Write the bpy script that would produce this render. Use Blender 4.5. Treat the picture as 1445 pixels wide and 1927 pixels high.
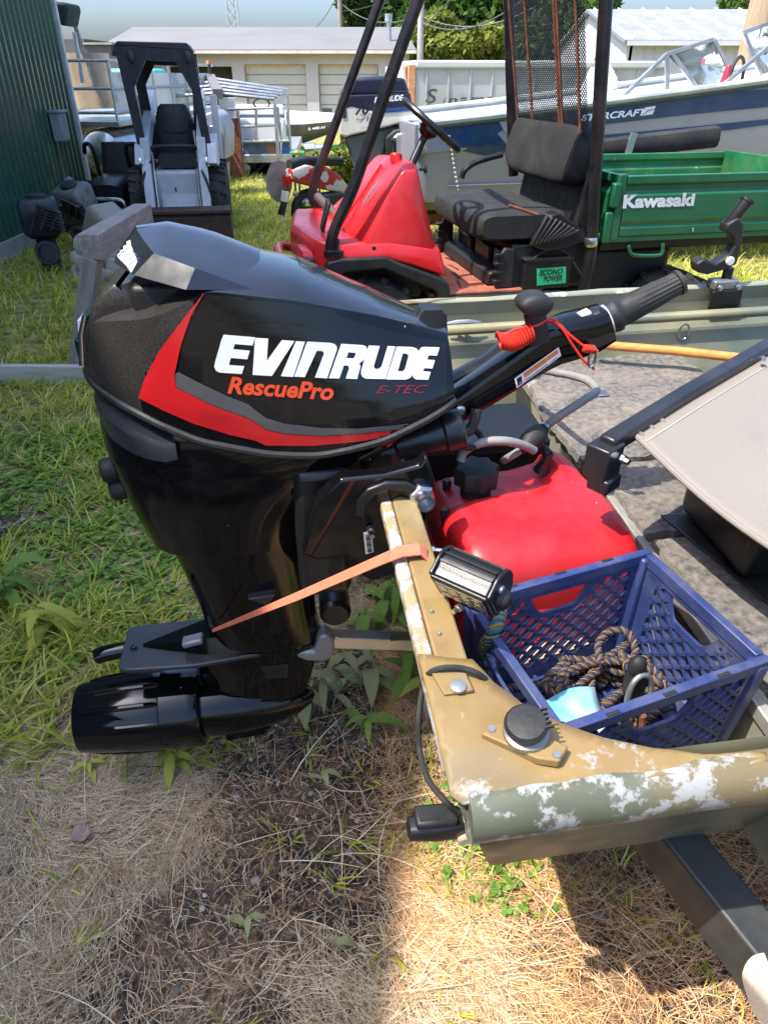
import bpy, bmesh, math, random
import numpy as np
from math import sin, cos, pi, radians as R
from mathutils import Vector, Matrix, Euler, geometry, noise as mnoise
from mathutils.bvhtree import BVHTree

for _o in list(bpy.data.objects): bpy.data.objects.remove(_o)
SC = bpy.context.scene
COL = SC.collection
random.seed(7); RNG = np.random.default_rng(7)

# ---------------------------------------------------------------- camera
CAM_H, PITCH, FPX, CX, CY = 1.65, R(31.6), 1336.0, 722.5, 963.5
cam = bpy.data.cameras.new("camera"); cam_o = bpy.data.objects.new("camera", cam); COL.objects.link(cam_o)
cam.sensor_fit = 'HORIZONTAL'; cam.sensor_width = 24.0; cam.lens = 24.0*FPX/1445.0
cam.clip_start = 0.03; cam.clip_end = 3000
cam_o.location = (0, 0, CAM_H); cam_o.rotation_euler = (pi/2-PITCH, 0, 0)
SC.camera = cam_o
# ---------------------------------------------------------------- sky and sun
SUN_TRAVEL = Vector((0.52, 0.27, -1.0)).normalized()      # the way the light goes: from the left, high
to_sun = -SUN_TRAVEL
elev = math.asin(to_sun.z); azim = math.atan2(to_sun.x, to_sun.y)
W = bpy.data.worlds.new("World"); SC.world = W; W.use_nodes = True
nt = W.node_tree; nt.nodes.clear()
sky = nt.nodes.new("ShaderNodeTexSky"); sky.sky_type = 'NISHITA'; sky.sun_disc = False
sky.sun_elevation = elev; sky.sun_rotation = azim; sky.air_density = 1.0; sky.dust_density = 4.2; sky.ozone_density = 8.0
bg = nt.nodes.new("ShaderNodeBackground"); bg.inputs['Strength'].default_value = 0.15
wo = nt.nodes.new("ShaderNodeOutputWorld")
nt.links.new(sky.outputs[0], bg.inputs[0]); nt.links.new(bg.outputs[0], wo.inputs[0])
sl = bpy.data.lights.new("sun", 'SUN'); sl.energy = 2.8; sl.angle = R(0.53); sl.color = (1.0, 0.94, 0.85)
so = bpy.data.objects.new("sun", sl); COL.objects.link(so)
so.rotation_euler = SUN_TRAVEL.to_track_quat('-Z', 'Y').to_euler()
SC.view_settings.view_transform = 'Standard'; SC.view_settings.look = 'None'
SC.view_settings.gamma = 1.0; SC.view_settings.use_curve_mapping = False
SC.view_settings.exposure = 1.52
SC.render.engine = 'CYCLES'
SC.cycles.max_bounces = 6; SC.cycles.diffuse_bounces = 3; SC.cycles.glossy_bounces = 3; SC.cycles.transmission_bounces = 4; SC.cycles.transparent_max_bounces = 12; SC.cycles.use_denoising = True
SC.cycles.sample_clamp_indirect = 6.0

def ray(u, v):
    a = CY-v
    return Vector((u-CX, FPX*cos(PITCH)+a*sin(PITCH), -FPX*sin(PITCH)+a*cos(PITCH)))
def atz(u, v, z):
    r = ray(u, v); return Vector((0, 0, CAM_H))+r*((z-CAM_H)/r.z)
def aty(u, v, y):
    r = ray(u, v); return Vector((0, 0, CAM_H))+r*(y/r.y)
def onf(fr, u, v, ax, val):                      # the point of frame fr seen at a picture point, on one of its planes
    inv = fr.inverted(); o = inv @ Vector((0, 0, CAM_H)); d = inv.to_3x3() @ ray(u, v)
    return o+d*((val-o[ax])/d[ax])

# ---------------------------------------------------------------- mesh helpers
def rotm(rot):
    if rot is None: return Matrix.Identity(3)
    if isinstance(rot, (tuple, list)): return Euler([R(a) for a in rot]).to_matrix()
    return rot
class MB:
    def __init__(s): s.v = []; s.f = []
    def add(s, vs, fs, M=None):
        n = len(s.v)
        for p in vs:
            p = Vector(p)
            s.v.append(tuple(M @ p) if M is not None else tuple(p))
        s.f += [[i+n for i in f] for f in fs]; return s
    def box(s, c, d, rot=None, top=1.0):
        m = rotm(rot); c = Vector(c); x, y, z = d[0]/2, d[1]/2, d[2]/2; t = top
        P = [(-x,-y,-z),(x,-y,-z),(x,y,-z),(-x,y,-z),(-x*t,-y*t,z),(x*t,-y*t,z),(x*t,y*t,z),(-x*t,y*t,z)]
        return s.add([c+m @ Vector(p) for p in P], [[0,3,2,1],[4,5,6,7],[0,1,5,4],[1,2,6,5],[2,3,7,6],[3,0,4,7]])
    def bar(s, a, b, w, h, up=(0, 0, 1)):
        a, b, up = Vector(a), Vector(b), Vector(up); d = (b-a).normalized()
        x = d.cross(up)
        if x.length < 1e-4: x = d.cross(Vector((0, 1, 0)))
        x.normalize(); y = x.cross(d).normalized()
        P = []
        for q in (a, b):
            for i, j in ((-1,-1),(1,-1),(1,1),(-1,1)): P.append(q+x*(i*w/2)+y*(j*h/2))
        return s.add(P, [[0,1,2,3],[7,6,5,4],[0,4,5,1],[1,5,6,2],[2,6,7,3],[3,7,4,0]])
    def loft(s, rings, closed=True, caps=True, loop=False):
        n = len(rings[0]); base = len(s.v)
        for r in rings: s.v += [tuple(p) for p in r]
        m = len(rings); e = n if closed else n-1
        for i in range(m if loop else m-1):
            a0 = base+i*n; b0 = base+((i+1) % m)*n
            for j in range(e):
                k = (j+1) % n
                s.f.append([a0+j, a0+k, b0+k, b0+j])
        if caps and closed and not loop:
            s.f.append([base+j for j in range(n)][::-1]); s.f.append([base+(m-1)*n+j for j in range(n)])
        return s
    def tube(s, pts, r, n=8, caps=True, loop=False, sq=None):
        pts = [Vector(p) for p in pts]; m = len(pts)
        T = []
        for i in range(m):
            if loop: t = pts[(i+1) % m]-pts[i-1]
            else: t = pts[min(i+1, m-1)]-pts[max(i-1, 0)]
            T.append(t.normalized())
        up = Vector((0, 0, 1)) if abs(T[0].z) < .9 else Vector((0, 1, 0))
        x = T[0].cross(up).normalized(); rings = []
        for i in range(m):
            if i:
                x = x-T[i]*x.dot(T[i])
                if x.length < 1e-6: x = T[i].orthogonal()
                x.normalize()
            y = x.cross(T[i]).normalized(); rr = r[i] if isinstance(r, (list, tuple)) else r
            if sq: rings.append([pts[i]+x*a*sq[0]/2+y*b*sq[1]/2 for a, b in ((-1,-1),(1,-1),(1,1),(-1,1))])
            else: rings.append([pts[i]+(x*cos(2*pi*k/n)+y*sin(2*pi*k/n))*rr for k in range(n)])
        return s.loft(rings, True, caps, loop)
    def cyl(s, a, b, r0, r1=None, n=16, caps=True):
        return s.tube([a, b], [r0, r0 if r1 is None else r1], n, caps)
    def lathe(s, o, ax, prof, n=24, caps=True):         # prof: (radius, distance along axis)
        o, ax = Vector(o), Vector(ax).normalized(); x = ax.orthogonal().normalized(); y = ax.cross(x)
        return s.loft([[o+ax*h+(x*cos(2*pi*k/n)+y*sin(2*pi*k/n))*r for k in range(n)] for r, h in prof], True, caps)
    def prism(s, poly, fn, a, b):                       # fn(p, q, depth) -> point
        n = len(poly); base = len(s.v)
        for d in (a, b): s.v += [tuple(fn(p, q, d)) for p, q in poly]
        s.f.append([base+i for i in range(n)][::-1]); s.f.append([base+n+i for i in range(n)])
        for i in range(n):
            j = (i+1) % n; s.f.append([base+i, base+j, base+n+j, base+n+i])
        return s
    def grid(s, fn, us, vs):
        base = len(s.v); m = len(vs)
        for u in us:
            for v in vs: s.v.append(tuple(fn(u, v)))
        for i in range(len(us)-1):
            for j in range(m-1):
                a = base+i*m+j; s.f.append([a, a+m, a+m+1, a+1])
        return s
    def ball(s, c, r, n=12, m=8):
        c = Vector(c); r = Vector(r) if hasattr(r, '__len__') else Vector((r, r, r))
        rings = [[c+Vector((r.x*sin(t)*cos(2*pi*k/n), r.y*sin(t)*sin(2*pi*k/n), r.z*cos(t))) for k in range(n)]
                 for t in [pi*(i+.02)/(m-.96+.0) if i else .03 for i in range(m-1)]+[pi-.03]]
        return s.loft(rings)
XZ = lambda p, q, d: (p, d, q)
XY = lambda p, q, d: (p, q, d)
YZ = lambda p, q, d: (d, p, q)

def obj(name, mb, mat=None, parent=None, smooth=35, bevel=0, seg=2, solid=0, recalc=True, loc=None, rot=None, sub=0, kind=None):
    me = bpy.data.meshes.new(name)
    me.from_pydata(mb.v, [], mb.f)
    if recalc:
        bm = bmesh.new(); bm.from_mesh(me); bmesh.ops.recalc_face_normals(bm, faces=bm.faces); bm.to_mesh(me); bm.free()
    if mat:
        for m in (mat if isinstance(mat, (list, tuple)) else [mat]): me.materials.append(m)
    if smooth:
        me.polygons.foreach_set('use_smooth', [True]*len(me.polygons)); me.set_sharp_from_angle(angle=R(smooth))
    o = bpy.data.objects.new(name, me); COL.objects.link(o)
    if parent: o.parent = parent
    if loc is not None: o.location = loc
    if rot is not None: o.rotation_euler = rot
    if solid:
        m = o.modifiers.new('solid', 'SOLIDIFY'); m.thickness = solid; m.offset = 0
    if bevel:
        m = o.modifiers.new('bevel', 'BEVEL'); m.width = bevel; m.segments = seg; m.limit_method = 'ANGLE'; m.angle_limit = R(32)
        m.harden_normals = False
    if sub:
        m = o.modifiers.new('sub', 'SUBSURF'); m.levels = sub; m.render_levels = sub
    if kind: o['kind'] = kind
    return o
def tag(o, label, cat, group=None):
    o['label'] = label; o['category'] = cat
    if group: o['group'] = group
    return o
def thing(name, label, cat, loc=(0, 0, 0), rz=0, group=None, mat=None):
    o = bpy.data.objects.new(name, None); COL.objects.link(o); o.empty_display_size = .1
    if mat is not None: o.matrix_world = mat
    else: o.location = loc; o.rotation_euler = (0, 0, rz)
    return tag(o, label, cat, group)
def copy_tree(o, parent=None):
    c = o.copy(); COL.objects.link(c); c.parent = parent
    for ch in [x for x in o.children]: copy_tree(ch, c)
    return c
def smooth_path(pts, k=6):                              # Catmull-Rom
    P = [Vector(p) for p in pts]; P = [P[0]*2-P[1]]+P+[P[-1]*2-P[-2]]; out = []
    for i in range(1, len(P)-2):
        for j in range(k):
            t = j/k; a, b, c, d = P[i-1], P[i], P[i+1], P[i+2]
            out.append(.5*((2*b)+(c-a)*t+(2*a-5*b+4*c-d)*t*t+(3*b-a-3*c+d)*t*t*t))
    out.append(P[-2]); return out
def lerpf(tab):                                         # piecewise linear / smooth lookup
    xs = [a for a, b in tab]; ys = [b for a, b in tab]
    return lambda x: float(np.interp(x, xs, ys))
def rrect(w, h, r, k=4, cx=0, cy=0):                    # rounded rectangle outline
    out = []
    for sx, sy, a in ((1,1,0),(-1,1,90),(-1,-1,180),(1,-1,270)):
        for i in range(k+1):
            t = R(a+90*i/k); out.append((cx+sx*(w/2-r)+r*cos(t), cy+sy*(h/2-r)+r*sin(t)))
    return out
def superell(a, b, n, k=24, cx=0, cy=0):
    out = []
    for i in range(k):
        t = 2*pi*i/k; c, s_ = cos(t), sin(t)
        out.append((cx+a*math.copysign(abs(c)**(2/n), c), cy+b*math.copysign(abs(s_)**(2/n), s_)))
    return out
# ---------------------------------------------------------------- flat lettering laid on a surface
def text2d(txt, size, bold=0.0, shear=0.0, space=1.0, sx=1.0):
    cu = bpy.data.curves.new('t', 'FONT'); cu.body = txt; cu.size = size; cu.offset = bold*size; cu.shear = shear
    cu.space_character = space; cu.resolution_u = 3; cu.fill_mode = 'FRONT'
    o = bpy.data.objects.new('t', cu); COL.objects.link(o)
    me = o.to_mesh()
    v = [(p.co.x*sx, p.co.y) for p in me.vertices]; f = [list(p.vertices) for p in me.polygons]
    o.to_mesh_clear(); bpy.data.objects.remove(o); bpy.data.curves.remove(cu)
    return v, f
def poly2d(*polys):
    v, f = [], []
    for P in polys:
        n = len(v); v += [tuple(p) for p in P]
        for t in geometry.tessellate_polygon([[Vector((p[0], p[1], 0)) for p in P]]): f.append([n+i for i in t])
    return v, f
def refine(vf, step):
    bm = bmesh.new(); vs = [bm.verts.new((a, b, 0)) for a, b in vf[0]]
    for f in vf[1]:
        try: bm.faces.new([vs[i] for i in f])
        except ValueError: pass
    bmesh.ops.remove_doubles(bm, verts=bm.verts, dist=1e-6)
    bmesh.ops.triangulate(bm, faces=bm.faces)
    for _ in range(7):
        es = [e for e in bm.edges if e.calc_length() > step]
        if not es: break
        bmesh.ops.subdivide_edges(bm, edges=es, cuts=1)
        bmesh.ops.triangulate(bm, faces=bm.faces)
    bm.verts.index_update()
    out = [(v.co.x, v.co.y) for v in bm.verts], [[v.index for v in f.verts] for f in bm.faces]
    bm.free(); return out
def bvh_of(*obs):
    vs, fs = [], []
    for o in obs:
        n = len(vs); me = o.data
        vs += [v.co.copy() for v in me.vertices]; fs += [[i+n for i in p.vertices] for p in me.polygons]
    return BVHTree.FromPolygons(vs, fs)
def decal(name, vf, mat, parent, bvh=None, fn=None, d=(0, 1, 0), off=.0008, step=.02):
    """lay a flat outline on a surface: fn(p,q) gives a start point, cast along d"""
    vf = refine(vf, step) if step else vf
    d = Vector(d).normalized(); out = []; bad = set()
    for i, (p, q) in enumerate(vf[0]):
        s = Vector(fn(p, q))
        if bvh is None: out.append(s-d*off); continue
        h = bvh.ray_cast(s, d)
        if h[0] is None: bad.add(i); out.append(s)
        else: out.append(h[0]-d*off)
    mb = MB(); mb.add(out, [f for f in vf[1] if not bad.intersection(f)])
    o = obj(name, mb, mat, parent, smooth=60, recalc=False)
    return o

# ---------------------------------------------------------------- materials
MATS = {}
def pm(name, col, rough=.5, metal=0., var=.18, scale=6., bump=0., bscale=80., coat=0., dirt=None, spec=.5, flake=0., rvar=.12,
       chips=None, grad=None, trans=0., alpha=None, emit=None, wood=None, sheen=0, edge=None, specks=0):
    """procedural material: base colour with patchy variation, optional dirt (colour, amount, scale), chips (colour, amount, scale)"""
    if name in MATS: return MATS[name]
    m = bpy.data.materials.new(name); MATS[name] = m; m.use_nodes = True; t = m.node_tree; N = t.nodes; L = t.links
    b = N['Principled BSDF']; tc = N.new('ShaderNodeTexCoord')
    b.inputs['Roughness'].default_value = rough; b.inputs['Metallic'].default_value = metal
    b.inputs['Coat Weight'].default_value = coat; b.inputs['Coat Roughness'].default_value = .04
    b.inputs['Specular IOR Level'].default_value = spec
    if trans: b.inputs['Transmission Weight'].default_value = trans
    if sheen: b.inputs['Sheen Weight'].default_value = sheen
    if alpha is not None: b.inputs['Alpha'].default_value = alpha
    def nz(sc, det=5., rg=.55, vec=None, dist=0.):
        n = N.new('ShaderNodeTexNoise'); n.inputs['Scale'].default_value = sc; n.inputs['Detail'].default_value = det
        n.inputs['Roughness'].default_value = rg; n.inputs['Distortion'].default_value = dist
        L.new(vec if vec else tc.outputs['Object'], n.inputs['Vector']); return n.outputs['Fac']
    def ramp(fac, a, c, p0, p1):
        r = N.new('ShaderNodeValToRGB'); r.color_ramp.elements[0].position = p0; r.color_ramp.elements[1].position = p1
        r.color_ramp.elements[0].color = (*a, 1); r.color_ramp.elements[1].color = (*c, 1)
        L.new(fac, r.inputs[0]); return r.outputs[0]
    def mix(fac, a, c):
        x = N.new('ShaderNodeMix'); x.data_type = 'RGBA'
        for sck, val in ((x.inputs[0], fac), (x.inputs[6], a), (x.inputs[7], c)):
            if hasattr(val, 'is_linked'): L.new(val, sck)
            elif isinstance(val, (int, float)): sck.default_value = val
            else: sck.default_value = (*val, 1)
        return x.outputs[2]
    lo = tuple(c*(1-var) for c in col); hi = tuple(min(1, c*(1+var)) for c in col)
    if wood:
        mp = N.new('ShaderNodeMapping'); mp.inputs['Scale'].default_value = wood
        L.new(tc.outputs['Object'], mp.inputs[0]); cc = ramp(nz(scale, 8, .65, mp.outputs[0], .6), lo, hi, .3, .7)
        bsrc = nz(scale*1.3, 8, .7, mp.outputs[0], .6)
    else:
        cc = ramp(nz(scale), lo, hi, .3, .7); bsrc = None
    if grad:                                             # second paint colour in large soft patches
        cc = mix(ramp(nz(grad[1], 2, .4), (0,0,0), (1,1,1), grad[2], grad[3]), cc, grad[0])
    if dirt:
        cc = mix(ramp(nz(dirt[2], 8, .7), (0,0,0), (dirt[1],)*3, .45, .72), cc, dirt[0])
    rsrc = None
    if chips:
        cf = nz(chips[2], 12, .74)
        if edge:                                         # paint worn off along one edge of the piece: (axis, from, to, amount)
            sx_ = N.new('ShaderNodeSeparateXYZ'); L.new(tc.outputs['Object'], sx_.inputs[0]); mr = N.new('ShaderNodeMapRange')
            mr.inputs['From Min'].default_value = edge[1]; mr.inputs['From Max'].default_value = edge[2]; mr.inputs['To Max'].default_value = edge[3]
            L.new(sx_.outputs[edge[0]], mr.inputs['Value']); ad_ = N.new('ShaderNodeMath'); L.new(cf, ad_.inputs[0]); L.new(mr.outputs[0], ad_.inputs[1]); cf = ad_.outputs[0]
        rsrc = ramp(cf, (0,0,0), (1,1,1), chips[1], chips[1]+.045)
        cc = mix(rsrc, cc, chips[0])
    if flake:
        v = N.new('ShaderNodeTexVoronoi'); v.inputs['Scale'].default_value = 1700; L.new(tc.outputs['Object'], v.inputs['Vector'])
        sp = N.new('ShaderNodeSeparateColor'); L.new(v.outputs['Color'], sp.inputs[0])
        cc = mix(ramp(sp.outputs[0], (0,0,0), (flake,)*3, .72, .9), cc, (.5, .42, .33))
    if specks:                                           # settled dust and grass specks
        v = N.new('ShaderNodeTexVoronoi'); v.inputs['Scale'].default_value = 34; L.new(tc.outputs['Object'], v.inputs['Vector'])
        sp = N.new('ShaderNodeSeparateColor'); L.new(v.outputs['Color'], sp.inputs[0])
        mu = N.new('ShaderNodeMath'); mu.operation = 'MULTIPLY'; L.new(ramp(v.outputs['Distance'], (1,1,1), (0,0,0), .05, .075), mu.inputs[0]); L.new(ramp(sp.outputs[1], (0,0,0), (1,1,1), .80, .82), mu.inputs[1])
        cc = mix(mu.outputs[0], cc, (specks,)*3)
    L.new(cc, b.inputs['Base Color'])
    if rvar:
        q = N.new('ShaderNodeMapRange'); q.inputs['To Min'].default_value = max(.02, rough-rvar*rough*2); q.inputs['To Max'].default_value = min(1, rough+rvar*rough*2)
        q.inputs['From Min'].default_value = .3; q.inputs['From Max'].default_value = .7
        L.new(nz(scale*2.7, 6), q.inputs['Value']); L.new(q.outputs[0], b.inputs['Roughness'])
    if bump:
        bp = N.new('ShaderNodeBump'); bp.inputs['Strength'].default_value = min(1, bump); bp.inputs['Distance'].default_value = .004*max(1, bump)
        L.new(bsrc if bsrc else nz(bscale, 6, .6), bp.inputs['Height']); L.new(bp.outputs[0], b.inputs['Normal'])
    if emit: b.inputs['Emission Color'].default_value = (*emit[0], 1); b.inputs['Emission Strength'].default_value = emit[1]
    return m
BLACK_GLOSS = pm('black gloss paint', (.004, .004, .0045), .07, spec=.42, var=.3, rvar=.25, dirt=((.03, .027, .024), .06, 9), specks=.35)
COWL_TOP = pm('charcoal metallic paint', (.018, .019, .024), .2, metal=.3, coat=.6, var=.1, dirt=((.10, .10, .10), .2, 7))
COWL_FLAKE = pm('flaked charcoal paint', (.020, .018, .0165), .36, metal=.25, coat=.2, var=.2, flake=.22, specks=.4)
BLACK_SATIN = pm('black satin plastic', (.009, .009, .010), .34, var=.25, dirt=((.05, .046, .04), .16, 8), bump=.08, bscale=300)
BLACK_PLASTIC = pm('black matt plastic', (.012, .012, .012), .5, var=.25, dirt=((.06, .055, .048), .25, 6), bump=.15, bscale=250)
RUBBER = pm('black rubber', (.013, .013, .013), .62, var=.3, dirt=((.06, .055, .045), .3, 10), bump=.2, bscale=120)
GREY_SATIN = pm('grey satin paint', (.040, .041, .046), .36, metal=.15, var=.12, dirt=((.09, .085, .075), .2, 12))
STEEL = pm('brushed steel', (.55, .55, .55), .3, metal=1, var=.15, rvar=.2)
ALU = pm('weathered aluminium', (.50, .51, .52), .42, metal=.85, var=.18, dirt=((.22, .20, .17), .5, 9))
ALU_GREY = pm('grey cast aluminium', (.27, .28, .29), .5, metal=.5, var=.15, dirt=((.15, .14, .12), .3, 20), bump=.1)
RED_DECAL = pm('red film', (.50, .012, .014), .22, coat=.5, var=.08)
GREY_DECAL = pm('grey film', (.075, .077, .078), .25, coat=.4, var=.06)
DARK_DECAL = pm('dark film', (.007, .0075, .0075), .09, var=.1)
WHITE_DECAL = pm('white film', (.80, .81, .80), .35, var=.03, dirt=((.5, .48, .44), .15, 18))
ORANGE_DECAL = pm('orange red film', (.72, .07, .02), .4, var=.05)
DULL_RED = pm('dull red film', (.20, .006, .008), .3, var=.08)
RED_PLASTIC = pm('red polyethylene', (.52, .012, .018), .36, var=.14, scale=9, dirt=((.26, .05, .05), .55, 7), bump=.12, bscale=25, spec=.4, specks=.35)
BLUE_PLASTIC = pm('blue polyethylene', (.027, .042, .140), .45, var=.22, scale=7, dirt=((.15, .15, .17), .55, 9))
STRAP = pm('orange webbing', (.60, .17, .09), .85, var=.1, scale=30, bump=.3, bscale=400)
WOOD_GREY = pm('weathered grey wood', (.33, .29, .25), .85, var=.35, scale=3.2, wood=(1, 9, 9), bump=.6)
BRASS = pm('brass', (.55, .40, .18), .35, metal=1)
RUST = pm('rusty iron', (.17, .06, .03), .85, var=.5, scale=20, bump=.5, bscale=90)
# ================================================================ the flat bottomed boat
BF = Matrix.Translation((-.01, 1.375, .985)) @ Matrix.Rotation(R(8), 4, 'Z') @ Matrix.Rotation(R(-1), 4, 'Y') @ Matrix.Rotation(R(3.5), 4, 'X')
MF = Matrix.Translation((-.01, 1.375, .985)) @ Matrix.Rotation(R(7.5), 4, 'Z')
def bz(u, v, z): return onf(BF, u, v, 2, z)
def my(u, v, y=-.185):
    p = onf(MF, u, v, 1, y); return (p.x, p.z)
OLIVE = pm('olive hull paint', (.105, .115, .075), .5, var=.22, scale=5, grad=((.20, .165, .085), 2.2, .46, .62), dirt=((.055, .04, .025), .5, 6), chips=((.55, .56, .55), .705, 7), bump=.05)
HULL_IN = pm('khaki inner hull paint', (.25, .23, .135), .5, var=.2, scale=4, grad=((.13, .15, .115), 2.4, .42, .6), dirt=((.07, .055, .035), .45, 5), chips=((.6, .6, .58), .72, 8))
RIM = pm('chipped gunwale paint', (.105, .115, .075), .45, var=.22, scale=6, grad=((.17, .135, .065), 3, .5, .62), chips=((.31, .31, .295), .505, 19), bump=.05, dirt=((.09, .07, .05), .3, 9))
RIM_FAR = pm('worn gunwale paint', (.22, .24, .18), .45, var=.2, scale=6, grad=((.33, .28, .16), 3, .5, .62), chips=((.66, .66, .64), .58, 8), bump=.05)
TAN = pm('tan deck paint', (.26, .17, .062), .5, var=.2, scale=7, grad=((.22, .205, .135), 3.0, .50, .70), chips=((.33, .31, .26), .655, 13), dirt=((.13, .075, .03), .6, 11), bump=.12, bscale=40)
TAN_EDGE = pm('tan deck paint worn along the rail', (.25, .165, .060), .5, var=.22, scale=7, grad=((.15, .13, .075), 4.0, .50, .70), chips=((.30, .285, .24), .62, 18), edge=(1, -.79, -.862, .13), dirt=((.20, .115, .05), .6, 11), bump=.15, bscale=30)
CHIPPED = pm('flaking tan paint', (.34, .26, .14), .5, var=.15, scale=8, chips=((.55, .54, .52), .50, 15), dirt=((.2, .16, .1), .3, 10))
boat = thing('jon_boat', 'olive and tan flat bottomed aluminium boat with chipped gunwales in the foreground', 'boat', mat=BF)
LEN = 3.7
def hull_half(s, X):                                   # outline from gunwale to keel, s = -1 near, +1 far
    k = 1.0 if X < 2.3 else 1-.32*((X-2.3)/1.4)**2
    up = 0 if X < 2.2 else .16*((X-2.2)/1.5)**2
    P = [(.838, -.006), (.850, -.010), (.856, -.052), (.848, -.098), (.812, -.126), (.775, -.24), (.768, -.25), (.765, -.27), (.705, -.445), (.35, -.468), (0, -.47)]
    return [(s*a*k, b+up*(1 if b > -.3 else 2.2)) for a, b in P]
def hull_ring(X):
    sec = hull_half(-1, X)+hull_half(1, X)[::-1][1:]
    return [(X+(.11*(-z/.45) if X < .6 else 0)*(1-X/.6 if X < .6 else 0), y, z) for y, z in sec]
Xs = [-.025, .15, .3, .6, 1, 1.4, 1.8, 2.2, 2.6, 3.0, 3.4, LEN]
mb = MB(); mb.loft([hull_ring(x) for x in Xs], closed=False, caps=False)
obj('hull', mb, [OLIVE], boat, smooth=30, solid=.005)
mb = MB(); mb.loft([[(x+y*0, y*.985+(.012 if y < 0 else -.012), z+.012) for (x, y, z) in hull_ring(x)][1:-1] for x in Xs], closed=False, caps=False)
obj('inner_skin', mb, HULL_IN, boat, smooth=30)
for s in (-1, 1):
    rings = []
    for X in np.linspace(-.012, LEN, 40):
        k = 1.0 if X < 2.3 else 1-.32*((X-2.3)/1.4)**2
        up = 0 if X < 2.2 else .16*((X-2.2)/1.5)**2
        wob = .002*sin(X*9)+.0015*sin(X*23+1)
        sec = [(.838,-.004),(.845,.004),(.857,.007),(.869,.003),(.879,-.006),(.886,-.02),(.887,-.036),(.883,-.05),(.873,-.061),(.860,-.067),(.852,-.060),(.848,-.03),(.844,-.014),(.839,-.011)]
        rings.append([(X, s*(a*k), b+up+wob) for a, b in sec])
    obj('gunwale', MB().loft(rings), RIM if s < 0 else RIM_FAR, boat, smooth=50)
# floor
obj('floor', MB().box((1.9, 0, -.43), (3.4, 1.38, .006)), pm('painted boat floor', (.13, .125, .09), .6, dirt=((.05, .035, .02), .6, 5), chips=((.35, .34, .32), .66, 12)), boat)
# transom: board, cap and edge strip
mb = MB(); mb.prism([(-.76, -.012), (.76, -.012), (.66, -.42), (-.66, -.42)], lambda p, q, d: (d+.11*(-q/.45), p, q), -.012, .026)
obj('transom_board', mb, TAN, boat, bevel=.003)
mb = MB(); mb.box((.016, 0, -.004), (.046, 1.30, .012)); obj('transom_cap', mb, TAN, boat, bevel=.004)
mb = MB(); mb.box((-.019, 0, -.012), (.022, 1.62, .026)); obj('transom_edge', mb, CHIPPED, boat, bevel=.005)
def corner(s):
    P = [(-.032, -.635), (.042, -.655), (.060, -.70), (.088, -.742), (.126, -.778), (.172, -.806), (.225, -.828), (.285, -.842), (.36, -.850), (.36, -.862), (-.02, -.862), (-.032, -.85)]
    P = [(x, y*-s) for x, y in P]
    vf = refine(poly2d(P), .025)
    mb = MB()
    top = [(x, y, .012-.009*max(0, (abs(y)-.77)/.09)**1.5+.003*mnoise.noise(Vector((x*22, y*22, 1)))+.0016*sin(x*40+y*31)) for x, y in vf[0]]
    mb.add(top, vf[1])
    o = obj('corner_plate', mb, TAN_EDGE, boat, smooth=40, solid=.006); return o
corner(-1); corner(1)
lp = [bz(808, 1262, .018), bz(868, 1250, .018), bz(891, 1302, .018), bz(836, 1310, .018)]
mb = MB(); mb.prism([(p.x, p.y) for p in lp], XY, .016, .0215); obj('lap_plate', mb, TAN, boat, bevel=.0015)
p = bz(862, 1293, .022); obj('bolt', MB().lathe((p.x, p.y, .0214), (0, 0, 1), [(.011, 0), (.011, .003), (.006, .005)], 12), ALU_GREY, boat)
for u, v in ((826, 1192), (812, 1150)):
    p = bz(u, v, .004); obj('rivet', MB().ball((p.x, p.y, .003), .004, 8, 6), ALU_GREY, boat)
# stern light socket on the near corner plate
hexa = [(905, 1383), (934, 1362), (985, 1366), (1069, 1408), (1052, 1436), (1010, 1430)]
P = [bz(u, v, .022) for u, v in hexa]
sock = obj('light_base', MB().prism([(q.x, q.y) for q in P], XY, .012, .025), TAN, boat, bevel=.002)
c = bz(990, 1376, .03)
obj('socket_ring', MB().lathe((c.x, c.y, .024), (0, 0, 1), [(.029, 0), (.028, .005), (.022, .008), (.018, .010), (.017, .014)], 24), pm('dull nickel', (.36, .34, .28), .4, metal=.8), sock)
m4 = Matrix.Rotation(R(-10), 3, 'Y') @ Matrix.Rotation(R(8), 3, 'X')
mb = MB(); mb.lathe((0, 0, 0), (0, 0, 1), [(.016, 0), (.017, .007), (.026, .009), (.027, .013), (.023, .018), (.010, .020)], 24)
for a in range(-2, 3): mb.box((.022+.001*abs(a), a*.006, .0155), (.012, .0025, .005))
mb.v = [tuple(Vector((c.x, c.y, .034))+m4 @ Vector(v)) for v in mb.v]
obj('socket_cover', mb, RUBBER, sock)
for u, v in ((925, 1372), (1048, 1420)):
    q = bz(u, v, .026); obj('screw', MB().lathe((q.x, q.y, .0245), (0, 0, 1), [(.006, 0), (.005, .0025)], 10), ALU_GREY, sock)
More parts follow.
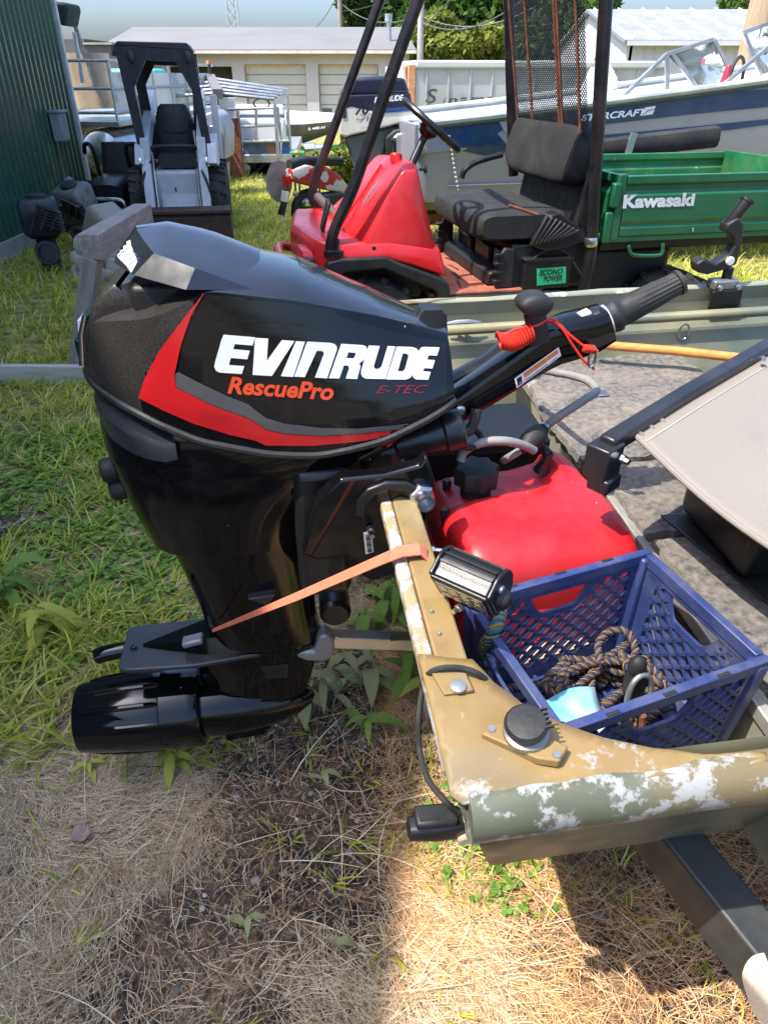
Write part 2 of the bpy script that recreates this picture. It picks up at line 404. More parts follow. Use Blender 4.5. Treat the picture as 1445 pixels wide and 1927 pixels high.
# bench box with carpet
CAMO = pm('grey camo paint', (.27, .255, .20), .55, var=.15, scale=4, grad=((.035, .035, .033), 3.5, .5, .53), dirt=((.1, .08, .05), .3, 7))
bench = obj('bench_box', MB().box((.83, 0, -.325), (.56, 1.57, .24)), CAMO, boat, bevel=.006)
obj('bench_trim', MB().box((.553, 0, -.212), (.02, 1.56, .03)), pm('worn alloy trim', (.42, .40, .35), .5, metal=.5, dirt=((.1, .08, .05), .5, 8)), bench, bevel=.003)
CARPET = pm('worn grey carpet', (.115, .102, .088), .95, var=.75, scale=60, dirt=((.30, .24, .17), .6, 9), bump=1.0, bscale=220, sheen=.2)
def carpet(poly, z0=-.205, seed=1):
    rnd = random.Random(seed); Q = []
    n = len(poly)
    for i in range(n):
        a, b = poly[i], poly[(i+1) % n]; k = max(2, int(math.dist(a, b)/.02))
        for j in range(k): Q.append((a[0]+(b[0]-a[0])*j/k+rnd.uniform(-.004, .004), a[1]+(b[1]-a[1])*j/k+rnd.uniform(-.004, .004)))
    vf = refine(poly2d(Q), .03)
    ins = set()
    mb = MB(); mb.add([(x, y, z0+.022+.004*mnoise.noise(Vector((x*9, y*9, seed)))+.003*mnoise.noise(Vector((x*31, y*31, 2)))) for x, y in vf[0]], vf[1])
    n0 = len(vf[0])
    # skirt
    bm = bmesh.new(); vv = [bm.verts.new(v) for v in mb.v]
    for f in mb.f:
        try: bm.faces.new([vv[i] for i in f])
        except ValueError: pass
    be = [e for e in bm.edges if e.is_boundary]; ex = bmesh.ops.extrude_edge_only(bm, edges=be)
    for g in ex['geom']:
        if isinstance(g, bmesh.types.BMVert): g.co.z = z0-.001
    bmesh.ops.recalc_face_normals(bm, faces=bm.faces)
    me = bpy.data.meshes.new('carpet'); bm.to_mesh(me); bm.free(); me.materials.append(CARPET)
    me.polygons.foreach_set('use_smooth', [True]*len(me.polygons)); me.set_sharp_from_angle(angle=R(50))
    o = bpy.data.objects.new('carpet', me); COL.objects.link(o); o.parent = bench
carpet([(.535, .135), (.525, .45), (.54, .58), (.68, .735), (1.06, .77), (1.10, .72), (1.10, .14)], seed=1)
carpet([(.560, .110), (.560, -.175), (1.10, -.19), (1.10, .115)], seed=2)
carpet([(.565, -.20), (.575, -.765), (1.10, -.77), (1.10, -.215)], seed=3)
q = bz(1130, 742, -.18); obj('latch_plate', MB().box((q.x, q.y, -.178), (.045, .028, .004)), STEEL, bench, bevel=.002)
q = bz(1370, 1030, -.18); obj('seat_plate', MB().prism([(q.x-.09, q.y+.13), (q.x+.2, q.y+.10), (q.x+.2, q.y-.17), (q.x-.02, q.y-.18)], XY, -.181, -.176), pm('worn black plate', (.03, .03, .032), .45, metal=.3, dirt=((.18, .15, .11), .6, 8)), bench, bevel=.002)
# far side fittings
f = lambda u, v, y: onf(BF, u, v, 1, y)
q = f(868, 606, .80)
mb = MB(); mb.tube([(q.x-.06, .79, q.z), (q.x-.02, .785, q.z+.006), (q.x+.02, .785, q.z+.006), (q.x+.06, .79, q.z)], [.004, .008, .008, .004], 8)
mb.cyl((q.x-.012, .785, q.z), (q.x-.012, .80, q.z-.03), .007); mb.cyl((q.x+.012, .785, q.z), (q.x+.012, .80, q.z-.03), .007)
obj('cleat', mb, ALU, boat)
q = f(1286, 624, .775)
obj('ring', MB().tube([(q.x+.018*cos(a), .772, q.z+.026*sin(a)) for a in np.linspace(0, 2*pi, 20)[:-1]], .0035, 6, loop=True), STEEL, boat)
obj('side_rib', MB().loft([[(x, .775, -.052), (x, .762, -.06), (x, .762, -.072), (x, .772, -.082)] for x in (.1, 3.2)], closed=False, caps=False), HULL_IN, boat, solid=.004)

# ---------------------------------------------------------------- rod holder on the far gunwale
rh = thing('rod_holder', 'black plastic fishing rod holder clamped to the far gunwale', 'rod holder', mat=BF)
c = f(1352, 545, .85)
obj('mount_plate', MB().box((c.x, .80, c.z-.02), (.105, .012, .07)), BLACK_SATIN, rh, bevel=.003)
obj('clamp', MB().box((c.x-.005, .83, c.z+.028), (.085, .05, .03)), pm('silver clamp', (.3, .3, .29), .45, metal=.7, dirt=((.1, .1, .08), .4, 10)), rh, bevel=.005)
for dx in (-.032, .032): obj('bolt', MB().lathe((c.x+dx, .80, c.z+.024), (0, -1, 0), [(.009, 0), (.009, .008), (.005, .010)], 6), STEEL, rh)
obj('post', MB().cyl((c.x+.01, .84, c.z+.035), (c.x+.01, .84, c.z+.075), .016), BLACK_PLASTIC, rh)
prof = [(f(u, v, .85).x, f(u, v, .85).z) for u, v in ((1302, 492), (1318, 482), (1338, 492), (1362, 478), (1374, 458), (1370, 440), (1356, 432), (1360, 418), (1382, 404), (1392, 418), (1386, 462), (1378, 492), (1360, 502), (1324, 512), (1304, 508))]
obj('cradle', MB().prism(prof, XZ, .822, .868), BLACK_PLASTIC, rh, bevel=.006)
a, b = f(1366, 428, .845), f(1408, 374, .845)
obj('tube', MB().lathe(a, b-a, [(.016, 0), (.019, .02), (.021, (b-a).length-.01), (.024, (b-a).length-.008), (.024, (b-a).length), (.012, (b-a).length+.001)], 16), BLACK_SATIN, rh)
a = f(1372, 490, .82); obj('knob', MB().lathe(a, (0, -1, 0), [(.013, 0), (.014, .008), (.011, .012)], 12), pm('white nylon', (.7, .69, .66), .5), rh)

# ---------------------------------------------------------------- orange wooden handle lying by the far side
oar = obj('wooden_pole', MB().tube([bz(1120, 648, -.12), bz(1270, 660, -.12), bz(1400, 674, -.12)], .014, 12), pm('varnished wood', (.62, .25, .06), .4, var=.25, scale=5, wood=(1, 14, 14)))
oar.matrix_world = BF; tag(oar, 'orange varnished wooden pole lying along the far inside of the boat', 'pole')

# ================================================================ the outboard motor
mo = thing('outboard_motor', 'glossy black tiller outboard motor with red swoosh and white lettering on the transom', 'outboard motor', mat=MF)
def smf(tab, blur=.035):
    xs = np.linspace(tab[0][0]-.2, tab[-1][0]+.2, 900); ys = np.interp(xs, [a for a, _ in tab], [b for _, b in tab])
    # linear ends instead of flat ones
    s0 = (tab[1][1]-tab[0][1])/(tab[1][0]-tab[0][0]); s1 = (tab[-1][1]-tab[-2][1])/(tab[-1][0]-tab[-2][0])
    ys = np.where(xs < tab[0][0], tab[0][1]+s0*(xs-tab[0][0]), ys); ys = np.where(xs > tab[-1][0], tab[-1][1]+s1*(xs-tab[-1][0]), ys)
    k = max(1, int(blur/(xs[1]-xs[0]))); ker = np.ones(k)/k; pad = k*2
    for _ in range(2): ys = np.convolve(np.pad(ys, pad, mode='edge'), ker, 'same')[pad:-pad]
    return lambda x: float(np.interp(x, xs, ys))
cw = smf([(-.556, .035), (-.548, .062), (-.525, .102), (-.48, .142), (-.42, .172), (-.34, .190), (-.2, .194), (-.08, .189), (0, .178), (.06, .165), (.10, .150), (.126, .135)], .02)
czb = smf([(-.556, .20), (-.5, .182), (-.44, .157), (-.35, .116), (-.232, .084), (-.136, .073), (-.017, .09), (.076, .122), (.126, .142)])
czc = smf([(-.556, .245), (-.535, .285), (-.50, .306), (-.46, .315), (-.41, .322), (-.36, .340), (-.3, .368), (-.157, .343), (-.02, .300), (.06, .269), (.126, .243)], .02)
cwc = smf([(-.556, .028), (-.52, .085), (-.45, .142), (-.38, .168), (-.3, .172), (-.15, .156), (-.02, .108), (.06, .074), (.126, .050)], .03)
ccr = smf([(-.556, .002), (-.4, .004), (-.33, .022), (-.25, .032), (-.15, .028), (-.05, .014), (.02, .007), (.126, .003)], .04)
SIDE = [(.985, 0), (1.0, .12), (1.005, .28), (1.0, .45), (.985, .62), (.962, .80), (.935, .93), (.915, 1.0)]
DECK = [(.88, .10), (.75, .42), (.55, .72), (.3, .92), (0, 1.0)]
def cowl_ring(X):
    w, zb, zc, cr = cw(X), czb(X), czc(X), ccr(X); h = zc-zb
    wc = cwc(X)
    near = [(-(w*(.985+.02*min(1, t*4))-(w-wc)*t**1.7), zb+h*t) for t in (0, .1, .22, .36, .5, .64, .78, .9, 1.0)]+[(-wc*a/.915, zc+.004*t+cr*t) for a, t in DECK]
    far = [(-y, z) for y, z in near[:-1]][::-1]
    return [(X, y, z) for y, z in near+far]
sX = list(np.linspace(-.556, -.44, 16))+list(np.linspace(-.432, .126, 64))
mb = MB(); mb.loft([cowl_ring(x) for x in sX])
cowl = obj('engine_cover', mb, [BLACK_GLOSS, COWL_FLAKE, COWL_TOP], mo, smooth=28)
def flake_edge(z): return float(np.interp(z, [.15, .198, .26, .32, .372, .40], [-.445, -.437, -.392, -.345, -.303, -.285]))
ncol = len(cowl_ring(0)); 
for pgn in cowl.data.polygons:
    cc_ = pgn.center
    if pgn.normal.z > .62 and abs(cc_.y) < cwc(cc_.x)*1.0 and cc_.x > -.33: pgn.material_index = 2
    elif cc_.x < flake_edge(cc_.z): pgn.material_index = 1
bm = bmesh.new(); bm.from_mesh(cowl.data); bmesh.ops.triangulate(bm, faces=bm.faces); bm.to_mesh(cowl.data); bm.free(); cowl.data.set_sharp_from_angle(angle=R(28))
cb = bvh_of(cowl)
side = lambda p, q: (p, -.45, q)
def pxs(pts, sc=2.89, o=(120, 400), y=-.186): return [my(o[0]+a/sc, o[1]+b/sc, y) for a, b in pts]
c4 = lambda *P: pxs(P); c5 = lambda *P: pxs(P, o=(500, 450))
# big dark side panel, swoosh, grey stripe
def cast(pxp, bvh, off=.001):
    inv = MF.inverted(); o = inv @ Vector((0, 0, CAM_H)); out = []
    for u, v in pxp:
        d = (inv.to_3x3() @ ray(u, v)).normalized(); h = bvh.ray_cast(o, d); out.append((h[0]-d*off) if h[0] is not None else None)
    return out
def px_decal(name, pxp, bvh, mat, parent, off=.001, step=9):
    vf = refine(pxp if isinstance(pxp, tuple) else poly2d(pxp), step); pts = cast(vf[0], bvh, off)
    bad = {i for i, p in enumerate(pts) if p is None}
    mb = MB(); mb.add([p if p is not None else (0, 0, 0) for p in pts], [f_ for f_ in vf[1] if not bad.intersection(f_)])
    o = obj(name, mb, mat, parent, smooth=60, recalc=False)
    bm = bmesh.new(); bm.from_mesh(o.data); bmesh.ops.delete(bm, geom=[v for v in bm.verts if not v.link_faces], context='VERTS'); bm.to_mesh(o.data); bm.free()
    return o
c4 = lambda *P: [(120+a/2.89, 400+b/2.89) for a, b in P]
c5 = lambda *P: [(500+a/2.89, 450+b/2.89) for a, b in P]
panel = c4((772, 445), (860, 452), (1445, 520))+c5((400, 420), (700, 505), (985, 560), (985, 950), (900, 985), (700, 1010), (500, 1028), (300, 1024), (100, 1000), (0, 970))+c4((1000, 1038), (900, 1000), (750, 930), (622, 862), (650, 720), (705, 570))
red = c4((762, 437), (640, 590), (520, 750), (440, 900), (405, 1008), (560, 1085), (700, 1146), (900, 1208), (1040, 1240))+c5((0, 1122), (250, 1124), (500, 1102), (700, 1066), (900, 1005), (958, 972), (950, 955), (850, 990), (700, 1038), (500, 1060), (300, 1072), (100, 1058), (0, 1035))+c4((1000, 1118), (800, 1045), (608, 950), (602, 880), (636, 720), (692, 560), (755, 440))
grey = c4((622, 866), (606, 880), (610, 948), (800, 1043), (1000, 1116))+c5((0, 1033), (100, 1056), (300, 1070), (500, 1058), (700, 1036), (900, 986), (700, 1012), (500, 1030), (300, 1026), (100, 1002), (0, 972))+c4((1000, 1040), (900, 1002), (750, 932))
px_decal('side_panel', panel, cb, DARK_DECAL, cowl, .0012, 16)
px_decal('red_swoosh', red, cb, RED_DECAL, cowl, .0020, 14)
px_decal('grey_stripe', grey, cb, GREY_DECAL, cowl, .0026, 14)
def letters():
    L4 = [[(870,663),(1040,677),(1027,722),(930,714),(922,742),(1012,750),(998,797),(908,790),(898,828),(982,834),(968,877),(850,870),(828,860),(818,838),(822,815),(845,735),(858,690)],
          [(1040,680),(1112,684),(1104,806),(1186,692),(1255,697),(1132,888),(1027,882)], [(1263,698),(1312,701),(1248,893),(1180,889)]]
    L5 = [[(225,556),(352,563),(374,569),(386,582),(387,600),(334,756),(267,752),(316,624),(314,612),(304,607),(278,606),(212,750),(155,747)],
          [(560,577),(620,580),(588,688),(590,700),(600,705),(616,704),(630,690),(663,580),(705,583),(652,760),(545,758),(526,748),(518,730),(520,710)],
          [(860,585),(945,588),(931,632),(885,630),(878,655),(920,657),(906,702),(862,700),(855,718),(897,721),(884,763),(818,762),(803,752),(798,735),(803,708),(834,604),(843,590)]]
    H5 = [([(410,568),(526,575),(545,582),(552,600),(548,625),(532,658),(508,674),(516,690),(497,760),(435,757),(453,702),(450,690),(440,686),(425,686),(400,757),(343,756)], [(450,614),(487,617),(490,624),(478,648),(438,646)]),
          ([(712,583),(798,586),(822,595),(832,612),(830,632),(802,730),(786,753),(762,763),(655,762)], [(745,620),(768,622),(777,634),(757,706),(745,718),(718,717)])]
    v, f = [], []
    def addp(loops):
        n = len(v)
        flat = [p for l in loops for p in l]
        v.extend(flat)
        for t in geometry.tessellate_polygon([[Vector((a, b, 0)) for a, b in l] for l in loops]): f.append([n+i for i in t])
    for P in L4: addp([c4(*P)])
    for P in L5: addp([c5(*P)])
    for A, Hh in H5: addp([c5(*A), c5(*Hh)])
    return v, f
px_decal('maker_lettering', letters(), cb, WHITE_DECAL, cowl, .0030, 14)
def text_px(txt, p0, p1, ht, bold, shear, sx=1.0):
    a, b = Vector(p0), Vector(p1); v, f = text2d(txt, 1, bold, shear, 1.0, sx); w = max(x for x, _ in v); x0 = min(x for x, _ in v)
    k = (b-a).length/(w-x0); e = (b-a).normalized(); n = Vector((e.y, -e.x)); kh = ht/max(y_ for _, y_ in v)
    return ([tuple(a+e*((x-x0)*k)+n*(y_*kh)) for x, y_ in v], f)
px_decal('model_lettering', text_px('RescuePro', (428, 739), (627, 752), 31, .03, .2), cb, ORANGE_DECAL, cowl, .0030, 14)
px_decal('engine_lettering', text_px('E-TEC', (706, 740), (806, 739), 15, .0, .45, 1.2), cb, DULL_RED, cowl, .0030, 14)
# thin outline round the lettering
fr = c4((875, 650), (1445, 690))+c5((0, 528), (600, 575), (960, 578))
path = [Vector((x, 0, z)) for x, z in fr+[my(832, 655), my(812, 722)]]
# rubber seam between cover and lower pan
seam = []
for s in (-1, 1):
    pts = [(x, s*(cw(x)*.99), czb(x)-.006) for x in sX]
    seam += pts if s < 0 else pts[::-1]
obj('seam_gasket', MB().tube(seam, .0075, 8, loop=True), RUBBER, mo)
# visor over the rear air intake
def V(u, v, y): p = onf(MF, u, v, 1, y); return Vector((p.x, y, p.z))
vT, va, vb, vc, vd, ve, vg = V(250, 430, -.03), V(289.5, 476, -.125), V(367, 504, -.160), V(472, 494, -.150), V(350, 545, -.180), V(251.5, 517, -.135), V(214, 493, -.05)
vi = Vector((vc.x+.012, 0, czc(vc.x)+ccr(vc.x)+.009))
vm = Vector(((va.x+vb.x)/2, 0, vT.z+.002)); vc.z = czc(vc.x)+.007
mir = lambda p: Vector((p.x, -p.y, p.z))
mid = lambda a, b, t=.5: a*(1-t)+b*t
def visor():
    # left to right lines of the top, each from near to far
    L = []
    for t in np.linspace(0, 1, 9):
        # near edge runs a -> b -> c
        ne = mid(va, vb, t*2) if t < .5 else mid(vb, vc, t*2-1)
        cx_ = vT.x+(vi.x-vT.x)*t; cz_ = float(np.interp(t, [0, .25, .6, 1], [vT.z, vT.z+.006, vT.z-.012, vi.z]))
        ce = Vector((cx_, 0, cz_)); row = []
        for s in np.linspace(-1, 1, 13):
            a = abs(s); p = mid(ce, Vector((ne.x, abs(ne.y)*(1 if s > 0 else -1), ne.z)), a**1.25)
            p.y = abs(ne.y)*s; row.append(p)
        L.append(row)
    mb = MB(); base = 0
    mb.loft(L, closed=False, caps=False)
    for M_ in (lambda p: p, mir):
        n = len(mb.v)
        rg = [vg, M_(vg)]
        A, Bq, C, D, E_, G, T_ = [M_(q) for q in (va, vb, vc, vd, ve, vg, L[0][6] if 0 else vT)]
        mb.add([A, Bq, D, E_], [[0, 1, 2, 3]]); mb.add([Bq, C, D], [[0, 1, 2]])
        row = L[0][:7] if M_(Vector((0, -1, 0))).y < 0 else L[0][6:][::-1]
        gc = Vector((vg.x-.004, 0, vg.z+.004))
        low = [mid(E_, G, t) for t in np.linspace(0, .75, 4)]+[mid(G, gc, t) for t in (0, .5, 1)]
        mb.add(row+low, [[i, i+1, 7+i+1, 7+i] for i in range(6)])
        und = Vector((-.36, 0, vd.z-.01))
        mb.add([E_, D, C, und, Vector((vg.x, 0, vg.z))], [[0, 1, 3], [1, 2, 3], [0, 3, 4]])
    bmx = MB(); bmx.v, bmx.f = mb.v, mb.f
    return bmx
vo = obj('intake_visor', visor(), [COWL_TOP], mo, smooth=24)
bm = bmesh.new(); bm.from_mesh(vo.data); bmesh.ops.remove_doubles(bm, verts=bm.verts, dist=.0008); bmesh.ops.recalc_face_normals(bm, faces=bm.faces); bm.to_mesh(vo.data); bm.free()
vo.data.set_sharp_from_angle(angle=R(24))
# handwritten paper tag on the visor's rear face
vb_ = bvh_of(vo)
tagp = [(262, 447), (247, 470), (216, 478), (228, 489), (246, 512), (258, 494), (252, 472)]
tp = [(240, 446), (249, 470), (258, 492), (246, 513), (237, 500), (222, 484), (232, 463)]
PAPER = pm('white paper', (.45, .45, .44), .7, var=.05)
pt = px_decal('paper_tag', [(243, 440), (247, 462), (259, 491), (247, 513), (238, 500), (222, 484), (218, 474)], vb_, PAPER, vo)
INK = pm('blue ink', (.06, .08, .28), .6)
rnd = random.Random(3)
for k in range(4):
    p0 = (228+k*5.5, 478+k*6.5); seg = []
    for j in range(9): seg.append((p0[0]+j*2.4-1, p0[1]-j*1.6+(-3 if j % 2 else 2)+rnd.uniform(-1, 1)))
    q = [x for x in cast(seg, vb_, .0016) if x is not None]
    if len(q) > 3: obj('ink_line', MB().tube(q, .0007, 4), INK, pt)
# rear block under the visor
mb = MB()
rings = []
for z, x0, x1, w in ((.19, -.552, -.40, .075), (.27, -.538, -.41, .085), (.325, -.510, -.42, .09), (.352, -.488, -.43, .09), (.362, -.474, -.44, .086)):
    rings.append([(x, y, z) for x, y in rrect(x1-x0, 2*w, .022, 4, (x0+x1)/2, 0)])
rb = obj('rear_block', mb.loft(rings), [COWL_FLAKE], mo, smooth=40)
mb = MB(); mb.loft([[(x, y, z) for x, y in rrect(.012, .13, .005, 3, xx, 0)] for z, xx in ((.215, -.5525), (.27, -.5425), (.305, -.5285))]); obj('rear_badge', mb, pm('chrome badge', (.7, .7, .7), .12, metal=1), rb)
for z0, z1, xx in ((.218, .245, -.5575), (.262, .292, -.5495)):
    obj('badge_letter', MB().loft([[(x, y, z) for x, y in rrect(.006, .05, .0025, 3, xx+(z-z0)*.12, -.02)] for z in (z0, (z0+z1)/2, z1)]), WHITE_DECAL, rb)
obj('rear_latch', MB().box((-.563, .03, .215), (.03, .05, .055)), BLACK_SATIN, mo, bevel=.006)
# intake throat, dark
obj('intake_throat', MB().box((-.385, 0, .34), (.10, .22, .05)), BLACK_PLASTIC, mo, bevel=.01)
# small lifting eye at the front of the deck
px = my(812, 590, -.02); obj('front_latch', MB().loft([[(x, y, z) for x, y in rrect(lx, .05, .008, 3, px[0], .0)] for z, lx in ((px[1]-.05, .07), (px[1]-.005, .062), (px[1]+.008, .04))]), BLACK_PLASTIC, mo)
# lower pan and leg: horizontal slices
def slc(z, x0, x1, w, n=2.6, k=36):
    return [(x, y, z) for x, y in superell((x1-x0)/2, w, n, k, (x0+x1)/2, 0)]
sl_ = [(.185, -.545, .06, .13, 2.6), (.14, -.549, .095, .158, 2.8), (.10, -.551, .094, .172, 2.9), (.055, -.550, .07, .177, 3), (.02, -.546, .03, .174, 2.9), (-.02, -.54, -.02, .168, 2.8), (-.055, -.534, -.07, .160, 2.7), (-.10, -.525, -.115, .148, 2.6), (-.15, -.514, -.135, .136, 2.5), (-.185, -.504, -.14, .128, 2.5)]
obj('lower_pan', MB().loft([slc(*a) for a in sl_]), BLACK_GLOSS, mo, smooth=30)
sl_ = [(-.13, -.485, -.15, .118, 2.6), (-.20, -.468, -.155, .108, 2.6), (-.28, -.450, -.158, .096, 2.6), (-.36, -.434, -.160, .083, 2.6), (-.43, -.424, -.158, .074, 2.5), (-.50, -.412, -.150, .068, 2.4), (-.518, -.408, -.148, .064, 2.4)]
obj('exhaust_housing', MB().loft([slc(*a) for a in sl_]), BLACK_GLOSS, mo, smooth=40)
# rear lip
rings = []
for t in np.linspace(-1, 1, 25):
    a = t*pi*.52; x = -.40-.138*cos(a); y = .172*sin(a)*1.0; d = Vector((-cos(a), sin(a), 0)); k = 1-abs(t)**4*.5
    b_ = Vector((x, y, 0)); zt = float(np.interp(x, [-.58, -.5, -.40], [.176, .150, .10]))
    rings.append([b_+Vector((0, 0, zt+.004))-d*.03, b_+d*.010*k+Vector((0, 0, zt)), b_+d*.016*k+Vector((0, 0, zt-.012)), b_+d*.012*k+Vector((0, 0, zt-.058*k)), b_-d*.03+Vector((0, 0, zt-.075*k))])
obj('rear_lip', MB().loft(rings), GREY_SATIN, mo, smooth=30)
for u, v, r in ((199, 886, .026), (216, 921, .024)):
    p = onf(MF, u, v, 1, -.035); c0 = Vector((p.x, -.035, p.z)); dr = Vector((-1, -.12, -.12))
    obj('plug', MB().lathe(c0-dr*.055, dr, [(r*1.0, 0), (r*1.0, .05), (r*.98, .058), (r*.8, .064), (r*.7, .060), (.002, .060)], 20), RUBBER, mo)
q = my(616, 927, -.13); obj('pan_screw', MB().lathe((q[0], -.152, q[1]), (0, -1, 0), [(.006, -.02), (.006, .002), (.004, .004)], 10), STEEL, mo)
# anti ventilation plate
P = [(-.628, -.062), (-.622, -.074), (-.605, -.080), (-.45, -.085), (-.30, -.065), (-.16, -.030), (-.13, -.0)]
P = P+[(x, -y) for x, y in P[::-1][1:]]
obj('cavitation_plate', MB().prism(P, XY, -.528, -.516), GREY_SATIN, mo, bevel=.003)
mb = MB(); mb.loft([[(x, -w, -.517), (x, -w*.7, z-.034), (x, w*.7, z-.034), (x, w, -.517)] for x, w, z in ((-.58, .006, -.479), (-.52, .026, -.466), (-.44, .050, -.448), (-.40, .060, -.440), (-.2, .060, -.440))]); obj('plate_ridge', mb, BLACK_GLOSS, mo)
obj('anode', MB().box((-.455, -.030, -.487), (.05, .032, .016), (0, -12, 0)), ALU_GREY, mo, bevel=.005)
obj('plate_bolt', MB().lathe((-.60, -.008, -.517), (0, 0, 1), [(.011, 0), (.011, .002), (.007, .003), (.007, .009), (.004, .010)], 8), BLACK_SATIN, mo)
# gearcase strut and torpedo
sl_ = [(-.515, -.43, -.145, .066, 2.5), (-.55, -.45, -.15, .062, 2.4), (-.60, -.46, -.165, .058, 2.3), (-.66, -.46, -.18, .05, 2.2), (-.72, -.46, -.20, .048, 2.2)]
obj('gearcase', MB().loft([slc(*a) for a in sl_]), BLACK_GLOSS, mo, smooth=50)
obj('gear_torpedo', MB().lathe((-.50, 0, -.735), (1, 0, 0), [(.02, -.02), (.078, 0), (.082, .06), (.078, .14), (.066, .22), (.046, .28), (.022, .315), (.003, .325)], 28), BLACK_GLOSS, mo, smooth=60)
obj('water_grille', MB().prism([(-.30, -.56), (-.235, -.565), (-.24, -.605), (-.29, -.605)], XZ, -.062, -.040), BLACK_PLASTIC, mo)
for k in range(5): obj('grille_slot', MB().box((-.268, -.063, -.567-.008*k), (.045, .003, .003)), RUBBER, mo)
sk = [(-.44, -.78), (-.25, -.775), (-.32, -.865), (-.42, -.875)]
obj('skeg', MB().prism(sk, XZ, -.006, .006), BLACK_GLOSS, mo, bevel=.003)
# propeller guard nozzle
nz_ = MB(); ax_ = Vector((-1, -.0, -.02))
nz_.lathe((-.462, 0, -.732), ax_, [(r_*1.05, h_) for r_, h_ in [(.080, .0), (.094, .0), (.099, .006), (.101, .03), (.101, .095), (.0975, .098), (.098, .102), (.096, .16), (.091, .23), (.084, .300), (.082, .307), (.077, .307), (.084, .2), (.088, .05), (.080, .0)]], 48, caps=False)
noz = obj('nozzle', nz_, BLACK_GLOSS, mo, smooth=50)
for k, a in enumerate((100, 128, 156, 60, 28, 235, 265, 300)):
    d = Vector((0, -cos(R(a-90)) if 0 else cos(R(a)), sin(R(a))))
    p0 = Vector((-.55, 0, -.734))+d*.101; p1 = Vector((-.66, 0, -.736))+d*.0985; p2 = Vector((-.742, 0, -.738))+d*.089
    obj('nozzle_fin', MB().tube(smooth_path([p0, p1, p2], 5), [.002]+[.0075]*9+[.006], 8), BLACK_GLOSS, noz)
obj('hub', MB().lathe((-.48, 0, -.735), (-1, 0, -.02), [(.045, 0), (.043, .12), (.03, .16), (.004, .17)], 20), BLACK_PLASTIC, mo)
obj('exhaust_pipe', MB().tube(smooth_path([(-.52, .065, -.575), (-.62, .065, -.578), (-.69, .062, -.584), (-.715, .06, -.590)], 5), .021, 14), BLACK_GLOSS, mo)
obj('pipe_mouth', MB().lathe((-.716, .06, -.5903), (-1, -.05, -.25), [(.017, -.004), (.017, .003), (.004, .0035)], 14), RUBBER, mo)
# small wing plate and trim tab foot
w_ = [my(*q, -.10) for q in ((466, 1122), (518, 1114), (502, 1134))]
obj('wing_plate', MB().prism(w_, XZ, -.112, -.085), GREY_SATIN, mo, bevel=.002)
c0 = Vector((-.112, .02, -.44)); obj('lower_mount', MB().lathe(c0, (0, -1, 0), [(.03, -.06), (.038, -.05), (.038, .05), (.03, .06)], 20), BLACK_SATIN, mo)
# stern bracket
br = [my(*q, -.215) for q in ((566, 1035), (598, 930), (640, 893), (720, 886), (786, 868), (800, 850), (818, 905), (816, 948), (800, 962), (778, 940), (752, 926), (735, 935), (726, 962), (732, 1000), (746, 1050), (755, 1072), (700, 1086), (658, 1064), (650, 1040), (600, 1046))]
clamp = obj('clamp_bracket', MB().prism(br, XZ, -.232, -.196), BLACK_GLOSS, mo, bevel=.006)
ar = [my(*q, -.235) for q in ((668, 968), (672, 940), (690, 918), (725, 905), (765, 905), (790, 918), (782, 934), (760, 922), (730, 920), (705, 930), (690, 948), (686, 975))]
obj('bracket_rim', MB().prism(ar, XZ, -.242, -.230), BLACK_SATIN, clamp, bevel=.004)
obj('far_clamp_bracket', MB().prism(br, XZ, .12, .16), BLACK_GLOSS, mo, bevel=.006)
obj('swivel_housing', MB().box((-.135, -.03, -.12), (.11, .30, .30)), BLACK_SATIN, mo, bevel=.02)
obj('swivel_arm', MB().box((-.06, -.03, .02), (.16, .22, .06)), BLACK_SATIN, mo, bevel=.015)
mb = MB(); mb.prism([my(*q, -.236) for q in ((684, 1004), (699, 1000), (703, 1040), (688, 1044))], XZ, -.2345, -.2335); bl = obj('barcode_label', mb, PAPER, clamp)
for k in range(9):
    q = my(688.5+.4*k, 1008+3.7*k, -.236); obj('barcode_bar', MB().box((q[0]+.004, -.2349, q[1]), (.009, .0006, .0011+.0012*(k % 3))), INK if 0 else BLACK_PLASTIC, bl)
q = my(793, 941, -.25)
obj('tilt_tube_nut', MB().lathe((q[0], -.205, q[1]), (.1, -1, 0), [(.026, 0), (.026, .035), (.021, .040)], 6), STEEL, mo, bevel=.002)
obj('tilt_tube', MB().lathe((q[0]+.004, -.245, q[1]), (.1, -1, 0), [(.017, 0), (.017, .022), (.012, .022), (.012, .002), (.001, .002)], 20), STEEL, mo)
obj('clamp_lever', MB().tube([my(836, 955, -.12)[:1]+(-.12,)+my(836, 955, -.12)[1:], my(845, 1015, -.12)[:1]+(-.13,)+my(845, 1015, -.12)[1:]], .01, sq=(.022, .012)), BLACK_SATIN, mo, bevel=.004)
for u, v in ((800, 1015), (693, 975)):
    q = my(u, v, -.2); obj('bracket_bolt', MB().lathe((q[0]-.0, -.236, q[1]), (1, -.3, 0) if u > 750 else (0, -1, 0), [(.008, 0), (.008, .012), (.005, .013), (.005, .03)], 6), STEEL, mo)
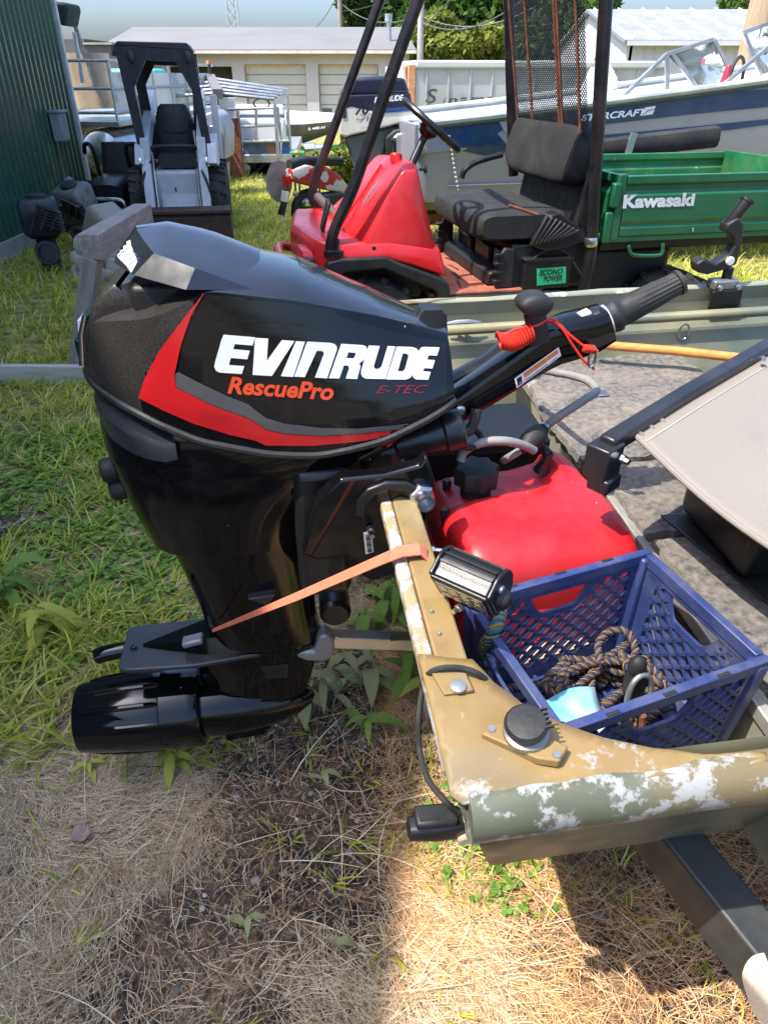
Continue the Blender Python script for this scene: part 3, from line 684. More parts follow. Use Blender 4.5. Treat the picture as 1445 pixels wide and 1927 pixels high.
# boot and cables at the front of the pan
a, b = my(745, 838, -.10), my(868, 806, -.10); a, b = Vector((a[0], -.10, a[1])), Vector((b[0], -.10, b[1]))
Lb = (b-a).length
obj('cable_boot', MB().lathe(a, b-a, [(.028, 0), (.034, .03), (.036, .07), (.037, Lb-.04), (.042, Lb-.035), (.042, Lb), (.034, Lb+.004)], 20), BLACK_SATIN, mo)
cab = [V(866, 815, -.09), V(884, 810, -.085), V(893, 790, -.08), V(897, 770, -.075)]
obj('wire_loom', MB().tube(smooth_path(cab, 8), .011, 10), RUBBER, mo)
obj('wire_loom', MB().tube(smooth_path([V(858, 838, -.09), V(890, 842, -.08), V(905, 822, -.05), V(880, 800, -.02)], 8), .007, 8), RUBBER, mo)
# tiller arm: sections along a bent path at the centre line
def sect(p, fwd, w, h, r=.3):
    fwd = fwd.normalized(); s_ = Vector((0, 1, 0)); u_ = s_.cross(fwd).normalized()*-1
    if u_.z < 0: u_ = -u_
    return [p+s_*a+u_*b for a, b in rrect(w, h, min(w, h)*r, 2)]
def T(u, v, y=-.02): return V(u, v, y)
ta = [(T(842, 768), .075, .055), (T(868, 755), .078, .060), (T(930, 715), .074, .068), (T(1000, 668), .074, .075), (T(1035, 645), .078, .085), (T(1070, 632), .085, .088), (T(1110, 620), .088, .080), (T(1140, 606), .078, .070)]
rings = []
for i, (p, w, h) in enumerate(ta):
    fw = ta[min(i+1, len(ta)-1)][0]-ta[max(i-1, 0)][0]; rings.append(sect(p, fw, w, h, .22))
arm = obj('tiller_arm', MB().loft(rings), BLACK_GLOSS, mo, smooth=25)
ab = bvh_of(arm)
obj('pivot_bolt', MB().lathe(T(865, 774, -.062), (0, -1, 0), [(.013, -.004), (.013, .004), (.009, .006), (.006, .006), (.006, .002), (.001, .002)], 14), STEEL, arm)
steer = [(T(846, 728, .09), .06, .05), (T(920, 690, .09), .055, .055), (T(975, 655, .08), .07, .075), (T(1020, 638, .06), .085, .085), (T(1060, 625, .03), .07, .07)]
rings = [sect(p, steer[min(i+1, 4)][0]-steer[max(i-1, 0)][0], w, h, .3) for i, (p, w, h) in enumerate(steer)]
obj('steering_bracket', MB().loft(rings), BLACK_SATIN, mo, smooth=40)
g0, g1 = T(1143, 600), T(1284, 528); gd = (g1-g0); gl = gd.length
mb = MB(); n = 40; x_ = gd.normalized().orthogonal().normalized(); y_ = gd.normalized().cross(x_); rings = []
for h, r, fl in ((0, .030, 0), (.012, .034, 0), (.020, .034, 0), (.024, .029, 0), (.034, .029, .7), (.05, .0285, 1), (gl*.55, .0265, 1), (gl*.8, .0235, 1), (gl-.012, .023, 1), (gl-.010, .0255, 0), (gl-.003, .025, 0), (gl, .018, 0), (gl+.0005, .004, 0)):
    rings.append([g0+gd.normalized()*h+(x_*cos(2*pi*k/n)+y_*sin(2*pi*k/n))*(r-(.0022*fl if k % 2 else 0)) for k in range(n)])
obj('twist_grip', mb.loft(rings), RUBBER, arm, smooth=60)
obj('grip_collar', MB().lathe(g0-gd.normalized()*.016, gd, [(.030, 0), (.0305, .004), (.0305, .018), (.030, .02)], 32), pm('pale grey label', (.52, .53, .54), .45), arm)
obj('switch_pod', MB().loft([sect(T(1096, 604, -.03), gd, .040, .020), sect(T(1126, 588, -.03), gd, .042, .022)]), BLACK_PLASTIC, arm, bevel=.003)
obj('switch_label', MB().loft([sect(T(1090, 594, -.03), gd, .028, .006), sect(T(1108, 585, -.03), gd, .028, .006)]), WHITE_DECAL, arm)
# tall lever with the round knob
k0, k1 = T(1014, 645, -.05), T(1006, 588, -.05)
obj('shift_lever', MB().loft([sect(k0, k1-k0, .022, .045, .3), sect(mid(k0, k1), k1-k0, .020, .040, .3), sect(k1, k1-k0, .02, .042, .3)]), BLACK_PLASTIC, arm, smooth=40)
kc = T(1000, 572, -.05)
kx = (MF.inverted().to_3x3() @ Vector((0, 0, 1)))
obj('lever_knob', MB().loft([[kc+Vector((a*.034*k_+.004, dy, b*.023*k_)) for a, b in [(cos(t)*(1 if sin(t) > 0 else .92), sin(t) if sin(t) > 0 else sin(t)*.8) for t in np.linspace(0, 2*pi, 28)[:-1]]] for dy, k_ in ((.030, .55), (.027, .86), (.020, 1), (-.020, 1), (-.027, .9), (-.031, .6))]), RUBBER, arm, smooth=50)
# warning sticker on the arm
st = [(968, 712), (1051, 653), (1056, 669), (972, 731)]
def lbl(name, pts, mat, off): return px_decal(name, pts, ab, mat, arm, off)
lbl('warning_label', st, WHITE_DECAL, .0012)
lbl('warning_band', [(984, 703), (1049, 657), (1051, 664), (987, 711)], pm('orange ink', (.65, .22, .05), .5), .0018)
lbl('warning_pictogram', [(972, 713), (981, 707), (983, 720), (975, 726)], BLACK_PLASTIC, .0018)
for k in range(3): lbl('warning_text_line', [(989, 714.5+k*4), (1048, 671.5+k*3.4), (1048.4, 672.6+k*3.4), (989.4, 715.8+k*4)], pm('grey ink', (.12, .12, .12), .6), .0018)
# coiled lanyard
REDCORD = pm('red plastic cord', (.70, .03, .015), .3, var=.06)
ca, cb2 = T(938, 640, -.06), T(1002, 622, -.06); e1 = (cb2-ca).normalized(); e2 = Vector((0, 1, 0)); e3 = e1.cross(e2)
coil = [ca+e1*((cb2-ca).length*t)+Vector((0, 0, -.012*sin(pi*t)))+(e2*cos(2*pi*13*t)+e3*sin(2*pi*13*t))*.016 for t in np.linspace(0, 1, 13*14)]
lan = obj('kill_switch_lanyard', MB().tube(coil, .0026, 6), REDCORD); lan.matrix_world = MF
tag(lan, 'coiled bright red kill switch cord hanging on the tiller arm', 'cord')
tail = smooth_path([coil[-1], T(1030, 606, -.055), T(1052, 612, -.07), T(1078, 650, -.075), T(1100, 680, -.08), T(1118, 694, -.08)], 8)
obj('cord_tail', MB().tube(tail, .0026, 6), REDCORD, lan)
obj('cord_loop', MB().tube(smooth_path([coil[0], T(975, 618, -.05), T(1010, 612, -.06), T(1040, 600, -.06), T(1070, 628, -.07), T(1105, 655, -.085), T(1125, 660, -.085)], 8), .0026, 6), REDCORD, lan)
obj('cord_clip', MB().lathe(T(1108, 656, -.085), (1, 0, -.15), [(.006, -.012), (.008, -.01), (.008, .01), (.005, .012)], 12), REDCORD, lan)
obj('spring_clip', MB().tube(smooth_path([T(1116, 650, -.085), T(1122, 662, -.085), T(1118, 682, -.085), T(1110, 690, -.085), T(1108, 676, -.085), T(1113, 664, -.085)], 5), .003, 6), STEEL, lan)
# ================================================================ things in and on the boat
# ---- red fuel tank
TF = BF @ Matrix.Translation((.295, -.14, -.425)) @ Matrix.Rotation(R(2), 4, 'Z')
tank = thing('fuel_tank', 'red plastic portable fuel tank with black cap behind the motor', 'fuel tank', mat=TF)
def tank_ring(y, x0, x1, top, n=6.5, k=40, bot=.05):
    zc_, a, b = (top+bot)/2, (x1-x0)/2, (top-bot)/2
    return [((x0+x1)/2+px_, y, zc_+pz) for px_, pz in superell(a, b, n, k)]
rs = [(y*.70 if y < 0 else y, a_*1.08, b_*1.08, t_+.008) for y, a_, b_, t_ in ((-.262, -.12, .13, .20), (-.258, -.145, .155, .235), (-.245, -.160, .172, .268), (-.215, -.168, .180, .296), (-.17, -.171, .182, .313), (-.10, -.172, .182, .322), (-.03, -.171, .18, .324), (.03, -.170, .176, .324), (.08, -.168, .170, .322), (.13, -.167, .162, .320), (.175, -.165, .156, .316), (.203, -.155, .146, .302), (.215, -.125, .12, .27))]
mb = MB(); mb.loft([tank_ring(*r) for r in rs])
# sculpt the top: a sunken corner around the cap and a shallow hollow on the left flank
def sculpt(p):
    x, y, z = p
    if z > .2:
        e_ = y-.045-.35*max(0, x-.02)+.25*max(0, -.06-x); z -= .030*min(1, max(0, e_/.018)) if x < .10 else 0
        d = max(0, 1-((x-.10)**2+(y-.15)**2)/.006); z += .022*d
        z += .012*max(0, 1-abs(x-.02)/.05)*(1 if y < .02 else 0)*max(0, (z-.28)/.06)
    if x < -.1 and y < 0: x += .018*max(0, 1-((y+.10)**2+(z-.22)**2)/.012)
    return (x, y, z)
bm = bmesh.new(); vv = [bm.verts.new(v) for v in mb.v]
for f_ in mb.f: bm.faces.new([vv[i] for i in f_])
bmesh.ops.subdivide_edges(bm, edges=[e for e in bm.edges if e.calc_length() > .02], cuts=2, use_grid_fill=True)
mb2 = MB(); bm.verts.index_update(); mb2.v = [sculpt(v.co) for v in bm.verts]; mb2.f = [[v.index for v in f_.verts] for f_ in bm.faces]; bm.free()
tb = obj('tank_body', mb2, RED_PLASTIC, tank, smooth=60)
tb.modifiers.new('soft', 'SMOOTH').iterations = 3
obj('tank_foot', MB().box((0, .012, .035), (.32, .35, .05)), RED_PLASTIC, tank, bevel=.015)
obj('tank_seam', MB().tube([(x*1.005, y*1.0, .19) for x, y in rrect(.374, .385, .07, 6, .004, .012)], .004, 6, loop=True), RED_PLASTIC, tank)
cc = (-.085, .095)
mb = MB(); n = 32; rings = []
for z, r, fl in ((.280, .034, 0), (.325, .034, 0), (.328, .045, 1), (.362, .047, 1), (.368, .043, 1), (.370, .03, 0), (.370, .004, 0)):
    rings.append([(cc[0]+cos(2*pi*k/n)*(r+(.0045*cos(8*2*pi*k/n))*fl), cc[1]+sin(2*pi*k/n)*(r+(.0045*cos(8*2*pi*k/n))*fl), z) for k in range(n)])
cap = obj('filler_cap', mb.loft(rings), RUBBER, tank, smooth=40)
obj('vent_screw', MB().lathe((cc[0]-.055, cc[1]+.04, .29), (0, 0, 1), [(.009, 0), (.011, .02), (.008, .026)], 10), BLACK_PLASTIC, tank)
mb = MB(); mb.lathe((.075, .12, .325), (.15, -.2, 1), [(.02, 0), (.016, .01), (.010, .03), (.011, .05)], 14); mb.tube([(.083, .11, .37), (.075, .125, .378), (.055, .15, .376)], .011, 10)
obj('pickup_fitting', mb, BLACK_PLASTIC, tank)
v_, f_ = text2d('DO NOT OVERFILL', .018, 0, 0, 1.1)
tbv = bvh_of(tb)
decal('moulded_text', ([(x-.09, y+.10) for x, y in v_], f_), pm('red relief', (.62, .06, .06), .35), tank, tbv, lambda p, q: (p, -.40, q), off=.002, step=.03)
# ---- fuel hoses
HOSE = pm('grey rubber hose', (.24, .23, .215), .6, var=.15, dirt=((.12, .10, .08), .4, 12))
h = thing('fuel_hose', 'grey fuel hose with black primer bulb running from the tank to the motor', 'hose', mat=BF)
hp = [bz(1012, 862, .0), bz(1000, 848, .01), bz(985, 843, .0)]
def HB(u, v, z): return bz(u, v, z)
obj('hose', MB().tube(smooth_path([HB(1026, 802, .0), HB(1060, 778, .03), HB(1100, 752, .05), HB(1122, 735, .05), HB(1105, 716, .05), HB(1070, 705, .04), HB(1040, 700, .03), HB(985, 690, -.05)], 8), .0095, 12), HOSE, h)
a, b = HB(978, 848, -.02), HB(1030, 800, .005); L_ = (b-a).length
obj('primer_bulb', MB().lathe(a, b-a, [(.009, 0), (.012, .008), (.013, .018), (.022, .028), (.025, L_*.5), (.022, L_*.72), (.012, L_*.80), (.012, L_*.92), (.009, L_)], 20), RUBBER, h, smooth=60)
obj('hose_clamp', MB().lathe(a+(b-a)*.86, b-a, [(.0135, 0), (.0135, .008)], 14), STEEL, h)
obj('hose_clamp', MB().lathe(a+(b-a)*.08, b-a, [(.0135, 0), (.0135, .008)], 14), STEEL, h)
obj('hose', MB().tube(smooth_path([HB(866, 868, -.02), HB(875, 848, .0), HB(910, 832, .02), HB(950, 830, .02), HB(985, 838, .0), HB(1005, 848, -.02)], 8), .0095, 12), HOSE, h)
obj('hose', MB().tube(smooth_path([HB(948, 866, -.06), HB(962, 858, -.03), HB(978, 848, -.02)], 6), .0085, 10), HOSE, h)
# ---- black battery box left of the bench
bb = thing('battery_box', 'black battery box standing in the stern beyond the fuel tank', 'box', mat=BF @ Matrix.Translation((.30, .36, -.425)))
obj('box_body', MB().box((0, 0, .11), (.34, .20, .22), top=1.05), BLACK_PLASTIC, bb, bevel=.01)
obj('box_lid', MB().box((0, 0, .232), (.38, .23, .03)), BLACK_SATIN, bb, bevel=.008)

# ---- blue milk crate
CF = BF @ Matrix.Translation((.308, -.536, -.33)) @ Matrix.Rotation(R(12.8), 4, 'Z')
crate = thing('milk_crate', 'faded blue plastic milk crate with lattice sides in the stern', 'crate', mat=CF)
SX, SY, HH = .385, .305, .25
def wall_lattice(M_, W_, handle):
    """one side: rim, base band, corner posts, diamond lattice and a hand hole; built flat in (x, z) and placed by M_"""
    out = {}
    fr = MB(); hw = W_/2
    fr.box((0, 0, HH-.012), (W_, .016, .024)); fr.box((0, .003, HH-.028), (W_-.03, .006, .014))
    fr.box((0, 0, .022), (W_, .010, .044))
    for s in (-1, 1): fr.box((s*(hw-.019), 0, HH/2), (.038, .010, HH-.02))
    x0, x1, z0, z1 = -hw+.038, hw-.038, .044, HH-.034
    la = MB(); step = .034; t_ = .0055
    hx, hz0 = .075, z1-.052          # hand hole half width, lowest point
    def inside_hole(x, z): 
        k = (z-hz0)/(z1-hz0); return k > 0 and abs(x) < .040+.026*k
    for sgn in (-1, 1):
        c = -1.0
        while c < 1.0:
            # line z = sgn*x*0.9 + c clipped to the panel
            pts = []
            for i in range(61):
                x = x0+(x1-x0)*i/60; z = sgn*x*.95+c
                pts.append((x, z) if z0-.002 <= z <= z1+.002 and not (handle and inside_hole(x, z)) else None)
            run = []
            for p in pts+[None]:
                if p is None:
                    if len(run) > 1:
                        a, b = run[0], run[-1]; la.bar((a[0], 0, a[1]), (b[0], 0, b[1]), .011, t_, (0, 0, 1) if 0 else Vector((-sgn*.95, 0, 1)))
                    run = []
                else: run.append(p)
            c += step
    rm = None
    if handle:
        P = [(-.070, z1), (-.058, z1-.025), (-.046, hz0+.008), (-.030, hz0), (.030, hz0), (.046, hz0+.008), (.058, z1-.025), (.070, z1)]
        rm = MB().tube([(x, 0, z) for x, z in smooth_path([(a, b, 0) for a, b in P], 4) for x, z in [(x, z)]] if 0 else [Vector((q.x, 0, q.y)) for q in smooth_path([(a, b, 0) for a, b in P], 4)], .005, sq=(.014, .006))
    def tf(m_):
        q_ = [M_ @ Vector(v) for v in m_.v]; m_.v = [(p.x*(.93+.07*min(1, p.z/HH)), p.y*(.93+.07*min(1, p.z/HH)), p.z) for p in q_]; return m_
    w = obj('crate_wall', tf(fr), BLUE_PLASTIC, crate, bevel=.002)
    lo_ = obj('lattice', tf(la), BLUE_PLASTIC, w, kind='stuff')
    if rm: obj('hand_hole_rim', tf(rm), BLUE_PLASTIC, w)
for k in range(4):
    M_ = Matrix.Rotation(pi/2*k, 4, 'Z') @ Matrix.Translation((0, -(SY if k % 2 == 0 else SX)/2+.008, 0))
    wall_lattice(M_, SX if k % 2 == 0 else SY-.034, True)
for sx in (-1, 1):
    for sy in (-1, 1): obj('corner_post', MB().bar((sx*(SX/2-.014)*.93, sy*(SY/2-.014)*.93, .002), (sx*(SX/2-.012), sy*(SY/2-.012), HH-.008), .028, .028, (0, 1, 0)), BLUE_PLASTIC, crate, bevel=.006)
mb = MB()
for i in range(-4, 5): mb.box((i*.034, 0, .008), (.006, SY*.92, .012)); 
mb2 = MB()
for i in range(-4, 5): mb2.box((0, i*.030, .0085), (SX*.92, .006, .0118))
fl = obj('crate_floor', MB().box((0, 0, .0025), (SX*.92, SY*.92, .004)), BLUE_PLASTIC, crate)
obj('floor_rib', mb, BLUE_PLASTIC, fl, kind='stuff'); obj('floor_rib', mb2, BLUE_PLASTIC, fl, kind='stuff')
for x in (-.1, 0.0, .1):
    for sx in (-1,): obj('rim_slot', MB().box((x, -SY/2+.004, HH+.0006), (.022, .006, .002)), RUBBER, crate)
    obj('rim_slot', MB().box((x, SY/2-.004, HH+.0006), (.022, .006, .002)), RUBBER, crate)
# rope in the crate: many loops of a two colour braid
def rope_mat(name, a, b, c):
    m = bpy.data.materials.new(name); m.use_nodes = True; t = m.node_tree; N = t.nodes; L = t.links; B_ = N['Principled BSDF']; B_.inputs['Roughness'].default_value = .8
    uv = N.new('ShaderNodeUVMap'); sp = N.new('ShaderNodeSeparateXYZ'); L.new(uv.outputs[0], sp.inputs[0])
    ad = N.new('ShaderNodeMath'); ad.operation = 'MULTIPLY_ADD'; ad.inputs[1].default_value = 62; L.new(sp.outputs[0], ad.inputs[0]); 
    mu = N.new('ShaderNodeMath'); mu.operation = 'MULTIPLY'; mu.inputs[1].default_value = 2.0; L.new(sp.outputs[1], mu.inputs[0]); L.new(mu.outputs[0], ad.inputs[2])
    fr_ = N.new('ShaderNodeMath'); fr_.operation = 'FRACT'; L.new(ad.outputs[0], fr_.inputs[0])
    r = N.new('ShaderNodeValToRGB'); e = r.color_ramp.elements; e[0].color = (*a, 1); e[0].position = 0; e[1].color = (*b, 1); e[1].position = .38
    x = e.new(.44); x.color = (*c, 1); x = e.new(.86); x.color = (*c, 1); x = e.new(.92); x.color = (*a, 1); x = e.new(.34); x.color = (*a, 1); r.color_ramp.interpolation = 'LINEAR'
    L.new(fr_.outputs[0], r.inputs[0]); L.new(r.outputs[0], B_.inputs['Base Color'])
    bp = N.new('ShaderNodeBump'); bp.inputs['Strength'].default_value = .8; bp.inputs['Distance'].default_value = .003
    s_ = N.new('ShaderNodeMath'); s_.operation = 'SINE'; q_ = N.new('ShaderNodeMath'); q_.operation = 'MULTIPLY'; q_.inputs[1].default_value = 12.566; L.new(fr_.outputs[0], q_.inputs[0]); L.new(q_.outputs[0], s_.inputs[0])
    L.new(s_.outputs[0], bp.inputs['Height']); L.new(bp.outputs[0], B_.inputs['Normal'])
    return m
ROPE = rope_mat('blue and tan braid', (.024, .034, .08), (.014, .019, .045), (.21, .12, .05))
ROPE_G = rope_mat('green and tan braid', (.02, .16, .17), (.02, .11, .13), (.36, .24, .11))
def rope(name, pts, r, mat, parent=None, n=8):
    mb = MB().tube(pts, r, n); o = obj(name, mb, mat, parent, smooth=80, recalc=True)
    me = o.data; uvl = me.uv_layers.new(name='UVMap'); pts = [Vector(p) for p in pts]
    d = [0]
    for i in range(1, len(pts)): d.append(d[-1]+(pts[i]-pts[i-1]).length)
    for pg in me.polygons:
        ks = [me.loops[li].vertex_index for li in pg.loop_indices]; js = [k % n for k in ks]; wrap = max(js)-min(js) > n/2
        for li, k in zip(pg.loop_indices, ks):
            j = k % n; j = j+n if wrap and j < n/2 else j
            uvl.data[li].uv = (d[min(k//n, len(d)-1)], j/n)
    return o
rn = random.Random(11); pts = []
cx0, cy0 = .055, .01
for i in range(112):
    a = i*.62+rn.uniform(-.45, .45); lay = i/112
    rx = .100+rn.uniform(-.06, .022); ry = .072+rn.uniform(-.045, .024); z = .022+.062*lay+rn.uniform(-.006, .016)
    pts.append((cx0+rx*cos(a)+.02*cos(a*.17), cy0+ry*sin(a)+.018*sin(a*.13), z))
pts += [(.09, .03, .09), (.125, .05, .095), (.13, .09, .11), (.10, .105, .105), (.07, .09, .095), (.05, .05, .09)]
rp = rope('rope_coil', smooth_path(pts, 5), .0075, ROPE); rp.matrix_world = CF
tag(rp, 'coiled blue and tan braided rope lying inside the blue crate', 'rope')
tail = rope('rope_end', smooth_path([(-.02, .05, .07), (-.08, .065, .07), (-.13, .075, .075)], 5), .0085, ROPE, rp)
g = rope('hanging_rope', smooth_path([onf(BF, u, v, 2, z) for u, v, z in ((944, 1150, -.09), (936, 1175, -.07), (922, 1200, -.09), (912, 1220, -.14), (925, 1260, -.2))], 6), .011, ROPE_G); g.matrix_world = BF
tag(g, 'green and tan rope hanging between the transom and the blue crate', 'rope')
# shackle, rusty link, black eye
sh = thing('anchor_shackle', 'silver shackle with rusty chain link on the crate rope', 'shackle', mat=CF)
c0 = Vector((.012, -.085, .19))
mb = MB().tube(smooth_path([c0+Vector(q) for q in ((-.020, -.002, -.045), (-.023, 0, -.015), (-.016, .004, .012), (.0, .006, .022), (.016, .004, .012), (.023, 0, -.015), (.020, -.002, -.045))], 5), .0048, 10)
obj('bow', mb, pm('galvanised steel', (.34, .345, .34), .4, metal=.7), sh)
obj('pin', MB().lathe(c0+Vector((-.034, -.002, -.045)), (1, 0, 0), [(.006, 0), (.006, .058), (.011, .059), (.011, .07)], 12), STEEL, sh)
obj('rusty_link', MB().tube(smooth_path([c0+Vector(q) for q in ((-.008, -.004, -.04), (-.02, -.01, -.06), (-.022, -.016, -.10), (-.01, -.02, -.125), (.008, -.016, -.10), (.008, -.01, -.06))], 5), .0075, 8, loop=False), RUST, sh)
mb = MB(); mb.prism([(x, y) for x, y in superell(.016, .038, 2.4, 24)], lambda p, q, d: c0+Vector((p+.004, d, q-.01)), .004, .034)
obj('black_eye', mb, RUBBER, sh, bevel=.008)
obj('eye_pad', MB().ball(c0+Vector((.0, .02, .03)), (.016, .014, .02), 12, 8), RUBBER, sh)
# plastic packet
pk = obj('plastic_packet', MB().grid(lambda u, v: (-.172+.13*u+.03*v, -.135+.125*v+.012*sin(u*3), .070+.05*v+.006*sin(u*7+v*3)+.004*sin(v*9+u*4)), np.linspace(0, 1, 10), np.linspace(0, 1, 10)), None, smooth=60, solid=.006)
m = bpy.data.materials.new('printed plastic wrap'); m.use_nodes = True; N = m.node_tree.nodes; L = m.node_tree.links; B_ = N['Principled BSDF']; B_.inputs['Roughness'].default_value = .18; B_.inputs['Coat Weight'].default_value = .6
tcn = N.new('ShaderNodeTexCoord'); nz1 = N.new('ShaderNodeTexNoise'); nz1.inputs['Scale'].default_value = 9; nz1.inputs['Distortion'].default_value = 1.2; L.new(tcn.outputs['Object'], nz1.inputs['Vector'])
sp = N.new('ShaderNodeSeparateXYZ'); L.new(tcn.outputs['Object'], sp.inputs[0]); ad = N.new('ShaderNodeMath'); ad.operation = 'MULTIPLY_ADD'; ad.inputs[1].default_value = 2.2; L.new(sp.outputs[1], ad.inputs[0]); L.new(nz1.outputs[0], ad.inputs[2])
r = N.new('ShaderNodeValToRGB'); e = r.color_ramp.elements; e[0].position = .20; e[0].color = (.42, .44, .44, 1); e[1].position = .52; e[1].color = (.10, .42, .55, 1); x = e.new(.34); x.color = (.16, .42, .50, 1); L.new(ad.outputs[0], r.inputs[0]); L.new(r.outputs[0], B_.inputs['Base Color'])
pk.data.materials.append(m); pk.matrix_world = CF; tag(pk, 'white and turquoise plastic packet inside the blue crate', 'packet')
tb_ = obj('timber_block', MB().box((.02, .0, .0), (.14, .05, .04), (0, 0, 8)), pm('pale timber', (.55, .40, .24), .7, wood=(2, 12, 12), scale=4, var=.25)); tb_.matrix_world = BF @ Matrix.Translation((.30, -.345, -.35))
tag(tb_, 'pale timber block lying between the crate and the fuel tank', 'wood block')

# ---- LED work lamp on the transom
LF = BF @ Matrix.Translation((.060, -.545, .052)) @ Matrix.Rotation(R(-44), 4, 'Z') @ Matrix.Scale(.86, 4)
lamp = thing('work_lamp', 'black finned LED work lamp bolted to the transom', 'lamp', mat=LF)
# axis along local x; lens looks to local -y and a little down
prof = [(-.018, -.036)]+[(.012+.036*cos(t)*1.0, .0+.040*sin(t)) for t in np.linspace(-pi/2, pi*.62, 16)]+[(-.018, .036)]
prof = [(y, z) for y, z in prof]
tilt = Matrix.Rotation(R(30), 4, 'X')
def tl(m_): m_.v = [tuple(tilt @ Vector(v)) for v in m_.v]; return m_
obj('housing', tl(MB().prism(prof, lambda p, q, d: (d, p, q), -.052, .052)), BLACK_SATIN, lamp, bevel=.003)
for k in range(7):
    t = -.9+k*.42; mb = MB()
    mb.bar((-.05, .012+.037*cos(t), .041*sin(t)), (.05, .012+.037*cos(t), .041*sin(t)), .004, .006, (0, cos(t), sin(t)))
    obj('cooling_fin', tl(mb), BLACK_PLASTIC, lamp)
for s in (-1, 1):
    e = [(y*1.1, z*1.1) for y, z in prof]
    ec = obj('end_cap', tl(MB().prism(e, lambda p, q, d: (s*(.052+d), p, q), 0, .008)), BLACK_SATIN, lamp, bevel=.003)
    obj('cap_bolt', tl(MB().lathe((s*.060, .012, .012), (s, 0, 0), [(.009, 0), (.008, .004), (.004, .005)], 12)), STEEL, ec)
    obj('side_boss', tl(MB().lathe((s*.058, .004, -.012), (s, 0, 0), [(.022, 0), (.018, .012), (.010, .018)], 10)), BLACK_PLASTIC, ec)
obj('lens_frame', tl(MB().box((0, -.021, 0), (.11, .008, .076))), BLACK_SATIN, lamp, bevel=.003)
LENS = pm('amber lens', (.26, .21, .12), .12, var=.2, coat=.8)
ln = obj('lens', tl(MB().box((0, -.0245, 0), (.092, .004, .058))), LENS, lamp, bevel=.001)
for i in range(4):
    for j in range(2):
        obj('reflector', tl(MB().lathe((-.033+.022*i, -.0268, -.014+.028*j), (0, -1, 0), [(.0105, 0), (.0095, .0012), (.006, -.0008), (.003, .001), (.0005, .0014)], 12)), pm('bright reflector', (.48, .42, .28), .2, metal=.6), ln)
obj('bracket', MB().box((0, .022, -.046), (.05, .035, .024)), BLACK_SATIN, lamp, bevel=.003)
obj('bracket_bolt', MB().lathe((-.005, -.012, -.044), (-.2, -1, 0), [(.008, 0), (.008, .008), (.005, .009), (.005, .02)], 6), STEEL, lamp)

# ---- orange strap from the leg over the transom
A0 = BF.inverted() @ MF @ V(400, 1187, -.075); A1 = BF.inverted() @ MF @ V(430, 1184, -.075)
pts = [A0, bz(560, 1122, -.18), bz(735, 1046, .012), bz(752, 1038, .0145), bz(790, 1034, .0145), bz(803, 1045, .004), bz(815, 1072, -.05)]
wid = [(.004, -.010), (.008, -.008), (.012, .0), (.015, .0), (.015, .0), (.014, .0), (.012, .0)]
rings = []
for i, p in enumerate(pts):
    p = Vector(p); d = (Vector(pts[min(i+1, 6)])-Vector(pts[max(i-1, 0)])).normalized()
    s_ = Vector((0, 1, 0)) if i < 5 else Vector((.2, 1, 0)).normalized(); s_ = (s_-d*s_.dot(d)).normalized()
    if i < 2: s_ = (s_*.6+Vector((0, 0, .8))).normalized(); s_ = (s_-d*s_.dot(d)).normalized()
    n_ = d.cross(s_).normalized()*.0012; w = wid[i][0]
    rings.append([p-s_*w-n_, p+s_*w-n_, p+s_*w+n_, p-s_*w+n_])
st_ = obj('tie_strap', MB().loft(rings), STRAP, smooth=30); st_.matrix_world = BF
tag(st_, 'orange webbing strap pulled from the motor leg over the transom', 'strap')

# ---- motor support bar
sb = thing('motor_support', 'silver aluminium support bar between the motor leg and the trailer', 'bar', mat=MF)
a, b = V(622, 1202, -.03), V(800, 1208, .02)
obj('bar', MB().bar(a, b+(b-a)*.5, .036, .036), ALU, sb, bevel=.003)
mb = MB(); mb.prism([(V(u, v, -.03).x, V(u, v, -.03).z) for u, v in ((598, 1188), (612, 1182), (628, 1192), (628, 1222), (612, 1234), (575, 1232), (552, 1222), (556, 1214), (590, 1214))], XZ, -.055, -.01); obj('yoke', mb, ALU_GREY, sb, bevel=.008)
obj('pin', MB().lathe(V(632, 1200, -.048), (0, -1, 0), [(.005, -.002), (.005, .002), (.002, .003)], 10), STEEL, sb)
q = V(755, 1195, -.03); obj('label', MB().box((q.x, -.0285, q.z-.012), (.055, .001, .013)), BLACK_PLASTIC, sb)

# ---- transducer, its bracket and cable
tr = thing('transducer', 'black fish finder transducer on a bracket at the near transom corner', 'transducer', mat=BF)
a = onf(BF, 832, 1552, 1, -.80)
obj('pod', MB().loft([[(a.x+dx, a.y+y, a.z+z) for y, z in rrect(w, hh, .008, 3)] for dx, w, hh in ((-.048, .018, .016), (-.044, .028, .026), (-.01, .034, .034), (.022, .034, .036), (.03, .026, .028))]), BLACK_SATIN, tr, smooth=40)
obj('pod_cap', MB().box((a.x-.01, a.y, a.z+.022), (.055, .030, .014), (0, 4, 0)), BLACK_PLASTIC, tr, bevel=.004)
obj('bracket', MB().prism([(a.x+.018, a.z-.012), (a.x+.03, a.z-.02), (a.x+.05, a.z+.01), (a.x+.075, a.z+.015), (a.x+.075, a.z+.055), (a.x+.05, a.z+.05), (a.x+.028, a.z+.02)], XZ, a.y-.012, a.y+.012), pm('tan nylon', (.42, .33, .22), .55), tr, bevel=.003)
obj('pivot', MB().lathe((a.x+.026, a.y-.016, a.z-.012), (0, -1, 0), [(.009, -.03), (.009, .004), (.006, .006)], 10), pm('tan nylon', (.42, .33, .22), .55), tr)
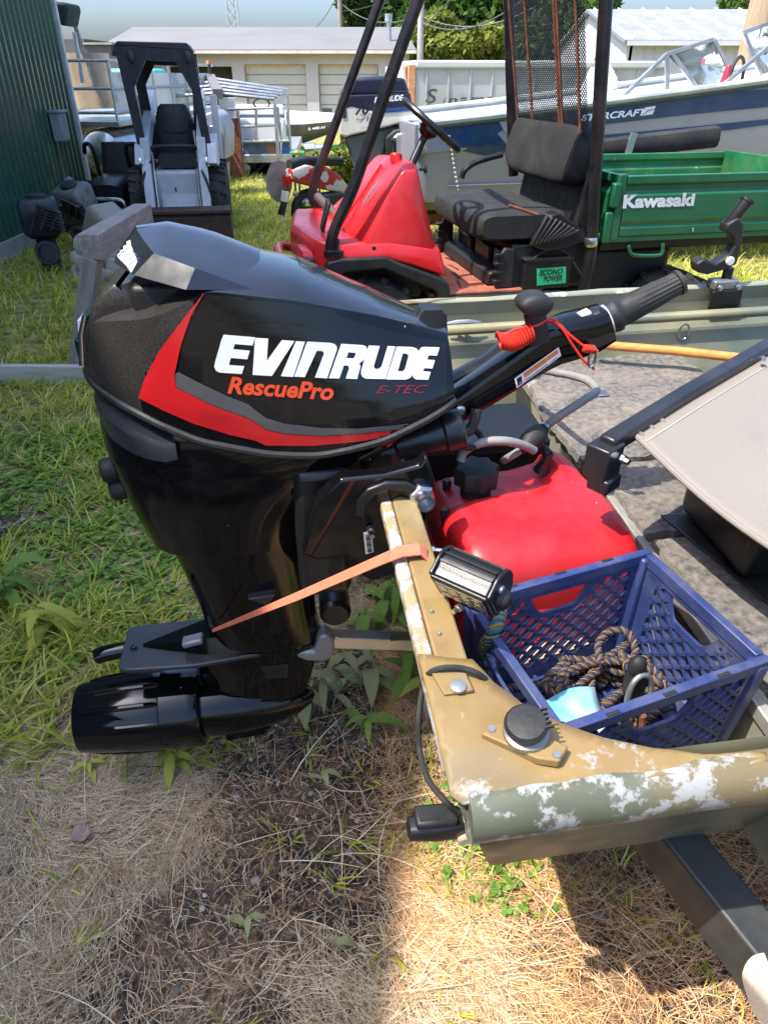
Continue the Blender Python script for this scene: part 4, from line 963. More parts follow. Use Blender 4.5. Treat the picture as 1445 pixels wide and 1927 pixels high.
cab = [onf(BF, 862, 1532, 1, -.80), onf(BF, 838, 1508, 1, -.795), onf(BF, 805, 1466, 1, -.76), onf(BF, 789, 1410, 1, -.72), onf(BF, 788, 1350, 1, -.69), onf(BF, 796, 1290, 1, -.655), bz(805, 1270, .012), bz(830, 1258, .027), bz(870, 1258, .027), bz(905, 1272, .02), bz(930, 1300, -.02), bz(935, 1330, -.12)]
obj('cable', MB().tube(smooth_path(cab, 8), .0042, 8), RUBBER, tr)

# ---- folding sling seat
CH = pm('black steel tube', (.028, .029, .033), .35, metal=.4, var=.25, dirt=((.10, .095, .09), .3, 9), chips=((.3, .29, .27), .74, 20))
SLING = pm('beige mesh fabric', (.235, .208, .178), .8, var=.07, scale=5, bump=.35, bscale=500, dirt=((.20, .175, .14), .4, 5))
ch = thing('folding_seat', 'folded seat with beige fabric sling on a black square tube frame', 'seat', mat=BF)
t0, t1, t2 = bz(1140, 838, .085), bz(1290, 745, .10), bz(1445, 655, .11)
t3 = t2+(t2-t1)*1.0
obj('side_tube', MB().tube([t0, t1, t2, t3], .01, sq=(.034, .034)), CH, ch, bevel=.005)
e0 = bz(1182, 850, .070)
lowdir = bz(1445, 1045, .05)-e0; lowdir = lowdir.normalized()*.52
rail2 = [t0+lowdir+Vector((0, 0, -.01)), t3+lowdir+Vector((0, 0, -.01))]
obj('side_tube', MB().tube(rail2, .01, sq=(.034, .034)), CH, ch, bevel=.005)
t_in = lambda s: mid(t0, t1, s*3) if s < 1/3 else (mid(t1, t2, s*3-1) if s < 2/3 else mid(t2, t3, s*3-2))
def slf(u, v):
    a = t_in(u*.9+.085)+Vector((.012, -.012, -.004)); b = a+lowdir*.97
    p = mid(a, b, v); p.z -= .028*sin(pi*v)+.004*sin(u*9)*sin(pi*v); return p
sling = obj('sling', MB().grid(slf, np.linspace(0, 1, 30), np.linspace(0, 1, 20)), SLING, ch, smooth=60, solid=.004)
obj('hem', MB().tube([slf(0, v)+Vector((0, 0, .001)) for v in np.linspace(0, 1, 16)], .0055, 8), SLING, sling)
obj('seam', MB().tube([slf(u, .045)+Vector((0, 0, .0025)) for u in np.linspace(0, 1, 24)], .0016, 6), pm('beige thread', (.38, .34, .29), .9), sling)
for k in range(3):
    q = slf(.02+.05*k, .012); obj('fray', MB().tube(smooth_path([q, q+Vector((-.015, .006, .008)), q+Vector((-.03+.012*k, .0, .002))], 4), [.005]*4+[.004]*4+[.002], 6), SLING, sling)
bk = obj('hinge_bracket', MB().box((t0.x+.0, t0.y-.0, .055), (.055, .050, .07), (0, 0, 35)), CH, ch, bevel=.004)
obj('hinge_foot', MB().box((t0.x+.005, t0.y-.01, .012), (.05, .045, .03), (0, 0, 35)), CH, bk, bevel=.004)
q = bz(1158, 846, .07)
obj('hinge_bolt', MB().lathe((q.x+.004, q.y-.02, .062), (.5, -1, 0), [(.010, 0), (.010, .008), (.006, .009), (.006, .018)], 6), STEEL, bk)
q = bz(1428, 675, .115); obj('tube_rivet', MB().lathe((q.x, q.y-.012, .12), (0, -.6, 1), [(.008, 0), (.006, .004)], 10), STEEL, ch)
ped = t0*.25+t2*.25+rail2[0]*.25+rail2[1]*.25
obj('pedestal', MB().box((.80, -.24, -.07), (.28, .26, .20)), BLACK_SATIN, ch, bevel=.02)

# ---- trailer under the boat
TRL = pm('grey black trailer paint', (.030, .033, .034), .5, var=.25, dirt=((.09, .08, .06), .5, 6), chips=((.2, .1, .05), .74, 12))
tl_ = thing('boat_trailer', 'dark steel boat trailer frame under the near side of the boat', 'trailer')
p0, p1, p2 = atz(1262, 1590, .47), atz(1380, 1730, .45), atz(1470, 1850, .43)
d_ = (p2-p0); p00 = p0-d_*2.2; p3 = p2+d_*.9
obj('cross_beam', MB().bar(p00, p3, .075, .10), TRL, tl_, bevel=.006)
Bx = lambda x, y, z: BF @ Vector((x, y, z))
for yy in (-.3, .4): obj('side_rail', MB().bar(Bx(.15, yy, -.56), Bx(3.6, yy, -.56), .06, .10), TRL, tl_, bevel=.005)
for yy in (-.3, .4): obj('bunk', MB().bar(Bx(.05, yy, -.495), Bx(3.0, yy, -.495), .09, .045), pm('dark carpet bunk', (.04, .04, .042), .95, bump=.6), tl_, bevel=.004)
ax0, ax1 = Bx(1.55, -.95, -.70), Bx(1.55, .95, -.70)
obj('axle', MB().bar(ax0, ax1, .05, .05), TRL, tl_, bevel=.004)
for q, s in ((ax0, -1), (ax1, 1)):
    n_ = (ax1-ax0).normalized()*s; q = Vector((q.x, q.y, .30))
    w_ = obj('wheel', MB().lathe(q-n_*.08, n_, [(.16, 0), (.27, .0), (.295, .025), (.30, .06), (.30, .10), (.295, .135), (.27, .16), (.16, .16)], 36), RUBBER, tl_)
    obj('rim', MB().lathe(q-n_*.06, n_, [(.02, .02), (.155, .02), (.165, .10), (.14, .13), (.10, .10), (.04, .115), (.01, .12)], 24), ALU_GREY, w_)
ws = obj('white_sling', MB().tube(smooth_path([atz(1452, 1828, .50), atz(1432, 1835, .49), atz(1424, 1862, .47), atz(1430, 1893, .42), atz(1445, 1935, .36)], 6), .012, sq=(.05, .006)), pm('grubby white webbing', (.55, .47, .40), .9, bump=.5, bscale=300), smooth=40)
tag(ws, 'grubby white webbing sling looped on the trailer beam end', 'strap')
# ================================================================ the red and green utility vehicle
UF = Matrix.Translation((-.26, 4.1, 0)) @ Matrix.Rotation(R(12), 4, 'Z')
def U(u, v, y): return onf(UF, u, v, 1, y)
def UPb(u, v, y): p = U(u, v, y); return Vector((p.x, y, p.z))
RED_BODY = pm('red body plastic', (.62, .010, .012), .33, var=.1, scale=3, dirt=((.55, .10, .09), .35, 3), coat=.15)
GREEN = pm('green bed paint', (.006, .105, .042), .38, var=.15, scale=4, dirt=((.05, .09, .04), .5, 4), chips=((.25, .22, .13), .73, 9), coat=.2)
GREEN_IN = pm('scratched green paint', (.012, .14, .05), .5, var=.25, scale=5, chips=((.42, .36, .22), .63, 6), dirt=((.16, .17, .07), .5, 4))
BAR = pm('worn black roll bar', (.014, .014, .017), .32, metal=.3, var=.3, dirt=((.10, .06, .05), .35, 6), chips=((.16, .08, .06), .72, 14))
SEATB = pm('black seat fabric', (.014, .014, .0145), .85, var=.25, scale=9, dirt=((.06, .054, .048), .4, 5), bump=.3, bscale=260)
RUSTFLOOR = pm('rusty red floor', (.36, .105, .055), .8, var=.3, scale=8, dirt=((.12, .06, .04), .6, 6), bump=.3)
utv = thing('utility_vehicle', 'utility vehicle with red nose, black bench seat and green cargo bed', 'vehicle', mat=UF)
# red nose: platform and tower
plat = MB()
rings = []
for y, x0, x1, zt in ((-.02, -.02, .62, .80), (.0, -.06, .64, .86), (.05, -.13, .64, .875), (.6, -.20, .64, .88), (1.15, -.13, .64, .875), (1.2, -.06, .64, .86), (1.22, -.02, .62, .80)):
    rings.append([(x0, y, .70), (x0-.0, y, zt-.04), (x0+.03, y, zt), (.30, y, zt), (x1-.05, y, zt-.05), (x1, y, .66), (.42, y, .73), (.28, y, .77), (.0, y, .77)])
obj('nose', plat.loft(rings), RED_BODY, utv, smooth=30, bevel=.022, seg=4)
tw = MB(); rings = []
for y, fx, fz, tx, tz, rx, rz in ((.00, .13, .80, .36, 1.10, .60, .72), (.02, .10, .82, .385, 1.215, .615, .665), (.10, .075, .85, .40, 1.245, .62, .66), (.40, .06, .87, .395, 1.25, .62, .66), (.70, .06, .87, .38, 1.235, .62, .66), (.80, .07, .86, .36, 1.19, .62, .66), (1.10, .09, .85, .36, 1.05, .61, .68), (1.17, .12, .82, .34, .98, .60, .72)):
    rings.append([(fx, y, fz-.03), (fx, y, fz), (fx+(tx-fx)*.5, y, fz+(tz-fz)*.53), (tx-.02, y, tz-.012), (tx+.0, y, tz), (tx+.055, y, tz), (tx+.072, y, tz-.02), (rx, y, rz), (rx-.04, y, rz-.02)])
tower = obj('dash_tower', tw.loft(rings), RED_BODY, utv, smooth=50, bevel=.02, seg=4)
obj('hood_lip', MB().loft([[(.065+.3*t, y, .885+.335*t+.003), (.065+.3*t-.012, y, .885+.335*t+.014), (.065+.3*t, y+.012, .885+.335*t+.014), (.065+.3*t, y+.014, .885+.335*t)] for t, y in ((.05, .30), (.55, .36), (.93, .42))]), RED_BODY, tower, smooth=40)
q = U(745, 300, .28); obj('tank_cap', MB().lathe((q.x, .28, 1.235), (0, 0, 1), [(.035, 0), (.035, .035), (.028, .045), (.002, .046)], 16), RED_BODY, tower, smooth=40)
q = U(692, 348, .20)
sl2 = Vector((.30, 0, .34)).normalized()
for k, ln_ in enumerate((.05, .075, .06)):
    p = Vector((.235+.026*k-.02, .17+.004*k, 1.052+.032*k)); obj('nose_badge', MB().bar(p-sl2*.03-Vector((.012, 0, -.012)), p+sl2*ln_*.5-Vector((.012, 0, -.012)), .018, .004, (-.75, 0, .66)), STEEL, tower)
for u, v in ((703, 466), (816, 517)): obj('body_bolt', MB().lathe(UPb(u, v, .0), (0, -1, 0), [(.012, -.01), (.012, .012), (.006, .014)], 10), BLACK_PLASTIC, tower)
# black front fender flare and wheel
ff = [(-.10, .70), (-.06, .775), (.02, .79), (.27, .79), (.34, .755), (.60, .655), (.645, .62), (.66, .50), (.585, .50), (.565, .585), (.31, .70), (.26, .725), (.04, .715), (-.02, .68)]
obj('front_fender', MB().prism(ff, XZ, -.045, .12), BLACK_PLASTIC, utv, bevel=.012)
obj('inner_fender', MB().box((.22, .6, .62), (.62, .90, .24)), BLACK_PLASTIC, utv, bevel=.02)
obj('far_front_fender', MB().prism(ff, XZ, 1.10, 1.25), BLACK_PLASTIC, utv, bevel=.012)
obj('front_bumper', MB().tube(smooth_path([(-.12, .05, .62), (-.24, .15, .66), (-.27, .6, .68), (-.24, 1.05, .66), (-.12, 1.15, .62)], 5), .03, 10), RED_BODY, utv)
obj('headlamp_pod', MB().loft([[(x, y, z) for y, z in rrect(.26, .14, .04, 4, .18, .745)] for x in (-.19, -.12, -.02)]), RED_BODY, utv, bevel=.01)
obj('nose_pad', MB().box((-.16, .02, .74), (.06, .10, .10), (0, 0, 20)), BLACK_PLASTIC, utv, bevel=.02)
TREAD = pm('dusty tyre rubber', (.024, .024, .024), .85, var=.3, dirt=((.12, .10, .075), .6, 5), bump=.3)
def wheel(root, c, r, w, name='wheel', ax=(0, 1, 0), lug=14):
    c = Vector(c); ax = Vector(ax).normalized()
    wl = obj(name, MB().lathe(c-ax*w/2, ax, [(r*.52, .02), (r*.60, 0), (r*.90, .008), (r*.97, w*.2), (r*.97, w*.8), (r*.90, w-.008), (r*.60, w), (r*.52, w-.02)], 32), TREAD, root)
    mb = MB(); x = ax.orthogonal().normalized(); y = ax.cross(x)
    for k in range(lug):
        a = 2*pi*k/lug; d = x*cos(a)+y*sin(a); t = ax.cross(d)
        for s in (-1, 1): mb.bar(c+d*(r*.975)+ax*s*w*.06, c+d*(r*.96)+ax*s*w*.46+t*s*r*.10, .035*r/.3, .03*r/.3, d)
    obj('tread_block', mb, TREAD, wl, kind='stuff')
    obj('rim', MB().lathe(c-ax*w*.42, ax, [(.02, w*.25), (r*.5, w*.2), (r*.54, w*.42), (r*.54, w*.7), (r*.40, w*.6), (r*.15, w*.68), (.01, w*.7)], 24), ALU_GREY, wl)
    return wl
for y in (.10, 1.12):
    wheel(utv, (.20, y+(.03 if y < .5 else -.03), .33), .33, .22); wheel(utv, (2.15, y, .30), .30, .25)
# chassis, floor
obj('chassis', MB().box((1.3, .6, .40), (2.6, .62, .12)), BLACK_PLASTIC, utv, bevel=.01)
obj('floor_pan', MB().box((.90, .60, .545), (.72, 1.16, .02)), RUSTFLOOR, utv, bevel=.006)
for k in range(4): obj('floor_crack', MB().box((.78+.05*k, .2+.22*k, .5565), (.012+.01*(k % 2), .16, .002), (0, 0, 8*k-10)), RUBBER, utv)
obj('sill', MB().box((1.0, .03, .50), (.75, .05, .07)), BLACK_PLASTIC, utv, bevel=.01)
# seat base
sb_ = obj('seat_base', MB().box((1.30, .60, .67), (.50, 1.06, .26)), BLACK_PLASTIC, utv, bevel=.015)
for k, (y0, y1) in enumerate(((.10, .26), (.34, .62), (.70, .98))):
    obj('base_rib', MB().box((1.035, (y0+y1)/2, .66), (.05, y1-y0, .2-.03*k)), BLACK_SATIN, sb_, bevel=.012)
obj('base_step', MB().loft([[(1.02, y, .56), (.93, y, .56), (.94, y, .63), (1.02, y, .66)] for y in (.12, 1.08)]), BLACK_PLASTIC, sb_, bevel=.01)
for yy, xx in ((.06, 1.02), (1.12, .96)):
    sh_ = obj('kick_guard', MB().prism([(xx-.06, .555), (xx+.05, .555), (xx+.05, .78), (xx-.02, .79), (xx-.06, .72)], XZ, yy-.015, yy+.02), BLACK_PLASTIC, utv, bevel=.01)
    for k in range(4): obj('guard_fin', MB().box((xx-.05, yy, .60+.05*k), (.05, .05, .02)), BLACK_SATIN, sh_, bevel=.006)
# finned cover under the seat
fcx = MB(); o_ = U(1045, 440, .0)
fc = obj('finned_cover', MB().prism([(U(u, v, .04).x, U(u, v, .04).z) for u, v in ((1000, 462), (998, 448), (1030, 402), (1048, 398), (1098, 432), (1096, 452), (1060, 464), (1022, 470))], XZ, .0, .12), BLACK_SATIN, utv, bevel=.008)
for k in range(8):
    a, b = U(999+8*k*.95, 462-2*k, -.01), U(1032+8.2*k, 403+4.3*k, -.01); obj('cover_fin', MB().bar((a.x, -.008, a.z), (b.x, -.008, b.z), .016, .02, (0, 1, 0)), BLACK_PLASTIC, fc, bevel=.004)
a, b = U(958, 386, .02), U(1012, 404, .02); obj('gear_lever', MB().tube([(a.x, .02, a.z), (b.x, .03, b.z)], .009, 8), RUST, utv)
# battery with label
bt = obj('battery', MB().box((1.27, .09, .635), (.30, .16, .17)), BLACK_SATIN, utv, bevel=.008)
obj('battery_lid', MB().box((1.27, .09, .722), (.315, .17, .02)), BLACK_PLASTIC, bt, bevel=.006)
LP = [U(u, v, .0085) for u, v in ((1010, 505), (1065, 501), (1064, 532), (1010, 537))]
for p_ in LP: p_.y = .0085
obj('battery_label', MB().prism([(p_.x, p_.z) for p_ in LP], XZ, .0072, .0095), pm('bright green label', (.02, .42, .19), .4, var=.05), bt)
def text_quad(name, txt, c00, c10, c01, mat, parent, bold=.02, shear=0, sx=1, off=Vector((0, -.002, 0)), space=1.0):
    """lettering stretched over the parallelogram bottom-left, bottom-right, top-left"""
    v, f_ = text2d(txt, 1, bold, shear, space, sx); x0 = min(a for a, _ in v); x1 = max(a for a, _ in v); y1 = max(b for _, b in v); y0 = min(0, min(b for _, b in v))
    e1, e2 = Vector(c10)-Vector(c00), Vector(c01)-Vector(c00)
    mb = MB(); mb.add([Vector(c00)+e1*((a-x0)/(x1-x0))+e2*((b-y0)/(y1-y0))+off for a, b in v], f_); return obj(name, mb, mat, parent, smooth=0, recalc=False)
def UP(u, v, y): p = U(u, v, y); return Vector((p.x, y, p.z))
text_quad('label_text', 'ECONO', UP(1014, 519, .006), UP(1058, 515, .006), UP(1015, 508, .006), BLACK_PLASTIC, bt, .035, .25)
text_quad('label_text', 'POWER', UP(1022, 530, .006), UP(1057, 527, .006), UP(1023, 519.5, .006), BLACK_PLASTIC, bt, .03, .25)
obj('battery_strap', MB().tube(smooth_path([UP(1000, 488, .03), UP(1030, 470, .02), UP(1062, 472, .02), UP(1090, 510, .0), UP(1105, 540, -.01)], 5), .006, 6), RUBBER, utv)
# seat cushion and back
def cushion(name, c, d, r, sag, rot=(0, 0, 0)):
    mb = MB(); rings = []
    n = 15
    for i in range(n):
        t = -1+2*i/(n-1); k = (1-abs(t)**6)**.35 if abs(t) < 1 else .25; k = max(.25, k)
        P = superell(d[0]/2*(.9+.1*k), d[2]/2*(.55+.45*k), 4.5, 28)
        rings.append([(c[0]+x, c[1]+t*d[1]/2, c[2]+z+(sag*(t*t-1) if z > 0 else 0)+.006*mnoise.noise(Vector((x*6, t*5, z*8)))) for x, z in P])
    return obj(name, mb.loft(rings), SEATB, utv, smooth=60)
cushion('seat_cushion', (1.12, .58, .90), (.56, 1.04, .19), .05, .015)
bkr = cushion('backrest', (0, 0, 0), (.16, 1.06, .36), .05, .01)
bkr.location = (1.47, .66, 1.26); bkr.rotation_euler = (0, R(12), 0)
obj('seat_back_panel', MB().box((1.52, .6, 1.02), (.06, 1.0, .32), (0, 10, 0)), BLACK_PLASTIC, utv, bevel=.02)
obj('hip_rail', MB().tube(smooth_path([UP(868, 335, 1.14), UP(876, 318, 1.14), UP(900, 303, 1.14), UP(945, 290, 1.14)], 6), .02, 10), BAR, utv)
obj('near_seat_bracket', MB().prism([(UP(u, v, .03).x, UP(u, v, .03).z) for u, v in ((1108, 318), (1118, 330), (1112, 420), (1095, 436), (1088, 420), (1098, 360))], XZ, .02, .05), BAR, utv, bevel=.006)
# roll bars
def bar_(pts, r=.030): return obj('roll_bar', MB().tube(smooth_path(pts, 6), r, 14), BAR, utv)
bar_([UP(620, 470, .02), UP(632, 425, .02), UP(668, 345, .02), UP(726, 170, .02), UP(786, 0, .02), UP(806, -60, .02)], .031)
bar_([UP(604, 395, 1.18), UP(588, 360, 1.18), UP(632, 230, 1.18), UP(715, 0, 1.18), UP(735, -55, 1.18)], .029)
bar_([UP(1098, 545, 0), UP(1112, 470, 0), UP(1120, 330, 0), UP(1132, 130, 0), UP(1140, 0, 0), UP(1143, -60, 0)], .036)
bar_([UP(966, 330, 1.2), UP(962, 200, 1.2), UP(957, 0, 1.2), UP(955, -45, 1.2)], .034)
top = [UP(806, -60, .02), UP(1143, -60, 0), UP(955, -45, 1.2), UP(735, -55, 1.18)]
for a, b in ((0, 1), (2, 3), (1, 2), (0, 3)): obj('roof_bar', MB().tube([top[a], top[b]], .030, 12), BAR, utv)
obj('bar_collar', MB().lathe(UP(1111, 462, 0), UP(1112, 440, 0)-UP(1111, 462, 0), [(.039, 0), (.042, .01), (.042, .04), (.038, .05)], 16), STEEL, utv)
obj('bar_foot', MB().lathe(UP(628, 470, .02), (0, 0, 1), [(.06, -.03), (.06, 0), (.034, .01), (.034, .06)], 16), BAR, utv)
a, b = UP(598, 370, 1.1), UP(640, 412, .75); obj('cross_tube', MB().tube([a, b], .03, 12), pm('grey worn tube', (.12, .10, .10), .4, metal=.4, dirt=((.3, .1, .08), .4, 8)), utv)
obj('mirror', MB().box(UP(612, 405, .25), (.02, .10, .17), (10, 15, 0)), BLACK_PLASTIC, utv, bevel=.01)
# rear screen: rusty bars and expanded metal
mz0, mz1 = 1.36, 2.12
def SP(y, z): return Vector((1.44-.14*(z-1.36)/.7, y, z))
for y in (.16, .40, .44, .86, 1.12): obj('screen_bar', MB().tube([SP(y, mz0), SP(y, mz1)], .009, 8), RUST, utv)
mb = MB(); pitch = .021
for sg in (-1, 1):
    c_ = -1.2
    while c_ < 2.4:
        run = []
        for y in (.06, 1.15):
            run.append((y, mz0+c_+sg*(y-.06)*.72))
        # clip to the frame
        (y0, z0), (y1, z1) = run
        def cut(t): return (y0+(y1-y0)*t, z0+(z1-z0)*t)
        ts = [0, 1]
        t0_, t1_ = 0.0, 1.0
        for lim, up_ in ((mz0, False), (mz1, True)):
            dz = z1-z0; t_ = (lim-z0)/dz
            if (dz > 0) == up_: t1_ = min(t1_, t_)
            else: t0_ = max(t0_, t_)
        if t1_ > t0_:
            a, b = cut(t0_), cut(t1_); mb.bar(SP(*a), SP(*b), .0045, .0028, (1, 0, 0))
        c_ += pitch if sg > 0 else pitch
obj('screen_mesh', mb, BAR, utv, kind='stuff', smooth=0)
# steering wheel
sc_ = UP(812, 235, .34); nrm = Vector((.62, -.12, .80)).normalized()
x_ = nrm.cross(Vector((0, 1, 0))).normalized(); y_ = nrm.cross(x_)
sw = obj('steering_wheel', MB().tube([sc_+(x_*cos(a)+y_*sin(a))*.195 for a in np.linspace(0, 2*pi, 40)[:-1]], .019, 10, loop=True), BLACK_SATIN, utv)
for a in (0, 2.1, 4.2): obj('spoke', MB().bar(sc_+nrm*-.02, sc_+(x_*cos(a+.5)+y_*sin(a+.5))*.19, .045, .008, nrm), pm('grey spoke', (.20, .20, .20), .4), sw)
obj('wheel_hub', MB().lathe(sc_-nrm*.07, nrm, [(.03, 0), (.045, .02), (.06, .04), (.05, .055), (.01, .06)], 16), BLACK_PLASTIC, sw)
obj('steering_column', MB().cyl(sc_-nrm*.05, UP(770, 318, .30), .020, .024), BLACK_SATIN, utv)
obj('ignition_knob', MB().lathe(UP(788, 318, .1), (1, -.3, 0), [(.008, 0), (.008, .03), (.02, .031), (.02, .045)], 10), BLACK_PLASTIC, utv)
# cargo bed
bz0, bz1, bx0, bx1 = .83, 1.165, 1.62, 3.15
def panel(name, p0, p1, mat, zt=bz1, depth=.03, out=-1):
    """pressed side panel: top flange, recessed band, raised field"""
    p0, p1 = Vector(p0), Vector(p1); d = (p1-p0).normalized(); n = Vector((d.y, -d.x, 0))
    prof_ = [(0, bz0), (.018, bz0+.012), (.018, bz0+.055), (.008, bz0+.07), (.022, bz0+.095), (.022, zt-.105), (.004, zt-.085), (.004, zt-.055), (.024, zt-.04), (.024, zt), (-.004, zt+.002), (-.008, bz0)]
    return obj(name, MB().loft([[q+n*a+Vector((0, 0, z)) for a, z in prof_] for q in (p0, p1)]), mat, bed, smooth=20, bevel=.004)
bed = obj('cargo_bed', MB().box(((bx0+bx1)/2, .62, bz0-.01), (bx1-bx0, 1.26, .03)), GREEN_IN, utv, bevel=.005)
panel('bed_side', (bx0+.06, -.005, 0), (bx1, -.005, 0), GREEN)
panel('far_bed_side', (bx0+.06, 1.235, 0), (bx1, 1.235, 0), GREEN_IN)
panel('bed_front', (bx0+.03, 1.25, 0), (bx0+.03, -.0, 0), GREEN, zt=bz1+.005)
tg = panel('tailgate', (bx1-.01, .0, 0), (bx1-.01, 1.25, 0), GREEN_IN, zt=bz1+.01)
obj('bed_corner', MB().box((bx0+.030, -.004, (bz0+bz1)/2), (.05, .04, bz1-bz0+.02)), GREEN, bed, bevel=.006)
obj('bed_latch', MB().box((bx0-.0, -.01, bz1-.10), (.05, .05, .13)), GREEN, bed, bevel=.01)
obj('bed_latch', MB().box((bx0-.02, .0, bz0+.06), (.05, .05, .17)), GREEN, bed, bevel=.01)
hd = smooth_path([UP(1183, 462, -.02), UP(1186, 474, -.02), UP(1196, 480, -.02), UP(1238, 480, -.02), UP(1246, 474, -.02), UP(1247, 458, -.02)], 4)
obj('bed_handle', MB().tube(hd, .011, 10), GREEN, bed)
obj('bed_frame', MB().box(((bx0+bx1)/2, .62, .765), (bx1-bx0-.1, .9, .09)), BLACK_PLASTIC, utv, bevel=.01)
obj('engine_block', MB().box((1.95, .55, .56), (.55, .6, .3)), BLACK_PLASTIC, utv, bevel=.03)
for u, v in ((1303, 430), (1303, 434)): obj('bed_rivet', MB().ball(UP(u, v, -.03), .008, 8, 6), STEEL, bed)
text_quad('bed_lettering', 'Kawasaki', UP(1171, 392, -.0285), UP(1305, 387, -.0285), UP(1174, 366, -.0285), pm('silver lettering', (.62, .63, .64), .4), bed, .045, .0, off=Vector((0, -.0015, 0)))
a = UP(1307, 288, 1.24); obj('bed_stake', MB().bar((a.x-.55, 1.24, 1.12), (a.x-.52, 1.24, 1.30), .05, .012, (0, 1, 0)), ALU, bed)
# rolled canopy lying behind the bed
cv = thing('rolled_canopy', 'long rolled black canopy cover lying beyond the green bed', 'canopy', mat=UF)
a, b = UP(1128, 280, 1.40), UP(1348, 256, 1.40)
obj('cover_roll', MB().loft([sect(a+(b-a)*t, b-a, w, h_, .35) for t, w, h_ in ((0, .12, .13), (.3, .13, .14), (.6, .13, .145), (.9, .13, .15), (.985, .13, .15), (1, .1, .12))]), SEATB, cv, smooth=40)
obj('support_post', MB().bar((a.x+.05, 1.44, .0), (a.x+.05, 1.44, a.z-.05), .04, .04), ALU, cv); obj('support_post', MB().bar((b.x-.3, 1.44, 0), (b.x-.3, 1.44, b.z-.05), .04, .04), ALU, cv)
# ================================================================ boats and machines behind
HULLW = pm('pale aluminium hull', (.33, .34, .40), .45, metal=.25, var=.1, scale=3, dirt=((.26, .25, .23), .4, 3))
BLUE_HULL = pm('blue hull paint', (.012, .048, .13), .35, var=.2, scale=3, dirt=((.10, .14, .20), .3, 4), coat=.2)
WHITE_P = pm('white gel coat', (.74, .74, .72), .35, var=.05, scale=2, dirt=((.45, .42, .38), .35, 2.5))
GREY_G = pm('dark grey gel coat', (.10, .105, .11), .3, var=.15, coat=.3)
CHROME = pm('polished chrome', (.75, .75, .76), .06, metal=1, var=.05)
GLASS = pm('pale windscreen glass', (.75, .82, .80), .05, trans=.9, var=.02, spec=.6, rvar=0)
# ---- blue and white runabout behind the vehicle
SF = Matrix.Translation((.30, 7.0, 0)) @ Matrix.Rotation(R(9), 4, 'Z')
sb2 = thing('blue_boat', 'blue and pale grey aluminium runabout boat behind the utility vehicle', 'boat', mat=SF)
def Sx(u, v, y=0): p = onf(SF, u, v, 1, y); return Vector((p.x, y, p.z))
LB = 5.6
def st_ring(x):
    sh_ = 1.285+.088*x+.004*x*x; k = 1 if x < 3.6 else 1-.9*((x-3.6)/2.0)**2
    w = .95*max(k, .06); zk = .52+(.0 if x < 3 else .16*((x-3)/2.6)**2)
    near = [(-w*.0, zk-.06), (-w*.55, zk+.03), (-w*.86, zk+.13), (-w*.90, zk+.30), (-w*.93, zk+.45), (-w*.96, zk+.55), (-w*.985, sh_-.22), (-w*1.0, sh_-.10), (-w*1.01, sh_)]
    return [(x, .95+y, z) for y, z in near[::-1]]+[(x, .95-y, z) for y, z in near[1:]]
xs2 = [0, .12]+list(np.linspace(.3, LB, 30))
hb = obj('hull', MB().loft([st_ring(x) for x in xs2], closed=False, caps=False), [HULLW, BLUE_HULL], sb2, smooth=25, solid=.02)
bvs = bvh_of(hb)
obj('transom', MB().prism([(p[1], p[2]) for p in st_ring(0)], lambda a, b, d: (d, a, b), -.03, .03), HULLW, sb2)
obj('deck', MB().loft([[(x, .95-w_, 1.24+.088*x+.004*x*x), (x, .95+w_, 1.24+.088*x+.004*x*x)] for x, w_ in [(t, .95*max(.06, (1 if t < 3.6 else 1-.9*((t-3.6)/2.0)**2))) for t in xs2]], closed=False, caps=False), WHITE_P, sb2, solid=.03)
for s in (0, 1): obj('gunwale_rail', MB().tube([((st_ring(x)[0] if s == 0 else st_ring(x)[-1])[0], (st_ring(x)[0] if s == 0 else st_ring(x)[-1])[1]-(.012 if s == 0 else -.012), st_ring(x)[0][2]+.012) for x in xs2], .032, 10), pm('white and dark rub rail', (.40, .44, .42), .4, var=.35, scale=2), sb2)
obj('rub_rail', MB().tube([(st_ring(x)[0][0], st_ring(x)[0][1]-.014, st_ring(x)[0][2]-.03) for x in xs2], .014, 8), pm('dark green rail', (.05, .075, .065), .4), sb2)
sideS = lambda p, q: (p, -.6, q)
def SD(*P): return [(Sx(u, v).x, Sx(u, v).z) for u, v in P]
decal('blue_band', poly2d(SD((812, 223), (950, 206), (1130, 193), (1300, 177), (1460, 165), (1460, 199), (1300, 214), (1130, 234), (1040, 236), (950, 240), (935, 250), (965, 285), (915, 293), (870, 284), (845, 262), (828, 235))), BLUE_HULL, hb, bvs, sideS, off=.016, step=.12)
decal('blue_stripe', poly2d(SD((1130, 254), (1300, 238), (1460, 222), (1460, 232), (1330, 250), (1130, 262))), BLUE_HULL, hb, bvs, sideS, off=.016, step=.12)
decal('pale_flash', poly2d(SD((935, 224), (956, 220), (985, 238), (965, 240), (950, 250))), HULLW, hb, bvs, sideS, off=.02, step=.12)
def side_text(txt, c00, c10, c01, mat, parent, bold, shear):
    a, b, c = [Sx(*q) for q in (c00, c10, c01)]
    return text_quad('hull_lettering', txt, (a.x, -.085, a.z), (b.x, -.085, b.z), (c.x, -.085, c.z), mat, parent, bold, shear)
side_text('STARCRAFT', (1086, 227), (1208, 215), (1087, 214), pm('pale blue film', (.45, .52, .58), .4), hb, .03, .2)
a_ = SD((1205, 216), (1212, 201), (1232, 198), (1229, 204), (1216, 206), (1213, 211)); decal('hull_emblem', poly2d(a_), WHITE_DECAL, hb, bvs, sideS, off=.022, step=.1)
a_ = SD((1206, 217), (1226, 214), (1230, 205), (1217, 208), (1214, 212)); decal('hull_emblem', poly2d(a_), WHITE_DECAL, hb, bvs, sideS, off=.022, step=.1)
